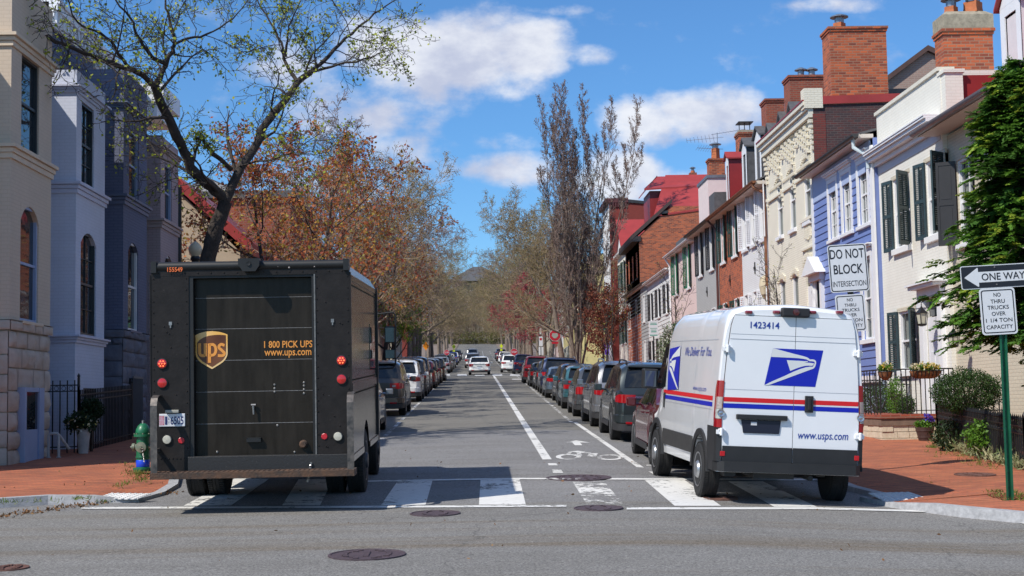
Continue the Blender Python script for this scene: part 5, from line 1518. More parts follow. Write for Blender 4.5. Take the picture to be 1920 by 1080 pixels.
def chimney(root, x0, x1, y0, y1, z0, z1, m, corbel=True, cap=None, pots=(), name='chimney'):
    q = MB(); q.box(x0, x1, y0, y1, z0, z1-(.16 if corbel else 0))
    if corbel:
        q.box(x0-.03, x1+.03, y0-.03, y1+.03, z1-.157, z1-.083); q.box(x0-.06, x1+.06, y0-.06, y1+.06, z1-.08, z1)
    c = q.build(name, m, root)
    zt = z1
    if cap:
        q = MB(); zt = z1+cap
        a = [(x0-.03, y0-.03), (x1+.03, y0-.03), (x1+.03, y1+.03), (x0-.03, y1+.03)]; i_ = .14
        b_ = [(x0+i_, y0+i_), (x1-i_, y0+i_), (x1-i_, y1-i_), (x0+i_, y1-i_)]
        q.raw([(*p, z1+.002) for p in a]+[(*p, zt*.75+z1*.25) for p in a]+[(*p, zt) for p in b_], [(0, 1, 5, 4), (1, 2, 6, 5), (2, 3, 7, 6), (3, 0, 4, 7), (4, 5, 9, 8), (5, 6, 10, 9), (6, 7, 11, 10), (7, 4, 8, 11), (8, 9, 10, 11)])
        q.build('cement_cap', cem, c)
    for (px_, w, h, kind) in pots:
        yc = (y0+y1)/2
        q = MB(); q.lathe((px_, yc, zt), [(w, 0), (w*.92, h*.5), (w*.92, h)], 4 if kind == 's' else 14); pt = q.build('chimney_pot', clay, c)
        q = MB(); q.lathe((px_, yc, zt+h), [(w*.7, 0), (w*.7, .18)], 10); q.lathe((px_, yc, zt+h+.18), [(w*1.35, 0), (w*1.35, .03), (w*.5, .10), (.01, .10)], 12); q.build('pot_cowl', tin if kind != 'd' else gutter_dk, pt)
    return c
def gutter(root, X, n, y0, y1, z, over, m, soff=soffit_m, r=.075, fascia=.16, name='gutter'):
    """boxed eave with a soffit and a half round gutter in front"""
    q = MB(); q.box(X-n*.02, X+n*over, y0, y1, z-fascia, z); e = q.build('eave', soff, root)
    q = MB(); xg = X+n*(over+r*.9); g = []
    for k in range(9):
        a = PI+PI*k/8
        g.append([(xg+math.cos(a)*r, y, z-.01+math.sin(a)*r) for y in (y0-.05, y1+.05)])
    q.grid(g); g2 = [[(p[0]*1+(xg-p[0])*.12, p[1], p[2]+.008) for p in row] for row in g]; q.grid(g2, flip=True)
    for yy in (0, 1): q.face([g[k][yy] for k in range(9)])
    q.build(name, m, root)
    return e
def slope_roof(root, X, n, y0, y1, z, over, run, rise, m, seams=.45, th=.06, name='roof', both=True):
    q = MB(); xe = X+n*over; xr_ = X-n*run
    zz0 = z+.02-0; zr = z+rise
    q.prism([(xe, y0, zz0), (xr_, y0, zr), (X-n*(2*run+over) if both else xr_, y0, zz0), (X-n*(2*run+over) if both else xr_, y0, zz0-th), (xr_, y0, zr-th) if both else (xr_, y0, zz0-th), (xe, y0, zz0-th)] if both else
            [(xe, y0, zz0), (xr_, y0, zr), (xr_, y0, zr-th), (xe, y0, zz0-th)], (0, y1-y0, 0))
    if seams:
        k = int((y1-y0)/seams); d = Vector((xr_-xe, 0, zr-zz0)); u = d.normalized(); nn = Vector((-u.z*(-n), 0, abs(u.x)))
        for i in range(k+1):
            y = y0+(y1-y0)*i/max(1, k); y = min(max(y, y0+.015), y1-.015)
            q.obox(Vector((xe, y, zz0))+d*.5+Vector((0, 0, .02)), d*.5, (0, .012, 0), (0, 0, .022))
    r = q.build(name, m, root)
    # closing gable under both slopes
    return r
def gable(root, X, n, y, z, run, rise, m, name='gable'):
    q = MB(); q.prism([(X, y, z), (X-n*run, y, z+rise), (X-n*2*run, y, z)], (0, .12, 0)); return q.build(name, m, root)
def dormer(root, Xf, n, y0, y1, z0, z1, dep, face_m, side_m, roof_m, rise=.35, rect=None, glass=True):
    q = MB(); Xb = Xf-n*dep
    d = q; d.box(Xf-n*.03, Xb, y0+.02, y1-.02, z0, z1); b = d.build('dormer', side_m, root)
    q = MB(); yc = (y0+y1)/2
    w = (y1-y0)
    wy0, wy1, wz0, wz1 = y0+w*.22, y1-w*.22, z0+.12*(z1-z0), z1-.12*(z1-z0)
    q2 = MB(); front(q2, Xf, n, y0, y1, z0, z1, [(wy0, wy1, wz0, wz1)], .05)
    q2.prism([(Xf+n*.002, y0, z1), (Xf+n*.002, yc, z1+rise), (Xf+n*.002, y1, z1)], (-n*.05, 0, 0))
    q2.build('dormer_front', face_m, b)
    window(b, Xf, n, (wy0, wy1, wz0, wz1), 2, 2, trim_white, 0, .05, False)
    q = MB(); o = .10
    q.prism([(Xf+n*.1, y0-o, z1-.04), (Xf+n*.1, yc, z1+rise+.02), (Xf+n*.1, y1+o, z1-.04), (Xf+n*.1, y1+o, z1+.03), (Xf+n*.1, yc, z1+rise+.10), (Xf+n*.1, y0-o, z1+.03)], (-n*(dep+.1), 0, 0)); q.build('dormer_roof', roof_m, b)
    return b
def downpipe(root, pts, r, m):
    q = MB(); q.tube(pts, r, 8); return q.build('downpipe', m, root, smooth=True)
def gzs(x, y): return gz(min(max(x, -12), 5.6), y)

# ------------------------------------------------------------ right row
def house(name, label, X, y0, y1, group='terraced houses on the right'):
    return thing(name, label, 'house', (X, (y0+y1)/2, gz(X, y0)-.2), group)
def HX(px, py, X=XR): return onX(px, py, X)
yb1 = HX(1773, 400)[0]; yb2 = HX(1650, 400)[0]; yb3 = HX(1532, 420)[0]; yb4 = HX(1440, 420)[0]; yb5 = HX(1390, 440)[0]
yb6 = HX(1346, 450)[0]; yb7 = HX(1304, 480)[0]; yb8 = HX(1258, 520)[0]; yb9 = HX(1215, 560)[0]
base = lambda y: gz(XR, y)-.3

# R1, nearest: tan house under a deep eave
y0, y1 = 24.5, yb1-.003
r1 = house('painted_brick_house', 'nearest cream house on the right, behind the evergreen tree, with a white dormer', XR, y0, y1)
ze = HX(1760, 240)[1]-.08
h1 = wpx(XR+.1, 1797, 1829, 292, 455); h2 = wpx(XR+.1, 1850, 1890, 250, 430); h3 = wpx(XR+.1, 1793, 1815, 575, 690)
q = MB(); front(q, XR+.1, -1, y0, y1, base(y0), ze-.15, [h1, h2]); box_rest(q, XR+.1, -1, y0, y1, base(y0), ze-.15, 8); q.build('wall', br_tan, r1)
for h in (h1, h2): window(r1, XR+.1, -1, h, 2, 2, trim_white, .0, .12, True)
shutter(r1, XR+.1, -1, h1[1]+.03, 1, .42, h1[2], h1[3], sh_black, 62, False, True)
gutter(r1, XR+.1, -1, y0, y1+.35, ze, .55, gutter_m, soffit_m, .10, .10)
slope_roof(r1, XR+.1, -1, y0, y1, ze+.02, .5, 4.2, 2.5, red_metal)
dz0 = HX(1880, 150, 11.2)[1]; dormer(r1, 11.25, -1, HX(1915, 60, 11.25)[0], HX(1876, 60, 11.25)[0], ze+.35, HX(1890, 8, 11.25)[1], 3, trim_white, mat('pale siding', (.66, .60, .60), .6, var=.05), red_metal, .6)
# R2: cream house with a parapet
y0, y1 = yb1, yb2-.003
r2 = house('painted_brick_house', 'cream brick house with slate green louvred shutters, white cornice and a raised parapet', XR, y0, y1)
zp = HX(1650, 213)[1]
zc = HX(1640, 276, XR-.38)[1]
ha, hb_ = wpx(XR, 1676, 1706, 330, 464), wpx(XR, 1752, 1773, 302, 438); hb_ = (hb_[0], hb_[0]+(ha[1]-ha[0]), ha[2], ha[3])
hl = wpx(XR, 1687, 1718, 582, 694); hd = wpx(XR, 1747, 1764, 556, 735)
hd = (hd[0]-.1, hd[0]+.95, base(y0)+.75, hd[3])
q = MB(); front(q, XR, -1, y0, y1, base(y0), zp, [ha, hb_, hl, hd]); box_rest(q, XR, -1, y0, y1, base(y0), zp, 8); q.build('wall', br_cream, r2)
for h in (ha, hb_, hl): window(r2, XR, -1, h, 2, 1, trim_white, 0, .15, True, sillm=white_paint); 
for h, nearang in ((ha, 46), (hb_, 48), (hl, 30)):
    shutter(r2, XR, -1, h[0]-.01, -1, .50, h[2]-.03, h[3]+.02, sh_green, nearang, True, True); shutter(r2, XR, -1, h[1]+.01, 1, .50, h[2]-.03, h[3]+.02, sh_green, 12, True, True)
    # brick lintel
    q = MB(); q.box(XR-.012, XR+.03, h[0]-.12, h[1]+.12, h[3]+.003, h[3]+.10); q.build('lintel', br_tan, r2)
q = MB(); X = XR
for (d0, za, zb) in ((.38, zc-.05, zc+.0), (.33, zc-.13, zc-.053), (.40, zc+.003, zc+.035), (.26, zc-.22, zc-.133), (.12, zc-.34, zc-.223)): q.box(X+.01, X-d0, y0+.12-(.0 if d0 < .3 else .02), y1+.05, za, zb)
q.build('cornice', trim_white, r2)
q = MB(); q.box(X+.01, X-.02, y0+.1, y1, zc-.56, zc-.343); q.build('frieze', mat('grey frieze paint', (.52, .52, .55), .5, var=.03), r2)
q = MB(); q.box(X-.05, X+.35, y0+.02, y1+.04, zp+.002, zp+.09); q.build('parapet_coping', trim_cream, r2)
q = MB(); q.box(XR+.02, XR+.42, y0-.30, y0+.12, zp-1.1, zp-.12); q.box(XR-.02, XR+.46, y0-.34, y0+.16, zp-.117, zp-.04); q.build('parapet_pier', br_cream, r2)
cz = 37.2
cx0, zc1 = onY(1769, 60, cz); cx1, _ = onY(1861, 60, cz); 
_, zt = onY(1815, 53, cz)
chimney(r2, cx0, cx1, cz, cz+.75, zp-1.5, zt, br_orange, True, .50, ((cx0+.36, .20, .18, 's'), (cx1-.36, .28, .30, 's')))
q = MB(); q.box(XR+.45, XR+4, y0-.2, y0+.02, zp-.9, zp-.16); q.build('red_flashing', red_dark, r2)
# door with pilasters and hood
q = MB(); q.box(XR-.0, XR+.07, hd[0]+.08, hd[1]-.08, hd[2], hd[3]-.45)
for (z0, z1) in ((.15, .75), (.85, 1.6)):
    for (a, b_) in ((.14, .44), (.52, .80)): q.box(XR-.02, XR+.01, hd[0]+a, hd[0]+b_, hd[2]+z0, hd[2]+z1)
q.build('door', door_m, r2)
q = MB(); q.box(XR+.05, XR+.06, hd[0]+.08, hd[1]-.08, hd[3]-.42, hd[3]-.05); q.build('fanlight', glass_dark, r2)
q = MB()
for ya in (hd[0]-.28, hd[1]+.02): q.box(XR+.0, XR-.10, ya, ya+.26, hd[2]-.3, hd[3]); q.box(XR, XR-.14, ya-.03, ya+.29, hd[3]-.2, hd[3]-.1)
q.box(XR, XR-.12, hd[0]-.32, hd[1]+.32, hd[3]+.003, hd[3]+.22); q.box(XR, XR-.30, hd[0]-.42, hd[1]+.42, hd[3]+.223, hd[3]+.30); q.box(XR, XR-.36, hd[0]-.48, hd[1]+.48, hd[3]+.303, hd[3]+.35)
q.build('door_surround', trim_white, r2)
# wall lanterns
def lantern(root, x, y, z, s=1.0):
    q = MB(); q.lathe((x, y, z), [(.03, 0), (.10*s, .02), (.12*s, .06)], 6); q.lathe((x, y, z+.30*s), [(.16*s, 0), (.05, .10*s), (.015, .16*s)], 6)
    for k in range(6):
        a = 2*PI*k/6; q.tube([(x+math.cos(a)*.105*s, y+math.sin(a)*.105*s, z+.06), (x+math.cos(a)*.145*s, y+math.sin(a)*.145*s, z+.30*s)], .008, 4)
    q.tube([(x, y, z+.44*s), (x, y, z+.54*s), (x+.12, y, z+.62*s), (x+.32, y, z+.55*s), (x+.40, y, z+.4*s)], .012, 6)
    l = q.build('lantern', black_iron, root); q = MB(); q.lathe((x, y, z+.06), [(.085*s, 0), (.125*s, .24*s)], 6); q.build('lantern_glass', glass_mat('lamp glass', (.5, .48, .38), .1), l)
ly, lz = HX(1729, 612, XR-.4); lantern(r2, XR-.4, ly, lz, 1.0)
ly, lz = HX(1789, 652, XR-.35); lantern(r2, XR-.35, ly, lz-.0, .9)
# R3: blue clapboard house
y0, y1 = yb2, yb3-.003; X = XR-.12
r3 = house('clapboard_house', 'blue clapboard house with white trim and window hoods', X, y0, y1)
ze = HX(1618, 246, X-.35)[1]
zs0 = HX(1630, 706, X)[1]
hs = [wpx(X, 1554, 1571, 344, 449), wpx(X, 1579, 1597, 324, 438), wpx(X, 1608, 1629, 304, 421)]
zt_ = sum(h[3] for h in hs)/3; zb_ = sum(h[2] for h in hs)/3
hs = [(h[0], h[0]+.92, zb_, zt_) for h in hs]
hw_ = wpx(X, 1621, 1637, 480, 636); hw_ = (hw_[0], hw_[0]+.95, hw_[2], hw_[3])
hd = wpx(X, 1536, 1546, 525, 700)
hd = (hd[0], hd[0]+.95, zs0-.1, hd[3])
q = MB(); front(q, X, -1, y0, y1, zs0, ze-.9, hs+[hw_, hd], .12, .205); box_rest(q, X, -1, y0, y1, zs0, ze-.1, 7); q.build('wall', clap_blue, r3)
q = MB(); front(q, X+.03, -1, y0+.005, y1, base(y0), zs0, []); box_rest(q, X+.03, -1, y0+.005, y1-.005, base(y0), zs0-.01, 6); q.build('foundation', mat('pale blue stone', (.26, .31, .42), .8, var=.15, vs=3, bump=.3, bs=8), r3)
q = MB(); q.box(X+.0, X-.05, y0-.0, y1, zs0-.16, zs0+.02); q.box(X+.0, X-.06, y0-.02, y0+.26, zs0+.023, ze-.3); q.box(X, X-.05, y1-.2, y1-.003, zs0+.023, ze-.3); q.build('corner_board', trim_white, r3)
q = MB(); q.box(X+.02, X-.03, y0+.262, y1-.202, ze-.9, ze-.12); q.build('frieze_board', mat('pale blue frieze', (.38, .46, .66), .5, var=.03), r3)
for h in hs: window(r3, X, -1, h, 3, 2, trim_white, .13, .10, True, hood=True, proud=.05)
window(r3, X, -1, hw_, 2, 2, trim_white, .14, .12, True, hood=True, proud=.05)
gutter(r3, X, -1, y0, y1, ze, .38, gutter_dk, soffit_m, .09, .10); slope_roof(r3, X, -1, y0, y1, ze+.02, .34, 3.5, 1.0, slate, 0)
q = MB(); q.box(X+.05, X+.09, hd[0], hd[1], hd[2], hd[3]-.35); q.build('door', sh_green, r3)
q = MB()
for ya in (hd[0]-.22, hd[1]): q.box(X, X-.12, ya, ya+.22, hd[2], hd[3])
q.box(X, X-.16, hd[0]-.26, hd[1]+.26, hd[3]+.003, hd[3]+.2)
q.prism([(X-.002, hd[0]-.45, hd[3]+.203), (X-.002, (hd[0]+hd[1])/2, hd[3]+.75), (X-.002, hd[1]+.45, hd[3]+.203)], (-.34, 0, 0)); q.build('door_surround', trim_white, r3)
downpipe(r3, [(X-.42, y0+.35, ze-.05), (X-.42, y0+.35, ze-.3), (X-.12, y0+.14, ze-.55), (X-.11, y0+.13, ze-.9)], .055, mat('pale pipe', (.48, .56, .60), .4))
# R4: tall cream brick house with decorated cornice
y0, y1 = yb3, yb4-.003; X = XR
r4 = house('painted_brick_house', 'tall ivory brick house with a patterned brick cornice and dark brick side wall', X, y0, y1)
zt4 = HX(1520, 186, X-.25)[1]
hs = [wpx(X, 1459, 1466, 333, 442), wpx(X, 1482, 1490, 318, 431), wpx(X, 1509, 1518, 298, 417)]
zt_ = sum(h[3] for h in hs)/3; zb_ = sum(h[2] for h in hs)/3; hs = [(h[0]-.1, h[0]+.78, zb_, zt_) for h in hs]
hg = [wpx(X, 1462, 1470, 524, 640), wpx(X, 1485, 1494, 511, 640)]; ztg = hg[0][3]
hg = [(hs[0][0], hs[0][1], ztg-2.1, ztg), (hs[1][0], hs[1][1], ztg-2.1, ztg)]; hd = (hs[2][0]-.08, hs[2][1]+.12, ztg-2.3, ztg+.15)
q = MB(); front(q, X, -1, y0, y1, base(y0), zt4-.1, hs+hg+[hd]); box_rest(q, X, -1, y0, y1, base(y0), zt4-.1, 9, False); q.build('wall', br_ivory, r4)
q = MB(); Zs = zt4-.02; q.face([(X+.0, y0, base(y0)), (X+9, y0, base(y0)), (X+9, y0, Zs+.2), (X+.0, y0, Zs)]); q.build('side_wall', br_dark, r4)
q = MB(); q.box(X-.02, X+.38, y0-.012, y0, base(y0), zt4-.3); q.build('corner_bricks', brick_mat('dark red corner brick', (.19, .032, .026), (.10, .028, .028), (.12, .06, .05)), r4)
q = MB(); q.prism([(X+.30, y0-.06, Zs+.02), (X+9, y0-.06, Zs+.22), (X+9, y0-.06, Zs+.47), (X+.30, y0-.06, Zs+.27)], (0, .3, 0)); q.build('red_flashing', red_metal, r4)
for h in hs: window(r4, X, -1, h, 1, 1, trim_white, 0, .13, True, arch=.12, wallm=br_ivory)
for h in hg: window(r4, X, -1, h, 1, 1, trim_white, 0, .13, True, arch=.12, wallm=br_ivory)
for h in hs+hg:
    q = MB(); yc = (h[0]+h[1])/2; n_ = 9
    for k in range(n_):
        t = -1+2*k/(n_-1); y = yc+t*(h[1]-h[0])*.62; z = h[3]-.02+.14*(1-t*t)
        q.obox((X-.03, y, z), (.035, 0, 0), (0, .035, .035*(-t)*.5), (0, .035*t*.5, .09))
    q.build('window_arch', br_ivory, r4)
q = MB(); q.box(X+.05, X+.1, hd[0], hd[1], hd[2], hd[3]-.7); q.build('door', door_m, r4); q = MB(); q.box(X+.06, X+.1, hd[0], hd[1], hd[3]-.66, hd[3]); q.build('fanlight', glass_dark, r4)
# cornice, checker brick panels, string courses, corner brackets
q = MB(); zc = zt4
q.box(X+.01, X-.32, y0-.02, y1+.1, zc-.02, zc+.10); q.box(X+.01, X-.24, y0, y1+.05, zc-.18, zc-.023); q.box(X+.01, X-.16, y0, y1+.05, zc-.40, zc-.183); q.build('cornice', trim_cream, r4)
q = MB(); q.box(X-.34, X+.2, y0-.02, y1+.1, zc+.103, zc+.15); q.build('roof_edge', red_dark, r4)
q = MB(); q.box(X-.28, X+.3, y0-.06, y0+.40, zc-.12, zc+.50); q.build('parapet_end', br_ivory, r4)
q = MB(); L4 = y1-y0; nP = 3
for p_ in range(nP):
    a = y0+.35+(L4-.7)*p_/nP+.12; b_ = y0+.35+(L4-.7)*(p_+1)/nP-.12; nc = 7
    for c in range(nc):
        yc = a+(b_-a)*(c+.5)/nc; depth_ = 8-abs(c-0)*0-int(abs(c-nc/2+.5)*-1.4) if False else 4+int((nc-1-c)*.9)
        for r_ in range(depth_):
            if (r_+c) % 2 == 0: continue
            q.box(X-.12, X+.0, yc-.085, yc+.085, zc-.50-.115*(r_+1), zc-.50-.115*r_-.02)
    q.box(X-.06, X, a, b_, zc-.455, zc-.42)
    zl = zc-.50-.115*4.5
    for c in range(16):
        yc = a+(b_-a)*(c+.5)/16; q.box(X-.06, X, yc-.03, yc+.03, zc-1.75, zc-1.66)
q.box(X-.07, X, y0+.3, y0+L4*.36, zc-2.10, zc-2.02); q.box(X-.07, X, y0+L4*.40, y0+L4*.62, zc-2.10, zc-2.02); q.box(X-.07, X, y0+L4*.66, y1-.3, zc-2.10, zc-2.02)
for yy in (y0+L4*.38, y0+L4*.64, y0+.1, y1-.2):
    for k in range(4): q.box(X-.09+.02*k, X, yy-.06, yy+.06, zc-2.05-.16*k, zc-1.95-.16*k)
for yy in (y0+.12, y1-.22):
    for k in range(6): q.box(X-.14+.015*k, X, yy-.09, yy+.09, zc-.56-.17*k, zc-.46-.17*k)
q.build('brick_relief', br_ivory, r4)
zd = hd[3]
q = MB(); q.box(X-.10, X, hd[0]-.3, hd[1]+.3, zd+1.35, zd+1.45); q.box(X-.08, X, hd[0]-.25, hd[1]+.25, zd+.45, zd+.53)
for c in range(5): q.box(X-.06, X, hd[0]+.1+c*.18, hd[0]+.2+c*.18, zd+.75+.04*abs(c-2), zd+1.15)
for c in range(7):
    t = -1+2*c/6; q.obox((X-.05, (hd[0]+hd[1])/2+t*.55, zd+.02+.22*(1-t*t)), (.06, 0, 0), (0, .06, 0), (0, 0, .10))
q.build('door_hood', br_ivory, r4)
# dormers: three small white gables above the cornice
q = MB()
for (xl, xr, yt, yb) in ((1434, 1447, 218, 245), (1456, 1470, 196, 225), (1471, 1490, 176, 215)):
    ya, z_ = onX(xr, yb, X+.7); yb_, _ = onX(xl, yb, X+.7); _, zt = onX((xl+xr)/2, yt, X+.7)
    dormer(r4, X+.7, -1, ya, ya+1.1, zc+.1, zc+.75, 2.5, trim_white, slate, slate, .55)
cy = y0+.05
for (pxl, pxr, pyt, pyb, m_, pots, dy) in ((1555, 1661, 50, 205, br_orange, ((-.45, .22, .24, 's'),), .6), (1480, 1556, 141, 172, br_red, ((-.2, .17, .10, 'r'), (.2, .17, .10, 'r')), 7.0), (1436, 1470, 185, 240, br_red, (), 12.0)):
    x0, zt = onY(pxl, pyt, cy+dy); x1, _ = onY(pxr, pyt, cy+dy); xm = (x0+x1)/2
    chimney(r4, x0, x1, cy+dy, cy+dy+1.0, zc-1.0, zt, m_, True, None, tuple((xm+p[0], *p[1:]) for p in pots))
q = MB(); q.box(X+1.2, X+8, y0+1.7, y0+5, zc+.1, onY(1500, 172, y0+2)[1]); q.build('roof', slate, r4)
# old brick gable behind
yg = yb3+4.0
x0, z0 = onY(1664, 152, yg); xp, zp_ = onY(1738, 97, yg); x1, z1 = onY(1850, 150, yg)
bh = thing('brick_house', 'old rose brick gable rising behind the cream parapet between two chimneys', 'house', ((x0+x1)/2, yg, gz(8, yg)))
q = MB(); q.prism([(x0, yg, gz(8, yg)), (x1, yg, gz(8, yg)), (x1, yg, z1), (xp, yg, zp_), (x0, yg, z0)], (0, 6, 0)); q.build('wall', br_old, bh)
q = MB()
for a, c in (((x0-.1, z0-.08), (xp, zp_)), ((xp, zp_), (x1+.2, z1-.1))):
    q.prism([(a[0], yg-.15, a[1]+.01), (c[0], yg-.15, c[1]+.01), (c[0], yg-.15, c[1]+.20), (a[0], yg-.15, a[1]+.20)], (0, 6.3, 0))
q.build('roof', mat('brown roof edge', (.10, .055, .045), .6, var=.2), bh)

# R5 to R7: three houses under one long eave
ze5 = HX(1436, 322, XR-.42)[1]
specs = [('painted_brick_house', 'white painted brick house with white shutters and a copper downpipe', yb4, yb5, br_white, sh_white, 3),
         ('brick_house', 'bare red brick house with bottle green shutters in the row', yb5, yb6, br_orange, sh_dkgreen, 2),
         ('painted_brick_house', 'grey painted brick house with black shutters in the row', yb6, yb7, br_grey, sh_black, 2)]
Rr = []
zw1 = HX(1415, 352)[1]; zw0 = HX(1415, 458)[1]
zg1 = HX(1415, 548)[1]
for i, (nm, lab, y0, y1, m_, sm, nw) in enumerate(specs):
    r = house(nm, lab, XR, y0, y1); Rr.append(r); y1 -= .003
    Lh = y1-y0; hs = []; hg = []
    for k in range(nw):
        yc = y0+Lh*(k+.5)/nw; hs.append((yc-.42, yc+.42, zw0+.0, zw1-.05)); hg.append((yc-.40, yc+.40, zg1-1.6, zg1))
    q = MB(); front(q, XR, -1, y0, y1, base(y0), ze5-.12, hs+hg); box_rest(q, XR, -1, y0, y1, base(y0), ze5-.12, 8); q.build('wall', m_, r)
    for h in hs+hg:
        window(r, XR, -1, h, 2, 2, trim_white, .05, .12, False)
        w_ = .40 if nw == 3 else .44
        if h in hs or i < 2:
            shutter(r, XR, -1, h[0]-.06, -1, w_, h[2], h[3], sm, 14); shutter(r, XR, -1, h[1]+.06, 1, w_, h[2], h[3], sm, 14)
    gutter(r, XR, -1, y0, y1, ze5, .40, copper if i < 2 else gutter_dk, soffit_m, .085, .12)
    slope_roof(r, XR, -1, y0, y1, ze5+.02, .36, 4, 2.2, slate if i < 2 else red_dark, 0 if i < 2 else .5)
    q = MB(); yc = (y0+y1)/2; zz_ = (zw0+zg1)/2; q.box(XR-.03, XR, yc-.05, yc+.05, zz_-.22, zz_+.22); q.obox((XR-.035, yc, zz_), (.012, 0, 0), (0, .13, 0), (0, 0, .05)); q.build('wall_anchor', black_iron, r)
downpipe(Rr[0], [(XR-.48, yb4+.25, ze5-.05), (XR-.45, yb4+.22, ze5-.22), (XR-.10, yb4+.12, ze5-.42), (XR-.09, yb4+.10, ze5-.6), (XR-.09, yb4+.10, base(yb4)+.3)], .055, copper)
downpipe(Rr[1], [(XR-.48, yb6-.1, ze5-.05), (XR-.1, yb6-.15, ze5-.5), (XR-.09, yb6-.15, base(yb6))], .055, mat('brown pipe', (.09, .035, .03), .5))
q = MB(); yv, zv = HX(1441, 545); q.lathe((XR-.02, yv+.5, zv), [(.01, -.3), (.16, -.1), (.22, .2), (.18, .5), (.02, .62)], 12); q.build('wall_plaque', mat('stone shade', (.5, .43, .3), .7, var=.1), Rr[0])
Xd = XR+.75
for (root_, pl, pr, yt, yb, fm, sm, rm, rise) in ((Rr[0], 1415, 1427, 256, 320, trim_white, slate, slate, .35), (Rr[0], 1391, 1400, 277, 330, trim_white, slate, slate, .35), (Rr[1], 1361, 1366.5, 298, 356, trim_white, red_dark, red_metal, .25)):
    ya, _ = onX(pr, (yt+yb)/2, Xd); yb_, _ = onX(pl, (yt+yb)/2, Xd); _, zt = onX((pl+pr)/2, yt, Xd)
    dormer(root_, Xd, -1, ya, yb_, ze5+.3, zt, 2.6, fm, sm, rm, rise)
# pale pink upper block with a brick chimney on it
Yp = onX(1324, 360, Xd)[0]-1.2
x0, z0 = onY(1327, 334, Yp); x1, _ = onY(1362, 334, Yp)
q = MB(); q.box(x0, x1+1, Yp, Yp+3, ze5-.2, z0); q.build('roof_block', mat('pale pink render', (.70, .58, .56), .7, var=.06), Rr[2])
q = MB(); q.box(x0-.06, x1+1.05, Yp-.06, Yp+3.05, z0+.003, z0+.14); q.build('roof_block_trim', tin, Rr[2])
x0, zt = onY(1330, 297, Yp+.4); x1, _ = onY(1359, 297, Yp+.4); chimney(Rr[2], x0, x1, Yp+.4, Yp+1.2, z0+.145, zt, br_orange, True, None, (((x0+x1)/2, .22, .55, 's'),))
q = MB(); xa, za = onY(1339, 360, Yp-4); xb, zb = onY(1368, 386, Yp-4); q.box(xa, xb, Yp-4, Yp-2.5, zb-.6, za); q.build('roof_hatch', slate, Rr[2])
x0, zt = onY(1386, 248, 65); x1, _ = onY(1414, 248, 65); chimney(Rr[1], x0, x1, 65, 66, ze5+.6, zt, br_orange, True, .14, ())
q = MB(); zt_ = zt+.14
for xx in (x0+.1, (x0+x1)/2, x1-.1): q.tube([(xx, 65.5, zt_), (xx, 65.5, zt_+.35)], .02, 4)
q.box(x0, x1, 65.1, 65.9, zt_+.35, zt_+.39); q.build('chimney_cage', gutter_dk, Rr[1])
# antenna on the chimney: a thing of its own
ax, az = onY(1345, 262, Yp+.8)
an = thing('roof_antenna', 'spidery silver television antenna above the brick chimney on the right row', 'antenna', (ax, Yp+.8, az-1.2))
alum = mat('antenna metal', (.38, .38, .40), .4, metal=.6)
q = MB(); q.tube([(ax, Yp+.8, az-1.6), (ax, Yp+.8, az+.35)], .02, 6); q.build('mast', alum, an)
for (d, z_, ln) in (((1, .2, .18), .3, 1.5), ((-1, .3, -.03), .1, 1.5), ((-.9, -.3, .0), -.45, 1.1)):
    u = Vector(d).normalized(); q = MB(); c = Vector((ax, Yp+.8, az+z_)); q.tube([c-u*.3, c+u*ln], .013, 5)
    for k in range(8):
        p = c+u*(ln*(k+1)/8); s_ = .34-.02*k; w_ = Vector((-u.y, u.x, .5)).normalized(); q.tube([p-w_*s_, p+w_*s_], .0065, 4)
    q.build('boom', alum, an)

# R8: pink house
y0, y1 = yb7, yb8-.003
r8 = house('painted_brick_house', 'pale pink painted house with green shutters and a grey roof edge', XR, y0, y1)
ze = HX(1300, 440, XR-.3)[1]; zw1 = HX(1282, 468)[1]; zw0 = HX(1282, 545)[1]
hs = [(y0+(y1-y0)*t-.42, y0+(y1-y0)*t+.42, zw0, zw1) for t in (.25, .75)]; hg = [(h[0], h[1], zw0-3.2, zw0-1.5) for h in hs]
q = MB(); front(q, XR, -1, y0, y1, base(y0), ze-.1, hs+hg); box_rest(q, XR, -1, y0, y1, base(y0), ze-.1, 8); q.build('wall', br_pink, r8)
for h in hs+hg:
    window(r8, XR, -1, h, 2, 2, trim_white, .05, .12, False); shutter(r8, XR, -1, h[0]-.06, -1, .48, h[2], h[3], mat('green shutters', (.012, .13, .06), .5), 14); shutter(r8, XR, -1, h[1]+.06, 1, .48, h[2], h[3], mat('green shutters', (.012, .13, .06), .5), 14)
gutter(r8, XR, -1, y0, y1, ze, .28, trim_white, trim_white, .08, .12)
q = MB(); q.box(XR+.3, XR+7, y0+.1, y1-.1, ze-.1, ze+.75); q.build('roof', tin, r8)
downpipe(r8, [(XR-.34, y1-.1, ze-.05), (XR-.08, y1-.15, ze-.5), (XR-.08, y1-.15, base(y1))], .05, trim_white)
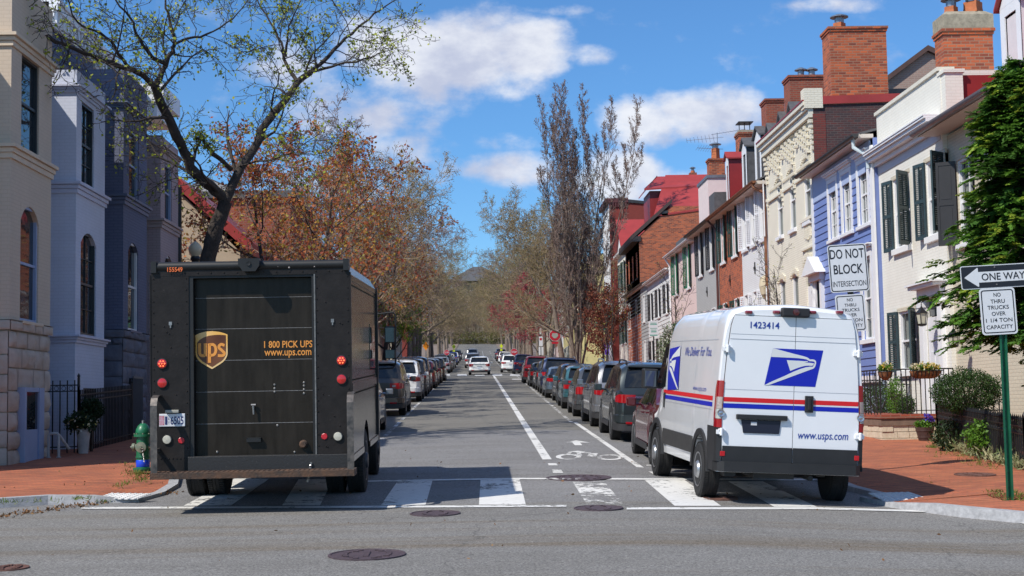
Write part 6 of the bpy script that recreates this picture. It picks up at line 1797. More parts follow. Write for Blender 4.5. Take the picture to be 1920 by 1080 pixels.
# R9: low white clapboard house, then a grey one
for (y0, y1, lab, m_, sm, gut, pe, cl) in ((yb8, yb9, 'low white clapboard house with black shutters', clap_white, sh_black, trim_white, (1245, 506), 'w'), (yb9, 101, 'low grey clapboard house with white windows under a dark eave', clap_grey, None, gutter_dk, (1205, 530), 'g')):
    y1 -= .003
    r9 = house('clapboard_house', lab, XR, y0, y1)
    ze = onX(*pe, XR-.2)[1]
    Lh = y1-y0; nw = 3
    hs = [(y0+Lh*(k+.5)/nw-.4, y0+Lh*(k+.5)/nw+.4, ze-2.35, ze-.75) for k in range(nw)]; hg = [(h[0], h[1], ze-5.3, ze-3.6) for h in hs]
    q = MB(); front(q, XR, -1, y0, y1, base(y0), ze-.1, hs+hg, .12, .22); box_rest(q, XR, -1, y0, y1, base(y0), ze-.1, 7); q.build('wall', m_, r9)
    for h in hs+hg:
        window(r9, XR, -1, h, 2, 2, trim_white, .07, .1, False)
        if sm: shutter(r9, XR, -1, h[0]-.09, -1, .42, h[2], h[3], sm, 12); shutter(r9, XR, -1, h[1]+.09, 1, .42, h[2], h[3], sm, 12)
    gutter(r9, XR, -1, y0, y1, ze, .2, gut, trim_white, .08, .14); slope_roof(r9, XR, -1, y0, y1, ze, .2, 2.0, .5, slate, 0)
# R10: brick house with a red roof, its gable wall above the low houses
Y10 = 92.0; X10 = XR+.25
xA, zA = onY(1214, 428, Y10); xB, zB = onY(1260, 386, Y10); xC, zC = onY(1325, 388, Y10); zA -= (xA-XR+.02)*(zB-zA)/(xB-xA); xA = XR-.02
r10 = thing('brick_house', 'tall orange red brick house with a red metal roof and big red dormer', 'house', (X10+2, Y10, gz(8, Y10)), 'terraced houses on the right')
q = MB(); q.prism([(xA, Y10, gz(8, Y10)), (xC+2, Y10, gz(8, Y10)), (xC+2, Y10, zC), (xB, Y10, zB), (xA, Y10, zA)], (0, 8, 0)); q.build('wall', br_orange, r10)
q = MB(); q.prism([(xA-.5, Y10-.1, zA-.25), (xB, Y10-.1, zB+.2), (xB, Y10-.1, zB+.45), (xA-.5, Y10-.1, zA+.05)], (0, 8.2, 0)); q.build('rake_board', mat('dark brown trim', (.06, .04, .035), .6), r10)
_, zr0 = onY(1300, 378, Y10+.5); _, zr1 = onY(1300, 333, Y10+3)
q = MB(); q.prism([(xB-1.2, Y10-.05, zB-.7), (xC+2.5, Y10-.05, zB-.0), (xC+2.5, Y10+5, zr1+.4), (xB+.3, Y10+5, zr1+.4)], (0, 0, .12)); q.build('roof', red_metal, r10)
q = MB(); xa, za = onY(1218, 358, Y10+3.5); xb, zb = onY(1284, 420, Y10+3.5); q.box(xa, xb, Y10+3.5, Y10+7, zb, za); dm = q.build('dormer', red_dark, r10)
xt0, zt = onY(1234, 332, Y10+5); xt1, _ = onY(1318, 332, Y10+5)
q = MB(); q.prism([(xa-.4, Y10+3.2, za), (xb+1.6, Y10+3.2, za+.2), (xt1, Y10+5.5, zt), (xt0, Y10+5.5, zt)], (0, .0, .12)); q.prism([(xa-.3, Y10+3.2, za), (xa-.3, Y10+7.4, za), (xt0, Y10+5.5, zt+.1)], (0, 0, .1)); q.build('dormer_roof', red_metal, dm)
q = MB(); xa, za = onY(1220, 392, Y10); q.box(onY(1240, 395, Y10)[0], onY(1252, 395, Y10)[0], Y10-.05, Y10+.02, onY(1246, 404, Y10)[1], onY(1246, 395, Y10)[1]); q.build('vent', gutter_dk, r10)
x0, zt = onY(1300, 326, Y10+7); chimney(r10, x0-.25, x0+.25, Y10+7, Y10+7.5, zr1-.3, zt+.1, br_red, False, None, ((x0, .16, .15, 'r'),))
# R10 street front with dark cornice
zf = onX(1205, 436, XR)[1]; y0, y1 = Y10+.02, 100.5
hs = [(y0+1.2+k*2.4, y0+2.0+k*2.4, zf-2.6, zf-.9) for k in range(3)]
q = MB(); front(q, XR-.02, -1, y0, y1, zf-5, zf-.1, hs); q.build('street_wall', br_red, r10)
for h in hs: window(r10, XR-.02, -1, h, 2, 2, sh_black, 0, .1, False)
q = MB(); q.box(XR-.5, XR+.1, y0-.1, y1, zf-.35, zf); q.build('cornice', mat('black brown cornice', (.035, .028, .028), .6), r10)
# R11: white gabled house with green shutters
y0, y1 = 100.6, 106.5
r11 = house('gabled_house', 'white house with a pedimented red roof and green shutters', XR, y0, y1)
ze = onX(1180, 452, XR-.2)[1]
hs = [(y0+.7+k*2.3, y0+1.5+k*2.3, ze-2.9, ze-.8) for k in range(2)]; hg = [(h[0], h[1], ze-6.6, ze-4.4) for h in hs]
q = MB(); front(q, XR, -1, y0, y1, base(y0), ze, hs+hg); box_rest(q, XR, -1, y0, y1, base(y0), ze, 8); q.build('wall', br_cream, r11)
for h in hs+hg:
    window(r11, XR, -1, h, 2, 2, trim_white, .05, .1, False); shutter(r11, XR, -1, h[0]-.06, -1, .5, h[2], h[3], sh_dkgreen, 12); shutter(r11, XR, -1, h[1]+.06, 1, .5, h[2], h[3], sh_dkgreen, 12)
zp_ = onX(1178, 400, XR)[1]
q = MB(); yc = (y0+y1)/2; q.prism([(XR-.02, y0, ze), (XR-.02, yc, zp_), (XR-.02, y1, ze)], (.4, 0, 0)); q.box(XR-.3, XR, y0-.1, y1, ze-.15, ze-.003); q.build('pediment', trim_white, r11)
q = MB()
for (ya, yb_) in ((y0-.25, yc), (y1+.25, yc)):
    q.prism([(XR-.35, ya, ze-.05), (XR-.35, yb_, zp_+.12), (XR-.35, yb_, zp_+.26), (XR-.35, ya, ze+.10)], (7, 0, 0))
q.build('roof', red_metal, r11)
# R12: tall oxblood and white house at the next corner
y0, y1 = 112.0, 118
r12 = house('brick_house', 'tall oxblood brick corner house with a white street front', XR, y0, y1)
zt = onX(1150, 368, XR)[1]
hs = [(y0+.8+k*1.9, y0+1.7+k*1.9, zt-3.0-3.4*j, zt-1.2-3.4*j) for k in range(3) for j in range(3)]
q = MB(); front(q, XR, -1, y0, y1, base(y0), zt, hs); box_rest(q, XR, -1, y0+.01, y1, base(y0), zt-.05, 7, False); q.build('wall', br_white, r12)
for h in hs: window(r12, XR, -1, h, 2, 2, trim_white, 0, .1, False)
q = MB(); q.face([(XR, y0, base(y0)), (XR+4.2, y0, base(y0)), (XR+4.2, y0, zt-.3), (XR+1.2, y0, zt), (XR, y0, zt)]); q.build('side_wall', br_oxblood, r12)
q = MB(); q.box(XR-.3, XR+1.5, y0-.12, y1, zt+.003, zt+.35)
for k in range(7): q.box(XR+.05+k*.2, XR+.17+k*.2, y0-.1, y0-.003, zt-.35, zt)
q.build('cornice', mat('dark red cornice', (.10, .03, .03), .6), r12)
q = MB(); q.prism([(XR+1.5, y0-.1, zt), (XR+4.4, y0-.1, zt-.3), (XR+4.4, y0-.1, zt-.1), (XR+1.5, y0-.1, zt+.25)], (0, 6, 0)); q.build('roof', gutter_dk, r12)

# ------------------------------------------------------------ left row of bay fronted houses
XB, XM = -8.4, -9.9
def rough_stone(mb, X, n, y0, y1, z0, z1, holes, seed, face='x', course=.36):
    """rock faced ashlar: each block a bulging displaced patch"""
    rr_ = random.Random(seed); z = z0; row = 0
    while z < z1-.05:
        zn = min(z1, z+course*rr_.uniform(.85, 1.15))
        if z1-zn < .12: zn = z1
        y = y0-(rr_.uniform(0, .4) if row % 2 else 0)
        while y < y1-.01:
            yn = y+rr_.uniform(.45, .95)
            if y1-yn < .25: yn = y1
            ya, yb = max(y, y0), min(yn, y1); segs = [(ya, yb)]
            for h in holes:
                if h[2] < z+.5*(zn-z) < h[3]:
                    ns = []
                    for (a, b_) in segs:
                        if b_ <= h[0] or a >= h[1]: ns.append((a, b_)); continue
                        if a < h[0]: ns.append((a, h[0]))
                        if b_ > h[1]: ns.append((h[1], b_))
                    segs = ns
            for (a, b_) in segs:
                if b_-a < .03: continue
                N_ = 7; M_ = 6; g = []; amp = rr_.uniform(.05, .12)
                for i in range(N_+1):
                    row_ = []
                    for j in range(M_+1):
                        u, v = i/N_, j/M_; e = min(1, 4*min(u, 1-u))*min(1, 4*min(v, 1-v))
                        yy = a+.012+(b_-a-.024)*u; zz_ = z+.012+(zn-z-.024)*v
                        nz = mnoise.noise(Vector((yy*3.1+seed, zz_*3.3, row*1.7)))*.7+mnoise.noise(Vector((yy*9, zz_*9, seed)))*.4
                        d = e**.5*(amp*.45+amp*.8*nz)+.0
                        row_.append((X+n*d, yy, zz_) if face == 'x' else (yy, X+n*d, zz_))
                    g.append(row_)
                mb.grid(g, flip=(n < 0) != (face != 'x'))
            y = yn
        z = zn; row += 1
def left_house(label, yA, yB, ya_h, yb_h, wm, tm, bay_top_px, z_courses, wins, stone=None, main_top=None, stone_m=None, door=None):
    r = thing('row_house', label, 'house', (XB, (yA+yB)/2, gz(-8, yA)-.2), 'bay fronted houses on the left')
    zb = gz(-8, yA)-.3
    zbt = onX(*bay_top_px, XB)[1]
    holes = [w[0] for w in wins]+([door] if door else [])
    # bay: street front with openings and the two returns
    q = MB()
    zst = stone if stone else zb
    front(q, XB, 1, yA, yB, zst, zbt, [h for h in holes if h[3] > zst], .16)
    q.face([(XM, yA, zst), (XB, yA, zst), (XB, yA, zbt), (XM, yA, zbt)]); q.face([(XB, yB, zst), (XM, yB, zst), (XM, yB, zbt), (XB, yB, zbt)]); q.face([(XB, yA, zbt), (XB, yB, zbt), (XM, yB, zbt), (XM, yA, zbt)])
    q.build('bay_wall', wm, r)
    if stone:
        s = MB(); rough_stone(s, XB, 1, yA, yB, zb, stone-.19, [h for h in holes if h[2] < stone], int(yA*10)); rough_stone(s, yA, -1, XM, XB, zb, stone-.19, [], int(yA*7), 'y')
        front(s, XB-.03, 1, yA+.02, yB-.02, zb, stone-.01, [h for h in holes if h[2] < stone], .16); s.face([(XM, yA+.03, zb), (XB-.03, yA+.03, zb), (XB-.03, yA+.03, stone-.01), (XM, yA+.03, stone-.01)])
        rough_stone(s, XB+.05, 1, yA-.05, yB+.05, stone-.19, stone+.0, [], 3, 'x', .19); rough_stone(s, yA-.05, -1, XM, XB+.05, stone-.19, stone, [], 4, 'y', .19)
        s.face([(XM, yA-.05, stone), (XB+.08, yA-.05, stone), (XB+.08, yB+.05, stone), (XM, yB+.05, stone)])
        s.build('stone_base', stone_m, r, smooth=True, angle=60)
    # moulded string courses wrapping the bay
    for (z, hgt) in z_courses:
        q = MB()
        for (d, a, b_) in ((.04, z-hgt, z-hgt*.62), (.07, z-hgt*.6, z-hgt*.28), (.12, z-hgt*.25, z)):
            q.box(XM, XB+d, yA-d, yB+d, a, b_)
        q.build('string_course', tm, r)
    # main wall behind
    mt = main_top if main_top else zbt+.8
    q = MB(); q.box(XM-9, XM-.001, ya_h, yb_h-.004, zb, mt); q.build('main_wall', wm, r)
    q = MB()
    for (d, a, b_) in ((.06, mt-.55, mt-.35), (.12, mt-.347, mt-.2), (.20, mt-.197, mt-.05), (.25, mt-.047, mt+.06)): q.box(XM-.3, XM+d, ya_h, yb_h-.004, a, b_)
    k = int((yb_h-ya_h)/.28)
    for i in range(k): y = ya_h+.1+(yb_h-ya_h-.2)*i/max(1, k-1); q.box(XM, XM+.17, y-.05, y+.05, mt-.50, mt-.2)
    q.build('cornice', trim_white if wm is not br_beige else tm, r)
    for (h, cols, rows, arch, fm) in wins:
        window(r, XB, 1, h, cols, rows, fm, 0, .08 if not arch else .06, False, arch=arch, wallm=wm, sillm=tm)
    return r, zb
stone_beige = mat('rock faced beige stone', (.54, .47, .40), .9, col2=(.40, .33, .26), vs=2.2, bump=.5, bs=14, detail=8)
stone_navy = mat('rock faced dark stone', (.15, .155, .19), .9, var=.25, vs=2.2, bump=.5, bs=14)
dark_sash = mat('dark sash', (.025, .03, .035), .4)
# beige
yA, yB = onX(18, 450, XB)[0], onX(95, 450, XB)[0]
zst = onX(60, 607, XB)[1]
wu = wpx(XB, 40, 73, 112, 287); wl = wpx(XB, 38, 72, 388, 607); wl = (wl[0], wl[1], zst+.02, wl[3]); wb = wpx(XB, 34, 70, 727, 868)
bh1, zb1 = left_house('beige painted house with a rock faced stone base at the left edge', yA, yB, 23.3, 28.6, br_beige, trim_beige, (60, -15), [(onX(60, 292, XB)[1], .26), (onX(60, 92, XB)[1], .24)], [(wu, 1, 1, 0, dark_sash), (wl, 1, 1, .30, trim_blue)], zst, 9.6, stone_beige)
q = MB(); wbz = gz(-8, yA)+.0
h = (wb[0], wb[1], wb[2], wb[3])
q.box(XB-.02, XB+.13, h[0]-.02, h[0]+.08, h[2]-.4, h[3]); q.box(XB-.02, XB+.13, h[1]-.3, h[1], h[2]-.4, h[3]); q.box(XB-.02, XB+.12, h[0]+.08, h[1]-.3, h[3]-.08, h[3]); q.box(XB-.02, XB+.10, h[0]+.08, h[1]-.3, h[2]-.4, h[2]+.62)
w = q.build('window', trim_blue, bh1); q = MB(); q.box(XB-.02, XB+.09, h[0]+.08, h[1]-.3, h[2]+.623, h[3]-.083); q.build('pane', glass_dark, w)
# lavender
yA, yB = onX(142, 450, XB)[0], onX(196, 450, XB)[0]
wu = wpx(XB, 153, 176, 198, 350); wl = wpx(XB, 151, 180, 438, 630); wb = wpx(XB, 156, 182, 728, 775)
bh2, zb2_ = left_house('pale lavender painted house with dark sash windows', yA, yB, 28.6, 33.4, br_lav, trim_lav, (165, 148), [(onX(165, 176, XB)[1], .16), (onX(165, 353, XB)[1], .24), (onX(165, 632, XB)[1], .16)], [(wu, 2, 2, 0, dark_sash), (wl, 2, 2, .25, dark_sash), (wb, 2, 1, 0, dark_sash)], None, 9.7)
# navy
yA, yB = onX(231, 450, XB)[0], onX(275, 450, XB)[0]
zst = onX(250, 622, XB)[1]
wu = wpx(XB, 242, 260, 248, 375); wl = wpx(XB, 240, 259, 456, 618); wl = (wl[0], wl[1], zst+.02, wl[3])
bh3, zb3_ = left_house('navy painted house with a dark stone base, third from the left', yA, yB, 33.4, 37.3, br_navy, trim_navy, (252, 148), [(onX(252, 208, XB)[1], .14), (onX(252, 376, XB)[1], .24)], [(wu, 1, 1, 0, trim_blue), (wl, 1, 1, .25, trim_white)], zst, onX(140, 48, XM)[1], stone_navy)
q = MB(); dh = wpx(XB, 241, 258, 710, 860)
for k in range(9): y = dh[0]+(dh[1]-dh[0])*k/8; q.tube([(XB+.12, y, zb3_), (XB+.12, y, dh[3])], .012, 5)
q.box(XB+.10, XB+.13, dh[0]-.04, dh[1]+.04, dh[3], dh[3]+.05); q.build('door_grille', mat('grey grille', (.12, .12, .13), .5), bh3)
q = MB(); q.box(XB-.0, XB+.095, dh[0], dh[1], zb3_, dh[3]); q.build('door', room_dark, bh3)  # filled with the painted room darkness behind the grille
# rose
yA, yB = onX(301, 450, XB)[0], onX(334, 450, XB)[0]
wu = wpx(XB, 309, 322, 310, 415); wl = wpx(XB, 309, 322, 480, 610)
bh4, zb4_ = left_house('dusty rose painted house with a white bracketed cornice behind the big tree', yA, yB, 37.3, 42.2, br_rose, trim_rose, (315, 265), [(onX(315, 282, XB)[1], .16), (onX(315, 418, XB)[1], .24)], [(wu, 1, 1, 0, trim_blue), (wl, 1, 1, .2, trim_white)], None, onX(300, 205, XM)[1])
q = MB(); zz_ = onX(320, 215, XM+.6)[1]; q.box(XM-4, XM+1.2, 40.2, 42.5, zz_-.4, zz_+.1); q.box(XM-4, XM+1.0, 40.3, 42.4, zz_-.8, zz_-.403); q.build('cornice_return', trim_white, bh4)
q = MB(); q.tube([(XB-.3, 42.3, gz(-8, 42)), (XB-.3, 42.3, onX(340, 340, XB)[1])], .09, 8); q.build('downpipe', black_iron, bh4)
# houses further up on the left, mostly behind trees
yk = 47.0
k1 = thing('stucco_house', 'low buff house with a sloping red roof behind the big tree trunk', 'house', (-9.5, yk, gz(-8, yk)))
x0, z0 = onY(318, 325, yk); x1, z1 = onY(450, 455, yk)
q = MB(); q.prism([(x0-3, yk, gz(-8, yk)), (x1, yk, gz(-8, yk)), (x1, yk, z1-.3), (x0, yk, z0-.3), (x0-3, yk, z0-2)], (0, 8, 0)); q.build('wall', mat('buff stucco', (.45, .36, .26), .85, var=.12, vs=2), k1)
q = MB(); q.prism([(x0, yk-.3, z0-.25), (x1+.4, yk-.3, z1-.4), (x1+.4, yk-.3, z1), (x0, yk-.3, z0+.15)], (0, 8.5, 0)); q.build('roof', red_metal, k1)
yk = 62.0
k2 = thing('brick_house', 'red brick house half hidden behind the orange leaved trees on the left', 'house', (-9.5, yk, gz(-8, yk)))
x0, z0 = onY(450, 372, yk); x1, z1 = onY(545, 372, yk)
hs = [(yk+1+k*2.2, yk+1.9+k*2.2, z0-2.5-3.2*j, z0-.9-3.2*j) for k in range(4) for j in range(2)]
q = MB(); q.box(x0-4, x1-.01, yk, yk+10, gz(-8, yk), z0); front(q, x1, 1, yk, yk+10, gz(-8, yk), z0, hs); q.build('wall', br_red, k2)
for h in hs: window(k2, x1, 1, h, 2, 2, trim_white, 0, .1, False)
q = MB(); q.box(x0-4.2, x1+.3, yk-.2, yk+10.2, z0+.003, z0+.3); q.build('roof', slate, k2)
rh = random.Random(8)
def plain_house(label, X, n, y0, y1, hgt, wm, rm, sm=None, group='houses farther up the street'):
    r = thing('town_house', label, 'house', (X, (y0+y1)/2, gz(n*-5.5, y0)), group)
    zb = gprof(y0)-.4; zt = gprof(y0)+hgt; Lh = y1-y0; nw = max(2, int(Lh/2.2)); ns = max(2, int(hgt/3.1)); hs = []
    for k in range(nw):
        for j in range(ns):
            yc = y0+Lh*(k+.5)/nw; z = zb+1.3+3.05*j
            if z+1.6 < zt-.3: hs.append((yc-.45, yc+.45, z, z+1.6))
    q = MB(); front(q, X, n, y0, y1, zb, zt, hs); box_rest(q, X, n, y0, y1, zb, zt, 9); q.build('wall', wm, r)
    for h in hs:
        window(r, X, n, h, 2, 2, trim_white, .05, .1, False)
        if sm:
            q = MB()
            for (a, b_) in ((h[0]-.52, h[0]-.07), (h[1]+.07, h[1]+.52)): q = MB(); q.box(X, X+n*.05, a, b_, h[2], h[3]); q.build('shutter', sm, r)
    q = MB(); q.box(X-n*.1, X+n*.35, y0-.05, y1+.05, zt+.003, zt+.3); q.build('cornice', trim_white, r)
    slope_roof(r, X, n, y0, y1, zt+.3, .3, 4.5, 2.2, rm, 0); gable(r, X, n, y0+.02, zt+.3, 4.5, 2.2, wm)
    return r
stucco_y = mat('yellow stucco', (.62, .53, .24), .8, var=.08, vs=2)
plain_house('grey painted house beyond the red brick one on the left', -9.6, 1, 76, 90, 9.0, br_grey, slate)
plain_house('cream house near the next corner on the left', -9.6, 1, 98, 114, 8.5, br_cream, slate)
plain_house('yellow stucco corner house beyond the next crossing on the right', 9.2, -1, 141, 152, 9.5, stucco_y, slate, sh_green)
plain_house('white house beyond the yellow corner house on the right', 9.6, -1, 153, 166, 8.5, br_white, slate, sh_black)
plain_house('red brick house up the hill on the right', 9.6, -1, 167, 185, 9, br_red, slate)
plain_house('tan house high up the hill on the right', 9.6, -1, 200, 222, 9, br_tan, slate)
plain_house('brick house beyond the next crossing on the left', -9.6, 1, 141, 158, 9, br_red, slate)
plain_house('buff house up the hill on the left', -9.6, 1, 165, 186, 8.5, br_tan, slate)
plain_house('dark brick house high up the hill on the left', -9.6, 1, 205, 230, 9, br_oxblood, slate)
# big house closing the view on the hill
yk = 588
x0, z0 = onY(848, 528, yk); x1, _ = onY(944, 528, yk); _, zr = onY(900, 497, yk)
k3 = thing('hill_house', 'large stone house with a dark pyramid roof closing the view on the hill', 'house', ((x0+x1)/2, yk, gprof(yk)))
q = MB(); q.box(x0, x1, yk, yk+14, gprof(yk)-6, z0); q.build('wall', mat('distant stone', (.24, .20, .155), .9, var=.15, vs=.5), k3)
xm = (x0+x1)/2; q = MB(); q.raw([(x0-2, yk-2, z0), (x1+2, yk-2, z0), (x1+2, yk+16, z0), (x0-2, yk+16, z0), (xm-2, yk+7, zr), (xm+2, yk+7, zr)], [(0, 1, 5, 4), (1, 2, 5), (2, 3, 4, 5), (3, 0, 4), (3, 2, 1, 0)]); q.build('roof', slate, k3)
for k in range(4):
    x = x0+(x1-x0)*(k+.5)/4; q = MB(); q.box(x-.5, x+.5, yk-.05, yk+.02, z0-4, z0-1.5); w = q.build('window', trim_white, k3); q = MB(); q.box(x-.4, x+.4, yk-.07, yk-.052, z0-3.9, z0-1.6); q.build('pane', glass_dark, w)
# ============================================================ street furniture, plants in pots, fences
sign_white = mat('sign white', (.62, .64, .66), .45, var=.03, vs=20)
sign_black = mat('sign black', (.012, .013, .018), .45)
sign_red = mat('sign red', (.42, .015, .03), .4)
post_green = mat('green sign post', (.010, .105, .050), .4, metal=.2, var=.25, vs=9)
def rounded(w, h, r, n=5):
    o = []
    for (cx, cz, a0) in ((w/2-r, h/2-r, 0), (-w/2+r, h/2-r, 90), (-w/2+r, -h/2+r, 180), (w/2-r, -h/2+r, 270)):
        for k in range(n+1):
            a = R(a0+90*k/n); o.append((cx+r*math.cos(a), cz+r*math.sin(a)))
    return o
class Plate:
    """flat sign facing the crossing: local (u, v) on a plane at depth Y"""
    def __init__(s, root, cx, Y, cz, tilt=0.0): s.root, s.c, s.t = root, Vector((cx, Y, cz)), tilt
    def P(s, u, v, d=0): 
        a, b = math.cos(s.t), math.sin(s.t); return Vector((s.c.x+u*a-v*b, s.c.y-d, s.c.z+u*b+v*a))
    def shape(s, pts, m, name, d, th=.004, parent=None):
        q = MB(); q.prism([s.P(u, v, d) for u, v in pts], (0, th, 0)); return q.build(name, m, parent or s.root)
    def text(s, q, t, u, v, w, h, d, **k):
        o = s.P(u-w/2, v-h/2, d); put_text(q, t, o, s.P(u+w/2, v-h/2, d)-o, s.P(u-w/2, v+h/2, d)-o, **k)
def border(pl, w, h, m, d, parent, ins=.022, wd=.014, r=.035):
    o = rounded(w-2*ins, h-2*ins, r); i_ = rounded(w-2*ins-2*wd, h-2*ins-2*wd, r-wd*.7); q = MB(); n = len(o)
    for k in range(n): q.face([pl.P(*o[k], d), pl.P(*o[(k+1) % n], d), pl.P(*i_[(k+1) % n], d), pl.P(*i_[k], d)][::-1])
    return q.build('sign_border', m, parent)
def channel_post(root, x, y, z0, z1, m, holes=True, lean=0.0):
    q = MB(); n_ = 1
    t = Vector((lean, 0, 1)).normalized(); 
    def bar(dx, dy, hx, hy): q.obox(Vector((x+dx, y+dy, (z0+z1)/2))+Vector((lean*(z1-z0)/2, 0, 0)), (hx, 0, 0), (0, hy, 0), t*((z1-z0)/2))
    bar(0, .012, .024, .003); bar(-.024, -.006, .003, .02); bar(.024, -.006, .003, .02); bar(-.037, -.024, .012, .003); bar(.037, -.024, .012, .003)
    p = q.build('post', m, root)
    if holes:
        q = MB(); k = int((z1-z0)/.10)
        for i in range(k): z = z0+.06+.10*i; q.disc((x+lean*(z-z0), y+.008, z), .008, (0, -1, 0), 8)
        q.build('post_hole', sign_black, p)
    return p
def thru_sign(root, cx, Y, cz, w, h, tilt):
    pl = Plate(root, cx, Y, cz, tilt); s = pl.shape(rounded(w, h, .045), sign_white, 'sign_plate', 0); border(pl, w, h, sign_black, .0015, s)
    q = MB(); rows_ = [('NO', .20, .355), ('THRU', .40, .215), ('TRUCKS', .60, .085), ('OVER', .39, -.05), ('1 1/4 TON', .74, -.19), ('CAPACITY', .74, -.335)]
    for t, wd, v in rows_: q = MB(); pl.text(q, t, 0, v*h, wd*w, .085*h, .002, bold=.010); q.build('sign_lettering', sign_black, s)
# one way post
gx, gy = onG(1893, 938, SH)
o1 = thing('sign_post', 'green sign post with a black one way arrow sign above a truck limit sign', 'sign', (gx, gy, sz(gx, gy)), 'sign posts with a truck limit sign')
xt, zt = onY(1874, 500, gy); lean = (xt-gx)/(zt-sz(gx, gy))
channel_post(o1, gx, gy, sz(gx, gy)-.3, zt, post_green, True, lean)
Ys = gy-.06; kpx = Ys/2700
cx, cz = onY(1866, 518, Ys); pl = Plate(o1, cx, Ys, cz, .018+.025)
w, h = .92, .31
s = pl.shape(rounded(w, h, .03), sign_white, 'one_way_plate', 0); s2 = pl.shape(rounded(w-.022, h-.022, .022), sign_black, 'one_way_field', .003, .002, s)
q = MB(); arrow = [(-.415, .0), (-.235, .125), (-.225, .118), (-.225, .068), (.42, .068), (.42, -.072), (-.225, -.072), (-.225, -.12), (-.235, -.128)]
q.face([pl.P(u, v, .0055) for u, v in arrow][::1]); q.build('one_way_arrow', sign_white, s)
q = MB(); pl.text(q, 'ONE WAY', .105, -.002, .58, .096, .0075, bold=.012); q.build('sign_lettering', sign_black, s)
cx, cz = onY(1872, 583.5, Ys); thru_sign(o1, cx, Ys, cz, .475, .615, .018+.022)
q = MB()
for (u, v) in ((.0, .12), (.01, -.11)):
    c = pl.P(u, v, .006); q.lathe(c, [(.012, 0), (.006, .01)], 8, axis=(0, -1, 0))
q.build('sign_bolt', steel, s)
# do not block post
gx, gy = onG(1611, 885, SH)
o2 = thing('sign_post', 'black sign post beside the van with a do not block intersection sign', 'sign', (gx, gy, sz(gx, gy)), 'sign posts with a truck limit sign')
xt, zt = onY(1590, 462, gy); lean = (xt-gx)/(zt-sz(gx, gy))
channel_post(o2, gx, gy, sz(gx, gy)-.3, zt, black_iron, True, lean)
Ys = gy-.07; cx, cz = onY(1590.5, 502.5, Ys); pl = Plate(o2, cx, Ys, cz, .018+.030); k_ = Ys/2700
w, h = 74*k_, 91*k_
s = pl.shape(rounded(w, h, .05), sign_white, 'sign_plate', 0); border(pl, w, h, sign_black, .0015, s, .014, .016, .045)
q = MB(); pl.text(q, 'DO NOT', -.005, .30*h, .88*w, .20*h, .002, bold=.012); q.build('sign_lettering', sign_black, s); q = MB(); pl.text(q, 'BLOCK', .0, -.02*h, .76*w, .20*h, .002, bold=.014); q.build('sign_lettering', sign_black, s); q = MB(); pl.text(q, 'INTERSECTION', .0, -.325*h, .86*w, .115*h, .002, bold=.004)
q.build('sign_lettering', sign_black, s)
cx, cz = onY(1595.5, 587, Ys); thru_sign(o2, cx, Ys, cz, 56*k_, 71*k_, .018+.03)

# small signs up the street
def small_post(x, y, h, m=black_iron): 
    q = MB(); q.tube([(x, y, sz(x, y)-.2), (x, y, sz(x, y)+h)], .03, 6); return q
sg = mat('sign green', (.01, .28, .18), .4); sp_m = mat('banner purple', (.10, .03, .42), .5); s_or = mat('orange sign', (.85, .28, .01), .45); s_yg = mat('lime yellow sign', (.60, .70, .02), .45)
def parking_sign(px, py, wpx_, hpx_, Y, label, bars, cat='sign', mpl=sign_white, mb_=sg):
    x, z = onY(px, py, Y); w, h = wpx_*Y/2700, hpx_*Y/2700
    r = thing('parking_sign', label, cat, (x, Y+.05, sz(x, Y)), 'small signs along the right kerb')
    q = MB(); q.tube([(x, Y+.05, sz(x, Y)-.2), (x, Y+.05, z+h/2)], .03, 6); q.build('post', black_iron, r)
    pl = Plate(r, x, Y, z, .0); s = pl.shape(rounded(w, h, min(w, h)*.12), mpl, 'sign_plate', 0)
    for (u0, u1, v0, v1) in bars:
        pl.shape([(u0*w, v0*h), (u1*w, v0*h), (u1*w, v1*h), (u0*w, v1*h)], mb_, 'sign_band', .003, .002, s)
    return r
parking_sign(1225.5, 616, 17, 29, 64, 'white parking sign with green lines, on the post nearest the mail van', [(-.35, .35, .33, .37), (-.38, .38, .24, .28), (-.38, .38, .0, .03), (-.3, .3, -.12, -.08), (-.3, .3, -.24, -.18), (-.42, .42, -.46, -.40)])
parking_sign(1135.5, 609, 8, 20, 92, 'narrow white sign with a green foot beside the green awning', [(-.5, .5, -.46, -.22)])
parking_sign(1087, 645, 9, 18, 100, 'white and green sign plate near the street lamp', [(-.5, .5, -.46, -.10)])
parking_sign(1014, 640, 7, 18, 108, 'pale no parking plate above a larger plate on the right', [(-.3, .3, .1, .35)], mb_=sign_red)
parking_sign(1014.5, 658, 9, 15, 108.6, 'blank pale plate low on a post beyond the stop sign', [])
x, z = onY(1138, 654.5, 90); w, h = 8.5*90/2700, 21*90/2700
r = thing('banner', 'purple banner hanging on a pole above the parked cars on the right', 'banner', (x, 90, sz(x, 90)))
q = MB(); q.tube([(x-.18, 90.05, sz(x, 90)), (x-.18, 90.05, z+h*.8)], .035, 6); q.build('pole', black_iron, r)
pl = Plate(r, x, 90, z, .03); s = pl.shape([(-w/2, -h/2), (w/2, -h/2), (w/2, h/2), (-w/2, h/2)], sp_m, 'banner_cloth', 0, .02)
pl.shape([(-w*.28, .0), (w*.28, .0), (w*.28, h*.08), (0, -h*.12), (-w*.28, h*.08)][::-1] if False else [(-w*.28, -h*.02), (0, -h*.14), (w*.28, -h*.02), (w*.28, h*.10), (-w*.28, h*.10)], sign_white, 'banner_emblem', .004, .002, s)
pl.shape([(-w*.3, h*.25), (w*.3, h*.25), (w*.3, h*.3), (-w*.3, h*.3)], sign_white, 'banner_band', .004, .002, s)
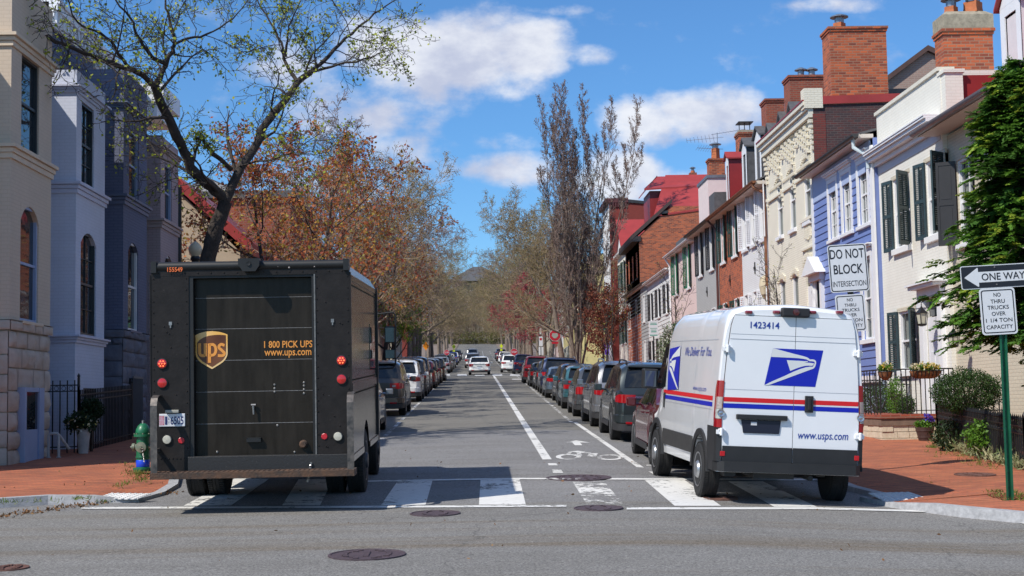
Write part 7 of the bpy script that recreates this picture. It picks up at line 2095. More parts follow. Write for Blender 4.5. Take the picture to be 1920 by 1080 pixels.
def octagon(px, py, rp, Y, label, grey=False, side=1, txt=True):
    x, z = onY(px, py, Y); r_ = rp*Y/2700
    r = thing('stop_sign', label, 'sign', (x, Y+.05, sz(x, Y)), 'red octagon signs')
    q = MB(); q.tube([(x, Y+.06, sz(x, Y)-.2), (x, Y+.06, z)], .035, 6); q.build('post', steel, r)
    pl = Plate(r, x, Y, z); oc = lambda k: [(r_*k*math.cos(R(22.5+45*i)), r_*k*math.sin(R(22.5+45*i))) for i in range(8)]
    s = pl.shape(oc(1.08), sign_white, 'sign_plate', 0); pl.shape(oc(1.02), sign_red, 'sign_field', .004, .003, s)
    if txt: q = MB(); pl.text(q, 'STOP', 0, 0, r_*1.4, r_*.6, .010, bold=.01); q.build('sign_lettering', sign_white, s)
    if grey: pl.shape([(-r_*.6, -r_*.05), (-r_*.2, -r_*.5), (r_*.2, -r_*.5), (r_*.6, -r_*.05), (r_*.45, r_*.4), (-r_*.45, r_*.4)], mat('grey plate', (.30, .33, .30), .6), 'grey_plate', .012, .004, s); pl.shape([(-r_*.6, -r_*1.5), (r_*.6, -r_*1.5), (r_*.6, -r_*1.12), (-r_*.6, -r_*1.12)], sign_red, 'lower_plate', 0, .004, s)
    return r
octagon(1040.5, 629, 10.5, 104, 'largest red octagon sign with a grey plate across its centre on the right', True, txt=False)
octagon(964, 660, 6.5, 136, 'small red octagon sign beyond the navy SUV on the far right corner')
octagon(837.5, 661, 5, 137, 'small red octagon sign at the far left corner')
def diamond(px, py, rp, Y, m, label, two=False):
    x, z = onY(px, py, Y); r_ = rp*Y/2700
    r = thing('warning_sign', label, 'sign', (x, Y+.05, sz(x, Y)), 'diamond warning signs')
    q = MB(); q.tube([(x, Y+.06, sz(x, Y)-.2), (x, Y+.06, z)], .035, 6); q.build('post', steel, r)
    pl = Plate(r, x, Y, z); pl.shape([(0, -r_), (r_*.72, 0), (0, r_), (-r_*.72, 0)], m, 'sign_plate', 0)
    if two: pl.shape([(-r_*.5, -r_*1.9), (r_*.4, -r_*1.9), (r_*.4, -r_*1.2), (-r_*.5, -r_*1.2)], m, 'lower_plate', 0)
    return r
diamond(798.5, 649, 8.5, 108, s_or, 'orange diamond sign above the dark cars on the left')
diamond(851, 650, 5, 150, s_yg, 'lime yellow diamond sign at the left of the hill', True)
diamond(940, 649, 4.5, 160, s_yg, 'lime yellow diamond sign at the right of the hill', True)
# street lamps
globe_m = mat('milky globe', (.60, .52, .36), .3, var=.05)
def lamp(px, py, rp, Y, label):
    x, z = onY(px, py, Y); r_ = rp*Y/2700
    r = thing('street_lamp', label, 'street lamp', (x, Y, sz(x, Y)), 'globe street lamps')
    zb = sz(x, Y)
    q = MB(); q.lathe((x, Y, zb), [(.22, 0), (.22, .15), (.14, .3), (.10, .9), (.075, 1.0), (.06, z-zb-r_*2.2), (.10, z-zb-r_*1.9), (.14, z-zb-r_*1.45), (.12, z-zb-r_*1.1)], 12); q.build('post', black_iron, r, smooth=True)
    q = MB(); q.lathe((x, Y, z), [(r_*.55, -r_*1.1), (r_*.95, -r_*.55), (r_*1.08, .0), (r_*.95, r_*.5), (r_*.6, r_*.95), (r_*.25, r_*1.2), (.02, r_*1.3)], 18); q.build('globe', globe_m, r, smooth=True)
    q = MB(); q.lathe((x, Y, z+r_*1.28), [(r_*.16, 0), (r_*.10, r_*.15), (.005, r_*.35)], 8); q.build('finial', black_iron, r)
lamp(1085, 587, 7, 96, 'globe street lamp on the right pavement near the awning')
lamp(366, 468, 12, 41, 'globe street lamp behind the brown truck beside the big tree trunk')
# awning on the far right corner
xa, za = onY(1125, 602, 111); xb, zb = onY(1153, 580, 111)
aw = tag(None or thing('awning', 'green canvas awning over a shop front at the far right corner', 'awning', (XR-.5, 112.5, za)), None)
q = MB(); q.prism([(XR+.05, 112.2, zb+.3), (XR-1.1, 112.2, za), (XR-1.1, 112.2, za-.25), (XR+.05, 112.2, za-.25)], (0, 4, 0)); q.build('canvas', mat('green canvas', (.02, .34, .24), .7), aw)
q = MB(); q.tube([(XR-1.1, 112.3, za-.2), (XR, 112.3, za-.2)], .02, 5); q.build('bracket', black_iron, aw)

# hydrant
gx, gy = onG(268, 884, SH); zb = sz(gx, gy)
hg_ = mat('hydrant green', (.010, .13, .055), .42, var=.25, vs=14, coat=.2, detail=8); hb_m = mat('hydrant blue band', (.01, .06, .62), .4); h_cap = mat('worn hydrant cap', (.10, .16, .12), .5, col2=(.24, .22, .15), vs=26, detail=8)
hy = thing('fire_hydrant', 'green fire hydrant with a blue band beside the rear of the brown truck', 'hydrant', (gx, gy, zb))
k_ = gy/2700; Hh = 96*k_
q = MB(); q.lathe((gx, gy, zb), [(.155, 0), (.155, .03), (.165, .035), (.165, .06), (.11, .065), (.108, .22), (.12, .225), (.12, .245), (.108, .25), (.104, Hh*.68)], 20); q.build('barrel', hg_, hy, smooth=True)
q = MB(); q.lathe((gx, gy, zb), [(.1085, .075), (.112, .08), (.112, .185), (.1085, .19)], 20); q.build('blue_band', hb_m, hy, smooth=True)
q = MB(); q.lathe((gx, gy, zb+Hh*.68), [(.150, -.01), (.150, .03), (.12, .032), (.125, .05), (.115, .11), (.085, .17), (.045, .205), (.03, .21)], 20); q.build('bonnet', hg_, hy, smooth=True)
for k in range(8):
    a = 2*PI*k/8; q = MB()
q = MB(); q.lathe((gx, gy, zb+Hh*.68+.205), [(.022, 0), (.022, .05), (.01, .055)], 5); q.build('operating_nut', steel, hy)
for (ax, r_, l_) in (((.0, -1, 0), .075, .10), ((-1, 0, 0), .055, .10), ((1, 0, 0), .055, .10)):
    c = Vector((gx, gy, zb+Hh*.47)); d = Vector(ax); q = MB(); q.lathe(c+d*.09, [(r_*.9, 0), (r_*.9, l_*.4), (r_*1.15, l_*.42), (r_*1.15, l_*.85), (r_*.5, l_*.9), (r_*.35, l_*.92), (r_*.3, l_*1.15), (.01, l_*1.15)], 16, axis=ax); q.build('hose_outlet', h_cap, hy, smooth=True)
q = MB()
for k in range(14):
    t = k/13; p = Vector((gx+.03+.03*math.sin(t*3), gy-.19+.04*t, zb+Hh*.45-.22*math.sin(t*PI*.9))); q.lathe(p, [(.006, -.012), (.010, 0), (.006, .012)], 5, axis=((1, 0, 1) if k % 2 else (0, 1, 1)))
q.build('outlet_chain', steel, hy)
q = MB()
for k in range(8):
    a = 2*PI*k/8+.2; q.lathe((gx+math.cos(a)*.138, gy+math.sin(a)*.138, zb+Hh*.68+.03), [(.013, 0), (.013, .02)], 6)
q.build('flange_bolt', h_cap, hy)

# fast leaf meshes -------------------------------------------------------
def quad_mesh(name, V4, mats, mi=None, parent=None, loc=None):
    """V4: (n, 4, 3) array of quads"""
    n = len(V4)
    org = ORG.get(parent.name, Vector((0, 0, 0))) if parent is not None else Vector(loc or (0, 0, 0))
    vs = (np.asarray(V4, dtype=np.float32).reshape(-1, 3)-np.array(org, dtype=np.float32))
    me = bpy.data.meshes.new(name)
    me.vertices.add(4*n); me.vertices.foreach_set('co', vs.ravel())
    me.loops.add(4*n); me.loops.foreach_set('vertex_index', np.arange(4*n, dtype=np.int32))
    me.polygons.add(n); me.polygons.foreach_set('loop_start', np.arange(0, 4*n, 4, dtype=np.int32)); me.polygons.foreach_set('loop_total', np.full(n, 4, dtype=np.int32))
    if not isinstance(mats, (list, tuple)): mats = [mats]
    for m_ in mats: me.materials.append(m_)
    if mi is not None: me.polygons.foreach_set('material_index', np.asarray(mi, dtype=np.int32))
    me.update(calc_edges=True); me.validate()
    o = bpy.data.objects.new(name, me); COL.objects.link(o)
    if parent is not None: o.parent = parent; ORG[o.name] = org
    else: o.location = org; ORG[o.name] = org
    return o
def leaves_at(rng, P, size, wid=.5, up=None, jit=.3):
    """one diamond leaf per point with random facing"""
    n = len(P)
    d = rng.normal(size=(n, 3)); 
    if up is not None: d += np.array(up)
    d /= np.linalg.norm(d, axis=1)[:, None]
    e = rng.normal(size=(n, 3)); e -= d*(e*d).sum(1)[:, None]; e /= np.linalg.norm(e, axis=1)[:, None]
    s = size*(1+jit*rng.uniform(-1, 1, n))[:, None]
    a = P; b = P+d*s*.5+e*s*wid*.5; c = P+d*s; f = P+d*s*.5-e*s*wid*.5
    return np.stack([a, b, c, f], axis=1)
def blob_points(rng, c, rad, n, shell=.55, lump=.22, squash=0):
    d = rng.normal(size=(n, 3)); d /= np.linalg.norm(d, axis=1)[:, None]
    t = shell+(1-shell)*rng.uniform(0, 1, n)**.6
    lum = 1+lump*(np.sin(d[:, 0]*7+c[0])*np.sin(d[:, 1]*8+c[1])*np.sin(d[:, 2]*7+1))
    return np.array(c)+d*np.array(rad)*(t*lum)[:, None]
NR = np.random.default_rng(7)
box_leaf = leaf_mat('box leaves', [(.018, .040, .010), (.035, .075, .018), (.055, .10, .022)], .45, .15)
dark_leaf = leaf_mat('dark shrub leaves', [(.012, .026, .009), (.025, .05, .014)], .5, .15)
bright_leaf = leaf_mat('bright shrub leaves', [(.05, .13, .012), (.10, .22, .02), (.13, .24, .03)], .5, .3)
grass_leaf = leaf_mat('weed leaves', [(.06, .12, .015), (.14, .19, .03), (.26, .26, .08)], .6, .3)
ivy_leaf = leaf_mat('pale groundcover leaves', [(.10, .15, .05), (.28, .30, .15), (.45, .42, .25)], .6, .25)
flower_m = leaf_mat('flower petals', [(.55, .38, .02), (.70, .66, .55), (.75, .55, .03), (.70, .68, .62)], .6, .3)
pansy_m = leaf_mat('pansy petals', [(.07, .06, .40), (.14, .10, .55), (.20, .03, .16)], .6, .3)
wood_m = mat('twig wood', (.06, .045, .035), .9, var=.3, vs=9)
coco = mat('coco fibre', (.20, .085, .035), .95, var=.5, vs=18, bump=.6, bs=30)
def shrub(name, label, c, rad, n, leaf, size, cat='shrub', group=None, base_z=None):
    bz = base_z if base_z is not None else c[2]-rad[2]
    r = thing(name, label, cat, (c[0], c[1], bz), group)
    q = MB(); 
    for k in range(6):
        a = k*1.05; q.tube([(c[0], c[1], bz), (c[0]+math.cos(a)*rad[0]*.3, c[1]+math.sin(a)*rad[1]*.3, c[2]), (c[0]+math.cos(a)*rad[0]*.6, c[1]+math.sin(a)*rad[1]*.6, c[2]+rad[2]*.4)], [.03, .02, .008], 5)
    q.build('stems', wood_m, r)
    P = blob_points(NR, c, rad, n); P = P[P[:, 2] > bz]
    quad_mesh('foliage', leaves_at(NR, P, size), leaf, None, r)
    return r
# right garden: patio block, railing, fence, pots, shrubs
px_, py_ = onG(1700, 824, SH); Yp = py_; xL, _ = onY(1653, 805, Yp); xRr, _ = onY(1762, 805, Yp); zpt = onY(1700, 777, Yp)[1]; zb = sz(xL, Yp)
Yb2 = Yp+5.6
st_m = mat('patio stone', (.66, .59, .45), .9, col2=(.50, .43, .32), vs=5, bump=.4, bs=20, detail=8)
pt = thing('stone_planter_wall', 'low pale stone garden wall topped with red brick at the foot of the cream house', 'garden wall', ((xL+xRr)/2, Yp, zb))
q = MB(); rr_ = random.Random(3); z = zb-.25; row = 0
while z < zpt-.24:
    zn = z+.14; x = xL-rr_.uniform(0, .2)
    while x < xRr:
        xn = x+rr_.uniform(.25, .45); q.box(max(x, xL)+.006, min(xn, xRr)-.006, Yp+rr_.uniform(-.012, .012), Yp+.2, z+.006, zn-.006); x = xn
    y = Yp+.21
    while y < Yb2:
        yn = y+rr_.uniform(.3, .5); q.box(xL+rr_.uniform(-.01, .01), xL+.2, y+.006, yn-.006, z+.006, zn-.006); y = yn
    z = zn
q.box(xL+.02, xRr-.01, Yp+.02, Yb2, zb-.2, zpt-.12); q.build('stonework', st_m, pt)
q = MB(); q.box(xL-.02, xRr, Yp-.03, Yb2, zpt-.237, zpt-.085); q.build('stone_band', mat('brown stone band', (.17, .115, .085), .9, var=.3, vs=5), pt)
q = MB(); q.box(xL-.04, xRr, Yp-.06, Yb2, zpt-.082, zpt); q.build('brick_coping', br_red, pt)
# railing along two sides
rl = thing('iron_railing', 'black iron railing with thin bars standing on the stone garden wall', 'railing', (xL+.3, Yp+.1, zpt))
xr0, zr = onY(1689, 692, Yp+.1); xr1, _ = onY(1787, 692, Yp+.1)
q = MB(); q.box(xr0, xr1, Yp+.085, Yp+.115, zr-.02, zr+.01); q.box(xr0, xr1, Yp+.09, Yp+.11, zpt+.07, zpt+.09); q.box(xL+.06, xL+.09, Yp+.1, Yb2, zr-.02, zr+.01); q.box(xL+.065, xL+.085, Yp+.1, Yb2, zpt+.07, zpt+.09)
q.tube([(xr0, Yp+.1, zr-.005), (xr0-.1, Yp+.12, zr-.005), (xL+.075, Yp+.3, zr-.005)], .014, 6); q.build('rail', black_iron, rl)
for k in range(12): q = MB(); x = xr0+(xr1-xr0)*k/11; q.box(x-.009, x+.009, Yp+.092, Yp+.108, zpt+.0, zr); q.build('baluster', black_iron, rl)
for k in range(22): q = MB(); y = Yp+.3+(Yb2-Yp-.4)*k/21; q.box(xL+.068, xL+.084, y-.009, y+.009, zpt, zr); q.build('baluster', black_iron, rl)
def basket(px, py, wp, hp, Y, label, n_f, long):
    x, z = onY(px, py, Y); w, h = wp*Y/2700, hp*Y/2700
    r = thing('hanging_basket', label, 'flower basket', (x, Y, z), 'flower baskets on the iron railing')
    q = MB()
    if long:
        g = []
        for i in range(15):
            t = -1+2*i/14; row = []
            e = math.sqrt(max(.02, 1-t**4))
            for k in range(9): a = PI+PI*k/8; row.append((x+t*w/2, Y-.0+math.cos(a)*.15*e, z+math.sin(a)*h*.62*e+h*.2))
            g.append(row)
        q.grid(g)
        q.face([g[i][0] for i in range(15)]+[g[i][8] for i in range(14, -1, -1)])
    else: q.lathe((x, Y, z-h*.45), [(.03, 0), (w*.26, h*.08), (w*.42, h*.28), (w*.5, h*.62), (w*.46, h*.62), (.02, h*.60)], 18)
    q.build('coco_liner', coco, r, smooth=True)
    q = MB()
    if long:
        q.tube([(x-w/2, Y-.15, z+h*.2), (x+w/2, Y-.15, z+h*.2)], .012, 5)
        for i in range(8): t = -1+2*(i+.5)/8; q.tube([(x+t*w/2, Y-.155, z+h*.2), (x+t*w/2*.97, Y-.13, z-h*.15), (x+t*w/2*.9, Y-.03, z-h*.40)], .010, 5)
    else:
        q.lathe((x, Y, z+h*.16), [(w*.5, -.012), (w*.52, 0), (w*.5, .012)], 18)
        for i in range(8): a = 2*PI*i/8; q.tube([(x+math.cos(a)*w*.51, Y+math.sin(a)*w*.51, z+h*.16), (x+math.cos(a)*w*.44, Y+math.sin(a)*w*.44, z-h*.2), (x, Y, z-h*.46)], .009, 4)
    q.build('wire_frame', black_iron, r)
    c = (x, Y-.02, z+h*.42); rad = (w*.48, .16, h*.30)
    P = blob_points(NR, c, rad, 420, .2); quad_mesh('foliage', leaves_at(NR, P, .055, .7), bright_leaf, None, r)
    P = blob_points(NR, (c[0], c[1]-.03, c[2]+h*.08), rad, n_f, .7); quad_mesh('flowers', np.concatenate([leaves_at(NR, P, .05, .9, (0, -1, .5)), leaves_at(NR, P, .05, .9, (0, -.5, .5))]), flower_m, None, r)
basket(1660, 701, 27, 26, Yp+.1, 'round coco fibre basket on the corner of the iron railing', 40, False)
basket(1735, 700, 60, 24, Yp-.05, 'long coco fibre trough of yellow and white flowers on the iron railing', 130, True)
# barrel pot
gx, gy = onG(1735, 826, SH); k_ = gy/2700; w = 36*k_; h = 25*k_; zb = sz(gx, gy)
r = thing('flower_pot', 'dark barrel pot of blue pansies in front of the stone garden wall', 'flower pot', (gx, gy, zb))
q = MB(); q.lathe((gx, gy, zb), [(w*.33, 0), (w*.5, h), (w*.46, h), (w*.44, h-.04), (.01, h-.05)], 24)
for z in (.25, .75): q.lathe((gx, gy, zb+h*z), [(w*(.33+.17*z)+.004, -.015), (w*(.33+.17*z)+.010, 0), (w*(.33+.17*z)+.008, .015)], 24)
q.build('tub', mat('dark barrel wood', (.055, .032, .028), .6, var=.35, vs=10), r, smooth=True)
P = blob_points(NR, (gx, gy, zb+h+.06), (w*.52, w*.5, .10), 380, .2); quad_mesh('foliage', leaves_at(NR, P, .06, .7), bright_leaf, None, r)
P = blob_points(NR, (gx+.06, gy-.06, zb+h+.16), (w*.28, w*.3, .11), 110, .3); quad_mesh('flowers', leaves_at(NR, P, .06, .9, (0, -1, .4)), pansy_m, None, r)
# spear topped fence
fa = onG(1760, 836, SH); fb = onG(1925, 882, SH); fc = (fb[0]+.1, 17.9)
fz = lambda x, y: sz(x, y)
fr = thing('iron_fence', 'black spear topped iron fence round the boxwood garden on the right', 'fence', (*fa, fz(*fa)))
def iron_fence(root, a, b, h, gap, posts=None, spear=True, m=black_iron, rings=True):
    a, b = Vector(a), Vector(b); L_ = (b-a).length; n = int(L_/gap); u = (b-a)/L_
    q = MB()
    for zz_ in (.12, h-.22, h-.10):
        pa = Vector((*a, fz(*a)+zz_)); pb = Vector((*b, fz(*b)+zz_)); c = (pa+pb)/2; d = (pb-pa)/2; q.obox(c, d, Vector((-u.y, u.x, 0))*.012, (0, 0, .012))
    if rings:
        for k in range(n):
            p = a+u*gap*(k+.5); z = fz(*p)+h-.16
            q.tube([Vector((*(p+u*(math.cos(t)*.04)), z+math.sin(t)*.045)) for t in np.linspace(0, 2*PI, 9)], .007, 4, False)
    q.build('rail', m, root)
    q = MB()
    for k in range(n+1):
        p = a+u*gap*k; z = fz(*p); q.box(p.x-.011, p.x+.011, p.y-.011, p.y+.011, z-.05, z+h)
        if spear: q.lathe((p.x, p.y, z+h), [(.008, -.01), (.022, .01), (.018, .04), (.002, .10)], 6)
    o = q.build('picket', m, root); o['kind'] = 'stuff'
    for p in (a, b):
        q = MB(); z = fz(*p); q.box(p.x-.022, p.x+.022, p.y-.022, p.y+.022, z-.1, z+h+.05); q.lathe((p.x, p.y, z+h+.05), [(.02, 0), (.035, .03), (.02, .06), (.002, .09)], 8); q.build('fence_post', m, root)
FH = 75/2700*fa[1]
iron_fence(fr, fa, fb, FH*.98, .11); iron_fence(fr, fb, fc, FH, .11); iron_fence(fr, fa, (fa[0]+2.2, fa[1]+.2), FH*.98, .12)
mid = Vector(fa).lerp(Vector(fb), .5)
bx, bz = onY(1812, 735, 27.1)
shrub('boxwood', 'large clipped round boxwood behind the spear topped fence', (bx, 27.1, bz), (.66, .62, .43), 15000, box_leaf, .038, base_z=sz(bx, 27.1))
x, z = onY(1700, 762, Yp+1.2); shrub('boxwood', 'small boxwood ball behind the iron railing', (x, Yp+1.2, z), (.20, .2, .24), 1800, box_leaf, .04, base_z=zpt)
x, z = onY(1672, 748, Yp+2.2); shrub('upright_shrub', 'slim upright green shrub inside the corner of the iron railing', (x+.1, Yp+2.2, z), (.24, .24, .5), 1600, bright_leaf, .045, base_z=zpt)
x, z = onY(1856, 790, 25.6); shrub('garden_shrub', 'bright green low shrub behind the fence pickets', (x+.15, 25.6, sz(9, 25.6)+.40), (.62, .5, .36), 2600, bright_leaf, .07, base_z=sz(9, 24))
x, z = onY(1795, 800, 27.4); shrub('garden_shrub', 'dark spreading shrub low behind the fence corner', (x+.05, 27.6, sz(9, 27.6)+.30), (.5, .4, .34), 2200, dark_leaf, .06, base_z=sz(9, 25))
gy2 = 36.5; x, z = onY(1632, 755, gy2); shrub('hedge', 'clipped green hedge in front of the blue house behind the van', (x+.2, gy2, z), (.55, 1.2, .50), 5200, box_leaf, .05, base_z=sz(x, gy2))
fr2 = thing('iron_fence', 'black iron fence in front of the hedge by the blue house', 'fence', (x-.7, gy2-.2, sz(x, gy2)))
iron_fence(fr2, (x-.9, gy2-1.4), (x+.62, gy2-1.4), 1.3, .13, rings=True)
q = MB(); q.box(x-.9, x+.95, gy2-1.7, gy2-1.5, sz(x, gy2)-.2, sz(x, gy2)+.22); tag(q.build('brick_kerb_wall', br_red, loc=(x, gy2-1.6, sz(x, gy2))), 'low red brick edging wall beside the van under the iron fence', 'garden wall')
x, z = onY(1246, 648, 66); shrub('flowering_shrub', 'tall evergreen shrub dotted with white blossom beside the parking sign', (x+.4, 66, z-.6), (.75, .8, 1.7), 4200, leaf_mat('camellia leaves', [(.03, .07, .015), (.07, .13, .03), (.55, .55, .45), (.05, .1, .02)], .45, .2), .10, base_z=sz(x, 66))
# weeds and ground cover
P = []
for t in np.linspace(0, 1, 90):
    p = Vector(fa).lerp(Vector(fb), t); 
    for k in range(16): P.append((p.x+NR.normal()*.09-.03, p.y+NR.normal()*.10, sz(p.x, p.y)+abs(NR.normal())*.10))
for t in np.linspace(0, 1, 30):
    p = Vector(fb).lerp(Vector(fc), t)
    for k in range(16): P.append((p.x+NR.normal()*.09, p.y+NR.normal()*.10, sz(p.x, p.y)+abs(NR.normal())*.10))
tag(quad_mesh('ground_cover', leaves_at(NR, np.array(P), .13, .18, (0, 0, .9)), ivy_leaf), kind='stuff')
P = []
def weed_line(a, b, n, per, spread, h=.04):
    a, b = onG(*a, SH), onG(*b, SH)
    for i in range(n):
        t = NR.uniform(); c = (a[0]+(b[0]-a[0])*t+NR.normal()*spread, a[1]+(b[1]-a[1])*t+NR.normal()*spread)
        for k in range(per): P.append((c[0]+NR.normal()*.035, c[1]+NR.normal()*.05, sz(*c)+abs(NR.normal())*h*.2))
weed_line((0, 945), (175, 937), 22, 6, .05); weed_line((210, 915), (345, 888), 30, 7, .04); weed_line((245, 895), (265, 888), 10, 10, .06, .06)
weed_line((1640, 812), (1757, 818), 40, 8, .06); weed_line((1740, 838), (1760, 842), 14, 10, .08); weed_line((1900, 925), (1920, 940), 24, 14, .12, .06); weed_line((1780, 850), (1880, 880), 40, 8, .2)
for c in ((395/2*1.0, 940), (197, 941)):
    x, y = onG(*c, .02)
    for k in range(70): P.append((x+NR.normal()*.07, y+NR.normal()*.05, gz(x, y)+.01))
for c in ((255, 893), (245, 880), (262, 901)):
    x, y = onG(*c, SH)
    for k in range(60): P.append((x+NR.normal()*.12, y+NR.normal()*.12, sz(x, y)+abs(NR.normal())*.05))
P = np.array(P); tag(quad_mesh('weeds', leaves_at(NR, P, .065, .16, (0, 0, 1.3)), grass_leaf), kind='stuff')
P = []
for i in range(420):
    t = NR.uniform(); a = onG(-20, 972); b = onG(330, 922); x = a[0]+(b[0]-a[0])*t; y = a[1]+(b[1]-a[1])*t
    P.append((x+NR.normal()*.10, y-.14+NR.normal()*.09, gz(x, y)+.012))
for i in range(160): P.append((NR.uniform(-9, 9), NR.uniform(14, 30), 0)); P[-1] = (P[-1][0], P[-1][1], gz(P[-1][0], P[-1][1])+.012) if -4.6 < P[-1][0] < 5.2 else (P[-1][0], max(P[-1][1], 21.5), sz(P[-1][0], max(P[-1][1], 21.5))+.01)
litter = leaf_mat('fallen leaves', [(.10, .05, .02), (.22, .11, .05), (.32, .20, .10)], .8, .1)
tag(quad_mesh('fallen_leaves', leaves_at(NR, np.array(P), .05, .6, (0, 0, 0)) * np.array([1, 1, 1]), litter), kind='stuff')

# left side: railings, urn, shrub, pipe rail
lf = thing('iron_fence', 'dark iron fence in the shade in front of the lavender house', 'fence', (-7.2, 27, sz(-7, 27)))
a = (-8.75, 29.0); b = (-8.0, 29.2); c = (-8.0, 33.6)
iron_fence(lf, a, b, 1.45, .14, spear=False); iron_fence(lf, b, c, 1.25, .13, spear=False)
gx, gy = -7.82, 28.9; zb = sz(gx, gy); k_ = gy/2700
r = thing('plant_urn', 'tall stone pot of dark plants in the shade by the left fence', 'flower pot', (gx, gy, zb))
q = MB(); w = 26*k_; h = 46*k_; q.lathe((gx, gy, zb), [(w*.34, 0), (w*.42, h*.5), (w*.5, h*.9), (w*.56, h*.92), (w*.56, h), (w*.45, h), (.01, h-.05)], 18); q.build('pot', mat('pale stone pot', (.40, .37, .34), .85, var=.2, vs=8), r, smooth=True)
P = blob_points(NR, (gx-.05, gy, zb+h+.12), (.34, .3, .2), 700, .2); quad_mesh('foliage', leaves_at(NR, P, .08, .6), dark_leaf, None, r)
P = blob_points(NR, (gx, gy-.1, zb+h+.1), (.34, .3, .14), 40, .6); quad_mesh('flowers', leaves_at(NR, P, .05, .9), flower_m, None, r)
x, z = onY(172, 768, gy+.6); shrub('garden_shrub', 'dark round shrub in the shade above the left stone pot', (x, gy+.6, z), (.24, .26, .22), 2600, dark_leaf, .055, base_z=sz(x, gy))
gx, gy = onG(105, 858, SH); zb = sz(gx, gy); k_ = gy/2700
pr = tag(MB().build('pipe_rail', trim_beige, loc=(gx, gy, zb)), 'bent pale pipe handrail beside the beige stone base on the left', 'handrail')
bpy.data.objects.remove(pr)
q = MB(); x0 = onY(91, 850, gy)[0]; x1 = onY(110, 850, gy)[0]; zt = onY(100, 813, gy)[1]
q.tube([(x0, gy, zb), (x0, gy, zt-.04), (x0+.04, gy, zt), (x1-.03, gy, zt), (x1, gy, zt-.04), (x1, gy, zb)], .028, 8); q.tube([(x1, gy, zt-.02), (x1+.14, gy+.2, zt-.30)], .028, 8)
for xx in (x0, x1): q.lathe((xx, gy, zb), [(.05, 0), (.05, .015)], 8)
tag(q.build('pipe_rail', mat('pale pipe paint', (.42, .39, .36), .6, var=.15, vs=9), loc=(gx, gy, zb), smooth=True), 'bent pale pipe handrail beside the beige stone base on the left', 'handrail')
# ============================================================ trees
bark_dark = mat('dark bark', (.040, .031, .026), .95, var=.45, vs=7, bump=.8, bs=22, detail=9, dist=.03)
bark_grey = mat('grey brown bark', (.19, .15, .12), .95, var=.35, vs=5, bump=.6, bs=18, detail=8, dist=.03)
twig_brown = mat('brown twigs', (.23, .165, .13), .9, var=.25, vs=2)
twig_tan = mat('tan twigs', (.29, .22, .135), .9, var=.25, vs=2)
twig_dark = mat('dark twigs', (.045, .035, .030), .9, var=.3, vs=2)
lf_spring = leaf_mat('spring leaves', [(.22, .29, .03), (.36, .42, .04), (.46, .48, .06), (.13, .19, .03)], .5, .35)
lf_orange = leaf_mat('orange young leaves', [(.46, .15, .045), (.58, .21, .05), (.38, .10, .05), (.48, .27, .06), (.28, .28, .05)], .6, .4)
lf_rust = leaf_mat('rust young leaves', [(.42, .11, .06), (.34, .08, .05), (.48, .16, .06), (.40, .35, .06)], .6, .4)
lf_tan = leaf_mat('tan buds', [(.24, .18, .06), (.30, .22, .08), (.18, .12, .05), (.20, .20, .05)], .7, .25)
lf_pale = leaf_mat('pale green buds', [(.22, .24, .08), (.16, .18, .05), (.28, .27, .11)], .7, .3)
lf_bud = leaf_mat('brown buds', [(.13, .08, .06), (.17, .10, .08), (.10, .07, .05)], .8, .1)
lf_red = leaf_mat('crimson blossom', [(.44, .05, .085), (.34, .04, .065), (.50, .09, .11)], .6, .3)
lf_lime = leaf_mat('lime young leaves', [(.15, .26, .02), (.22, .33, .03), (.11, .19, .02)], .5, .35)
lf_brown = leaf_mat('dry russet leaves', [(.20, .065, .04), (.14, .04, .03), (.27, .10, .05)], .8, .2)
def tube_arrays(brs, n):
    V, Fc = [], []; b = 0
    ang = np.arange(n)*2*np.pi/n; ca, sa = np.cos(ang), np.sin(ang)
    for pts, rad in brs:
        k = len(pts); t = np.empty_like(pts); t[1:-1] = pts[2:]-pts[:-2]; t[0] = pts[1]-pts[0]; t[-1] = pts[-1]-pts[-2]
        t /= np.linalg.norm(t, axis=1)[:, None]+1e-9
        ref = np.array([1.0, .2, .1]) if abs(t[0, 0]) < .75 else np.array([.1, 1.0, .2])
        a = ref-t*(t@ref)[:, None]; a /= np.linalg.norm(a, axis=1)[:, None]; c = np.cross(t, a)
        ring = pts[:, None, :]+rad[:, None, None]*(a[:, None, :]*ca[None, :, None]+c[:, None, :]*sa[None, :, None])
        V.append(ring.reshape(-1, 3))
        i = np.arange(k-1)[:, None]*n; j = np.arange(n)[None, :]; j2 = (j+1) % n
        Fc.append(np.stack([i+j, i+j2, i+n+j2, i+n+j], axis=-1).reshape(-1, 4)+b); b += k*n
    return np.concatenate(V), np.concatenate(Fc)
def tube_obj(name, groups, m, parent):
    """groups: list of (branches, sides)"""
    Vs, Fs = [], []; b = 0
    for brs, n in groups:
        if not brs: continue
        v, f = tube_arrays(brs, n); Vs.append(v); Fs.append(f+b); b += len(v)
    v = np.concatenate(Vs)-np.array(ORG.get(parent.name, (0, 0, 0))); f = np.concatenate(Fs)
    me = bpy.data.meshes.new(name); me.vertices.add(len(v)); me.vertices.foreach_set('co', v.astype(np.float32).ravel())
    me.loops.add(f.size); me.loops.foreach_set('vertex_index', f.astype(np.int32).ravel())
    me.polygons.add(len(f)); me.polygons.foreach_set('loop_start', np.arange(0, f.size, 4, dtype=np.int32)); me.polygons.foreach_set('loop_total', np.full(len(f), 4, dtype=np.int32))
    me.polygons.foreach_set('use_smooth', np.ones(len(f), dtype=bool)); me.materials.append(m); me.update(calc_edges=True)
    o = bpy.data.objects.new(name, me); COL.objects.link(o); o.parent = parent; ORG[o.name] = ORG.get(parent.name, Vector((0, 0, 0)))
    return o
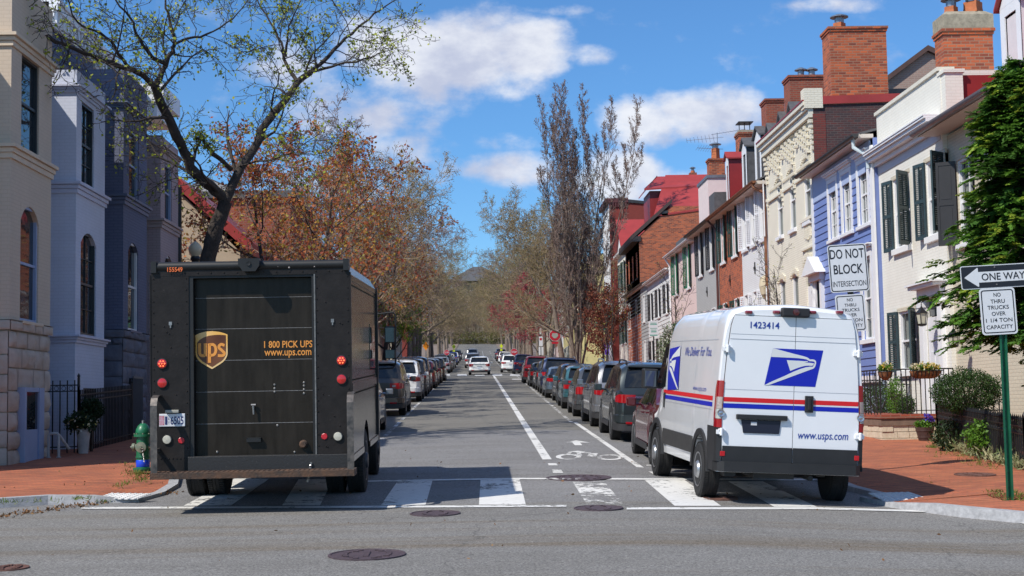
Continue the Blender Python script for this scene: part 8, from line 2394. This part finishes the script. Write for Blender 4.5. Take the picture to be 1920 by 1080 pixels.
def nrm(v): return v/(np.linalg.norm(v)+1e-9)
def grow(rng, p, d, L, r, lev, cfg, out):
    ns = cfg['seg'][lev]; pts = [np.array(p, float)]; d = nrm(np.array(d, float)); rad = [r]; rt = max(cfg['rmin'], r*cfg['tip'][lev])
    dirs = [d]
    for i in range(ns):
        d = nrm(d+rng.normal(size=3)*cfg['wig'][lev]+np.array([0, 0, cfg['trop'][lev]])); pts.append(pts[-1]+d*L/ns); dirs.append(d); rad.append(r+(rt-r)*(i+1)/ns)
    pts = np.array(pts); rad = np.array(rad); out.setdefault(lev, []).append((pts, rad))
    kids(rng, pts, rad, dirs, L, lev, cfg, out)
def kids(rng, pts, rad, dirs, L, lev, cfg, out, t0=None):
    if lev+1 >= len(cfg['seg']): return
    n = cfg['n'][lev]; n = int(n+.5) if cfg.get('fixed', True) else n
    ns = len(pts)-1; t0 = cfg['t0'][lev] if t0 is None else t0
    az = rng.uniform(0, 6.28)
    for i in range(n):
        t = t0+(1-t0)*(i+rng.uniform(.1, .9))/n; f = t*ns; k = min(ns-1, int(f)); q = pts[k]+(pts[k+1]-pts[k])*(f-k); rr = rad[k]+(rad[k+1]-rad[k])*(f-k)
        dd = dirs[min(k+1, ns)]; az += 2.4+rng.normal()*.5
        ref = np.array([0, 0, 1.0]) if abs(dd[2]) < .9 else np.array([1.0, 0, 0]); a = nrm(np.cross(dd, ref)); c = np.cross(dd, a)
        an = cfg['ang'][lev]*(1+rng.normal()*.2); cd = dd*math.cos(an)+(a*math.cos(az)+c*math.sin(az))*math.sin(an)
        Lc = L*cfg['len'][lev]*(1-cfg.get('short', .5)*t)*rng.uniform(.7, 1.25)
        if Lc < .10: Lc = .10
        grow(rng, q, cd, Lc, max(cfg['rmin'], min(rr*.85, cfg['rk'][lev]*r_of(rr))), lev+1, cfg, out)
def r_of(r): return r
def twig_points(rng, out, lev, per, tips=True):
    P = []
    for pts, rad in out.get(lev, []):
        n = len(pts)
        for i in range(per):
            f = rng.uniform(.25, 1)*(n-1); k = min(n-2, int(f)); P.append(pts[k]+(pts[k+1]-pts[k])*(f-k))
        if tips: P.append(pts[-1])
    return np.array(P)
def finish_tree(root, out, rng, barkm, twigm, leafm, lev_trunk, leaf_levels, per, size, clump=3, wid=.6, sides=(10, 7, 5, 3, 3, 3), spread=.05):
    tube_obj('trunk', [(out.get(l, []), sides[l]) for l in range(lev_trunk+1)], barkm, root)
    tw = [(out.get(l, []), sides[l]) for l in range(lev_trunk+1, 7) if out.get(l)]
    if tw: tube_obj('twigs', tw, twigm, root)
    if leafm:
        P = np.concatenate([twig_points(rng, out, l, per) for l in leaf_levels if out.get(l)])
        P = np.repeat(P, clump, axis=0)+rng.normal(size=(len(P)*clump, 3))*spread
        ms = leafm if isinstance(leafm, list) else [leafm]
        mi = None
        if len(ms) > 1:       # the kinds of leaf come in drifts through the crown
            q = np.array([mnoise.noise(Vector(p*.9)) for p in P])+rng.normal(size=len(P))*.15; mi = (q > .08).astype(np.int32)
        quad_mesh('leaves', leaves_at(rng, P, size, wid), ms, mi, root)

# ---- the big budding tree behind the truck
TYD = 33.0
def px3(px, py, Y): x, z = onY(px, py, Y); return (x, Y, z)
bx, bz = onY(386, 480, TYD)
bt = thing('budding_tree', 'big dark forked tree with sparse yellow green buds leaning over the brown truck', 'tree', (bx, TYD, sz(bx, TYD)))
def c1(x, y): return (x/2, y/2)
def c2(x, y): return (300+x/2.25, y/2.25)
T = TYD
RK = .70
limbs = [
 ([(383, 800, T), (386, 560, T), (388, 500, T), (397, 450, T), (412, 410, T), (424, 378, T)], .30, .22, 0),
 ([(415, 402, T), c1(838, 752)+(T,), c1(800, 705)+(T-.2,), c1(740, 655)+(T-.5,), c1(690, 565)+(T-.8,), c1(645, 470)+(T-1.1,), c1(605, 385)+(T-1.4,), c1(580, 325)+(T-1.6,)], .20, .13, .2),
 ([c1(580, 325)+(T-1.6,), c1(530, 280)+(T-2.1,), c1(470, 255)+(T-2.6,), c1(395, 232)+(T-3.2,), c1(320, 200)+(T-3.8,), c1(230, 160)+(T-4.4,), c1(140, 125)+(T-5.0,), c1(40, 95)+(T-5.6,), c1(-60, 80)+(T-6,)], .10, .02, .0),
 ([c1(480, 255)+(T-2.5,), c1(440, 190)+(T-2.8,), c1(380, 130)+(T-3.2,), c1(300, 95)+(T-3.5,), c1(260, 20)+(T-3.8,), c1(230, -60)+(T-4,)], .06, .012, .1),
 ([c1(580, 325)+(T-1.6,), c1(610, 270)+(T-1.5,), c1(630, 215)+(T-1.4,), c1(655, 165)+(T-1.3,), c1(640, 90)+(T-1.2,), c1(620, 10)+(T-1.2,), c1(610, -80)+(T-1.1,)], .11, .02, .1),
 ([c1(618, 235)+(T-1.5,), c1(570, 215)+(T-1.9,), c1(525, 150)+(T-2.2,), c1(495, 80)+(T-2.4,), c1(440, 10)+(T-2.6,), c1(400, -80)+(T-2.7,)], .07, .015, .1),
 ([c1(655, 165)+(T-1.3,), c1(720, 140)+(T-.9,), c1(800, 120)+(T-.5,), c1(880, 60)+(T,), c1(930, 0)+(T+.3,)], .05, .012, .1),
 ([c1(840, 750)+(T,), c1(760, 690)+(T+.6,), c1(700, 640)+(T+1.0,), c1(610, 595)+(T+1.4,), c1(565, 545)+(T+1.7,), c1(520, 450)+(T+2,), c1(470, 350)+(T+2.2,)], .06, .012, .1),
 ([(410, 408, T), (425, 372, T), c2(330, 725)+(T+.3,), c2(395, 625)+(T+.7,), c2(445, 520)+(T+1.1,), c2(520, 435)+(T+1.5,), c2(580, 350)+(T+1.9,), c2(635, 305)+(T+2.2,)], .18, .10, .2),
 ([c2(635, 305)+(T+2.2,), c2(700, 245)+(T+2.6,), c2(780, 165)+(T+3.0,), c2(860, 95)+(T+3.4,), c2(940, 35)+(T+3.8,), c2(1010, -10)+(T+4.1,)], .08, .015, .1),
 ([c2(640, 305)+(T+2.2,), c2(740, 275)+(T+1.9,), c2(830, 258)+(T+1.6,), c2(910, 232)+(T+1.3,), c2(990, 205)+(T+1.0,)], .055, .010, .1),
 ([c2(580, 345)+(T+1.9,), c2(530, 265)+(T+2.2,), c2(510, 180)+(T+2.4,), c2(470, 100)+(T+2.6,), c2(420, 20)+(T+2.8,), c2(390, -60)+(T+3,)], .07, .015, .1),
 ([c2(530, 240)+(T+2.2,), c2(540, 150)+(T+2.0,), c2(560, 80)+(T+1.8,), c2(600, -10)+(T+1.6,)], .05, .012, .1),
 ([c2(655, 290)+(T+2.2,), c2(655, 210)+(T+2.6,), c2(645, 130)+(T+3,)], .04, .010, .2),
 ([c2(300, 715)+(T+.2,), c2(230, 650)+(T-.3,), c2(175, 580)+(T-.7,)], .09, .055, .6),
 ([c2(470, 470)+(T+1.2,), c2(480, 380)+(T+.6,), c2(500, 310)+(T+.2,), c2(440, 200)+(T-.2,)], .035, .008, .2),
 ([c2(330, 700)+(T+.3,), c2(430, 680)+(T-.4,), c2(560, 640)+(T-1.0,), c2(680, 560)+(T-1.5,)], .035, .008, .2),
]
rng = np.random.default_rng(21)
cfgN = dict(seg=[6, 6, 5, 4, 3], wig=[.1, .10, .20, .24, .26], trop=[0, .03, .02, .0, -.01], tip=[.5, .2, .3, .45, .6], n=[0, 9, 7, 6, 0], t0=[.3, .18, .15, .15, 0], ang=[.9, .95, .85, .8, .8], len=[.5, .36, .50, .52, .5], rk=[.5, .42, .5, .6, .6], rmin=.0055, short=.35)
out = {}
for pts, r0, r1, t0 in limbs:
    P = np.array([px3(*p) for p in pts])
    # resample as a smooth curve with small irregularities
    n = len(P)*3; t = np.linspace(0, len(P)-1, n); Q = []
    for tt in t:
        i = min(int(tt), len(P)-2); f = tt-i; p0, p1, p2, p3 = P[max(i-1, 0)], P[i], P[i+1], P[min(i+2, len(P)-1)]
        Q.append(.5*((2*p1)+(-p0+p2)*f+(2*p0-5*p1+4*p2-p3)*f*f+(-p0+3*p1-3*p2+p3)*f**3))
    Q = np.array(Q); w = np.sin(np.linspace(0, np.pi, n))[:, None]; Q += rng.normal(size=Q.shape)*.018*w
    rad = np.linspace(r0*RK, r1*RK, n); rad *= 1+.06*rng.normal(size=n)
    lev = 0 if r0 > .15 else 1
    out.setdefault(lev, []).append((Q, rad)); dirs = [nrm(Q[min(i+1, n-1)]-Q[max(i-1, 0)]) for i in range(n)]
    Ln = np.linalg.norm(np.diff(Q, axis=0), axis=1).sum()
    if r0 > .25: continue
    c = dict(cfgN); c['n'] = [0, max(4, int(Ln*(3.0 if r0 < .15 else .9))), 7, 6, 0]; c['len'] = [.5, min(.5, 2.0/Ln), .50, .52, .5]
    kids(rng, Q, rad, dirs, Ln, 1, c, out, max(.12, t0))
finish_tree(bt, out, rng, bark_dark, twig_dark, lf_spring, 1, (4,), 0, .074, 1, .85, (12, 9, 5, 3, 3), .03)

# ---- prototypes of the street trees
def proto(name, seed, H, cfg, d0=(0, 0, 1), r0=.2, fork=None, **k):
    rng = np.random.default_rng(seed); out = {}
    root = thing(name, None, 'tree', local=True)
    if fork:
        for (dx, dy, f, rr) in fork: grow(rng, (dx*.15, dy*.15, 0), (dx, dy, f), H, rr, 0, cfg, out)
    else: grow(rng, (0, 0, -.2), d0, H, r0, 0, cfg, out)
    finish_tree(root, out, rng, **k); return root
cfg_or = dict(seg=[6, 6, 5, 4, 3], wig=[.05, .10, .14, .18, .2], trop=[.1, .06, .04, .02, 0], tip=[.15, .2, .3, .4, .6], n=[10, 8, 6, 4, 0], t0=[.22, .2, .15, .1, 0], ang=[.85, .75, .75, .7, .7], len=[.62, .50, .48, .45, .5], rk=[.5, .5, .5, .6, .6], rmin=.009, short=.45)
cfg_bare = dict(seg=[7, 7, 5, 4, 4], wig=[.06, .13, .18, .2, .22], trop=[.05, .07, .03, .0, -.02], tip=[.12, .15, .25, .35, .6], n=[10, 9, 7, 6, 0], t0=[.25, .2, .15, .1, 0], ang=[.9, .8, .75, .75, .7], len=[.62, .52, .48, .46, .5], rk=[.55, .5, .5, .6, .6], rmin=.011, short=.4)
cfg_col = dict(seg=[10, 8, 6, 4, 3], wig=[.04, .07, .12, .16, .2], trop=[.1, .30, .22, .12, .05], tip=[.10, .15, .3, .4, .6], n=[14, 8, 6, 5, 0], t0=[.10, .12, .1, .1, 0], ang=[.50, .5, .55, .6, .7], len=[.36, .34, .42, .5, .5], rk=[.5, .5, .5, .6, .6], rmin=.011, short=.45)
cfg_young = dict(seg=[6, 5, 4, 3], wig=[.05, .12, .18, .2], trop=[.1, .12, .06, 0], tip=[.2, .3, .4, .6], n=[9, 6, 4, 0], t0=[.25, .2, .1, 0], ang=[.6, .6, .7, .7], len=[.48, .45, .5, .5], rk=[.55, .5, .6, .6], rmin=.006, short=.5)
K = dict(lev_trunk=1)
pr_or = proto('young_maple', 3, 8.5, cfg_or, r0=.16, barkm=bark_dark, twigm=twig_brown, leafm=[lf_orange, lf_rust], leaf_levels=(4,), per=0, size=.14, clump=2, spread=.06, **K)
pr_rs = proto('young_maple', 14, 8.0, cfg_or, r0=.15, barkm=bark_dark, twigm=twig_brown, leafm=[lf_rust, lf_orange], leaf_levels=(4,), per=0, size=.13, clump=2, spread=.07, **K)
pr_bare = proto('bare_tree', 5, 11.0, cfg_bare, r0=.25, barkm=bark_grey, twigm=twig_brown, leafm=lf_bud, leaf_levels=(4,), per=1, size=.075, clump=1, **K)
pr_bar2 = proto('bare_tree', 16, 11.5, cfg_bare, r0=.27, barkm=bark_grey, twigm=twig_tan, leafm=lf_tan, leaf_levels=(4,), per=1, size=.075, clump=2, spread=.08, **K)
pr_pale = proto('budding_street_tree', 7, 12.5, cfg_bare, r0=.26, barkm=bark_grey, twigm=twig_tan, leafm=lf_pale, leaf_levels=(4,), per=1, size=.09, clump=1, **K)
pr_col = proto('columnar_tree', 9, 17.0, cfg_col, r0=.30, fork=((0, 0, 1, .17), (.11, .02, 1.0, .13), (-.09, .05, .88, .10), (.17, -.05, .88, .09), (.08, .08, .9, .09), (.03, -.12, .78, .08), (-.16, -.06, .68, .07)), barkm=bark_grey, twigm=mat('purple grey twigs', (.25, .18, .15), .9, var=.25, vs=2), leafm=lf_bud, leaf_levels=(4,), per=1, size=.07, clump=1, **K)
pr_red = proto('crimson_tree', 11, 6.5, cfg_or, r0=.14, barkm=bark_grey, twigm=twig_brown, leafm=lf_red, leaf_levels=(4,), per=1, size=.12, clump=2, spread=.09, **K)
pr_lime = proto('leafing_tree', 12, 7.0, cfg_or, r0=.15, barkm=bark_dark, twigm=twig_brown, leafm=lf_lime, leaf_levels=(4,), per=2, size=.12, clump=2, spread=.09, **K)
pr_young = proto('young_tree', 18, 4.6, cfg_young, r0=.045, barkm=bark_dark, twigm=twig_dark, leafm=lf_spring, leaf_levels=(3,), per=0, size=.04, clump=1, lev_trunk=0, sides=(7, 4, 3, 3))
pr_russet = proto('russet_tree', 19, 4.8, cfg_young, r0=.07, barkm=bark_dark, twigm=twig_dark, leafm=lf_brown, leaf_levels=(3, 2), per=2, size=.14, clump=3, spread=.10, lev_trunk=0, sides=(7, 4, 3, 3))
used_t = set()
def tree(p, x, y, s, rot, label, group, zs=1.0):
    if p.name in used_t: o = copy_tree(p)
    else: o = p; used_t.add(p.name)
    o.location = (x, y, (sz(x, y) if y < 120 else gprof(y)+cross(x)+.1)); o.rotation_euler = (0, 0, rot); o.scale = (s, s, s*zs)
    return tag(o, label, 'tree', group)
GLt, GRt = 'street trees on the left pavement', 'street trees on the right pavement'
tree(pr_rs, -6.2, 44, .95, .3, 'reddish leafed maple nearest behind the big dark tree on the left', GLt)
tree(pr_or, -6.1, 51, .95, 1.1, 'orange leafed maple just above the brown truck roof on the left', GLt)
tree(pr_or, -6.1, 59, 1.08, 2.6, 'broad orange maple beside the right edge of the brown truck', GLt)
tree(pr_rs, -6.2, 66, 1.0, 4.0, 'rust orange maple fourth along the left pavement', GLt)
tree(pr_bar2, -6.4, 75, .85, 5.2, 'tan budded tree among the orange maples behind the truck mirrors', GLt)
tree(pr_bare, -7.0, 84, 1.12, .4, 'tall bare crowned tree rising above the orange maples on the left', GLt)
tree(pr_or, -6.0, 90, 1.12, .9, 'orange maple below the tall bare crown on the left', GLt)
tree(pr_bar2, -6.6, 100, 1.05, 2.2, 'tan budded tall tree near the left corner', GLt)
tree(pr_lime, -5.9, 104, .85, 1.0, 'bright lime green young tree low on the left by the far corner', GLt)
tree(pr_or, -6.2, 112, 1.12, 3.3, 'last orange maple before the far left corner', GLt)
tree(pr_bare, -7.5, 120, 1.05, 3.0, 'bare brown tree at the far left corner', GLt)
tree(pr_col, 6.5, 92, .93, .5, 'very tall bare columnar tree reaching highest into the sky on the right', GRt)
tree(pr_bar2, 6.6, 99, .80, .2, 'tan budded tree in front of the oxblood corner house on the right', GRt)
tree(pr_bar2, 6.5, 109, .95, 2.0, 'tan budded tree behind the grey plated octagon sign', GRt)
tree(pr_bar2, 6.7, 131, 1.0, 4.1, 'tan budded tree just past the far right corner', GRt)
tree(pr_pale, 6.9, 146, 1.22, 1.5, 'pale green budded tall tree beyond the far right corner', GRt)
tree(pr_red, 6.2, 140, 1.15, .7, 'crimson flowering tree beyond the far right corner', GRt)
tree(pr_red, 5.6, 186, 1.25, 2.7, 'smaller crimson flowering tree farther up on the right', GRt)
tree(pr_bare, 6.8, 160, 1.1, .9, 'bare brown tree past the crimson one on the right', GRt)
tree(pr_russet, 7.3, 79, 1.0, .4, 'small tree holding dry russet leaves near the purple banner', GRt)
tree(pr_russet, 7.6, 86, 1.05, 2.3, 'second small russet leaved tree below the street lamp', GRt)
tree(pr_young, 6.3, 65.5, 1.1, .3, 'thin young leafless tree by the parking sign on the right', GRt)
tree(pr_young, 9.0, 42.5, 1.0, 1.9, 'thin leafless sapling in front of the tall ivory brick house', GRt)
tree(pr_young, 7.6, 55, 1.0, 4.2, 'thin leafless sapling in front of the red brick house in the row', GRt)
rt = random.Random(11)
GT = 'bare trees along the hill'
P_ = [pr_bare, pr_bar2, pr_pale, pr_bar2]
y = 147; i = 0
names_l = 0
while y < 470:
    for sd in (-1, 1):
        if sd > 0 and y < 172: continue
        p = P_[(i*3+i//3) % 4]; i += 1
        tree(p, sd*(6.9+rt.uniform(-.4, .6)), y+rt.uniform(-2, 2), rt.uniform(.95, 1.2), rt.uniform(0, 6.28), 'bare brown street tree in the avenue climbing the hill', GT)
    y += 13 if y < 300 else 19
for k in range(16):
    sd = -1 if k % 2 else 1
    tree(pr_bar2 if k % 3 else pr_pale, sd*rt.uniform(16, 34), 150+k*19, rt.uniform(.9, 1.15), rt.uniform(0, 6.28), 'bare tree rising behind the houses on the hill', 'trees behind the houses on the hill')
for k in range(44):
    yy_ = 424+(k % 4)*38+rt.uniform(-8, 8); xx_ = (-44+88*((k*7) % 44)/43)*yy_/500
    sh_ = .72 if yy_ > 520 and -14 < xx_ < 14 else 1
    tree((pr_bare, pr_bar2, pr_pale, pr_bar2)[(k*3+k//5) % 4], xx_, yy_, rt.uniform(.9, 1.2)*sh_, rt.uniform(0, 6.28), 'bare tree on the hillside closing the view', 'trees on the far hillside')

for k in range(22):
    tree((pr_bar2, pr_bare, pr_pale)[k % 3], -15+k*1.45+rt.uniform(-.4, .4), 417+(k % 3)*5, rt.uniform(.42, .6), rt.uniform(0, 6.28), 'low bare tree in the thicket at the head of the street', 'thicket at the head of the street')

hd_ = thing('hedge', 'long tan green hedge across the head of the street', 'hedge', (0, 414.5, gprof(414)))
P = np.concatenate([blob_points(NR, (-17+k*1.5+NR.normal()*.3, 414.5+NR.normal()*.5, gprof(414)+1.3+abs(NR.normal())*.5), (1.5, 1.2, 1.9+abs(NR.normal())*.6), 330, .35) for k in range(24)])
quad_mesh('foliage', leaves_at(NR, P, .34, .7), leaf_mat('tan green hedge leaves', [(.10, .09, .035), (.17, .15, .05), (.13, .17, .04), (.22, .17, .09)], .7, .2), None, hd_)
q = MB()
for k in range(24): q.tube([(-17+k*1.5, 414.5, gprof(414)-.2), (-17+k*1.5, 414.6, gprof(414)+2)], .05, 5)
q.build('stems', bark_grey, hd_)

# ---- the evergreen on the right
ex, ey = 9.10, 23.3
ev = thing('evergreen_tree', 'dense evergreen with yellow tipped drooping sprays behind the one way sign', 'tree', (ex, ey, sz(ex, ey)))
eg_d = leaf_mat('dark evergreen', [(.045, .12, .022), (.07, .16, .026), (.09, .19, .03)], .55, .3)
eg_m = leaf_mat('mid evergreen', [(.085, .20, .028), (.115, .25, .032), (.15, .29, .04)], .55, .35)
eg_y = leaf_mat('yellow tipped evergreen', [(.18, .32, .04), (.28, .39, .045), (.40, .42, .05)], .55, .35)
zb = sz(ex, ey); rng = np.random.default_rng(33)
zt = onY(1910, 118, ey)[1]; Ht = zt-zb
Vq, Mi, brs = [], [], []
trunk = np.array([[ex+.03*math.sin(i), ey, zb-.2+(Ht-.3)*i/10] for i in range(11)]); brs.append((trunk, np.linspace(.13, .02, 11)))
def rad_at(t): return 1.46*(1-t)**.72*max(.5, min(1, .55+.45*(t-.30)/.14)) + .14
nb = 880
for b in range(nb):
    az = rng.uniform(0, 2*np.pi); t = rng.uniform(.30 if math.cos(az) < .15 else .12, 1.0)**.95; z = zb+Ht*t
    lob = 1+.26*math.sin(az*3+t*13)+.22*math.sin(az*5-t*23)+rng.normal()*.15
    Rb = rad_at(t)*lob
    o = np.array([math.cos(az), math.sin(az), 0.0]); s0 = np.array([ex, ey, z-.1]); 
    e = s0+o*Rb+np.array([0, 0, -.10*Rb+rng.normal()*.06]); k = 5
    pts = np.array([s0+(e-s0)*i/k+np.array([0, 0, .12*math.sin(math.pi*i/k)]) for i in range(k+1)])
    brs.append((pts, np.linspace(.016, .004, k+1)))
    inner = rng.uniform() < .40
    nsp = 7
    kind = 2 if (rng.uniform() < .22 and not inner) else (1 if rng.uniform() < .5 else 0)
    for s in range(nsp):
        f = rng.uniform(.35 if not inner else .2, 1.0) if s else 1.0
        i = min(k-1, int(f*k)); c = pts[i]+(pts[i+1]-pts[i])*(f*k-i)
        sd = nrm(o+rng.normal(size=3)*.55*np.array([1, 1, .4])+np.array([0, 0, -.03]))
        side = nrm(np.cross(sd, np.array([0, 0, 1.0])+rng.normal(size=3)*.25)); L_ = rng.uniform(.17, .33)
        m = 15
        tt = np.linspace(.05, 1, m)
        for sg in (-1, 1):
            base = c+sd*(tt*L_)[:, None]+np.array([0, 0, -1.0])*(tt**2*L_*.16)[:, None]
            ln = (.088*(1-.55*tt)+.018)[:, None]; dr = (sd*.75+side*sg*.75); dr /= np.linalg.norm(dr); dr = dr+rng.normal(size=(m, 3))*.14
            tip = base+dr*ln+np.array([0, 0, -.02]); nn = np.cross(dr, np.array([0, 0, 1.0])); nn /= np.linalg.norm(nn, axis=1)[:, None]; w = ln*.30
            mid = base+(tip-base)*.55+rng.normal(size=(m, 3))*.008
            Vq.append(np.stack([base, mid+nn*w, tip, mid-nn*w], axis=1))
            mm = np.full(m, kind)
            if kind == 2: mm[:4] = 1
            Mi.append(mm)
tube_obj('trunk', [([brs[0]], 9)], bark_dark, ev); tube_obj('branches', [(brs[1:], 4)], bark_dark, ev)
quad_mesh('foliage', np.concatenate(Vq), [eg_d, eg_m, eg_y], np.concatenate(Mi), ev)
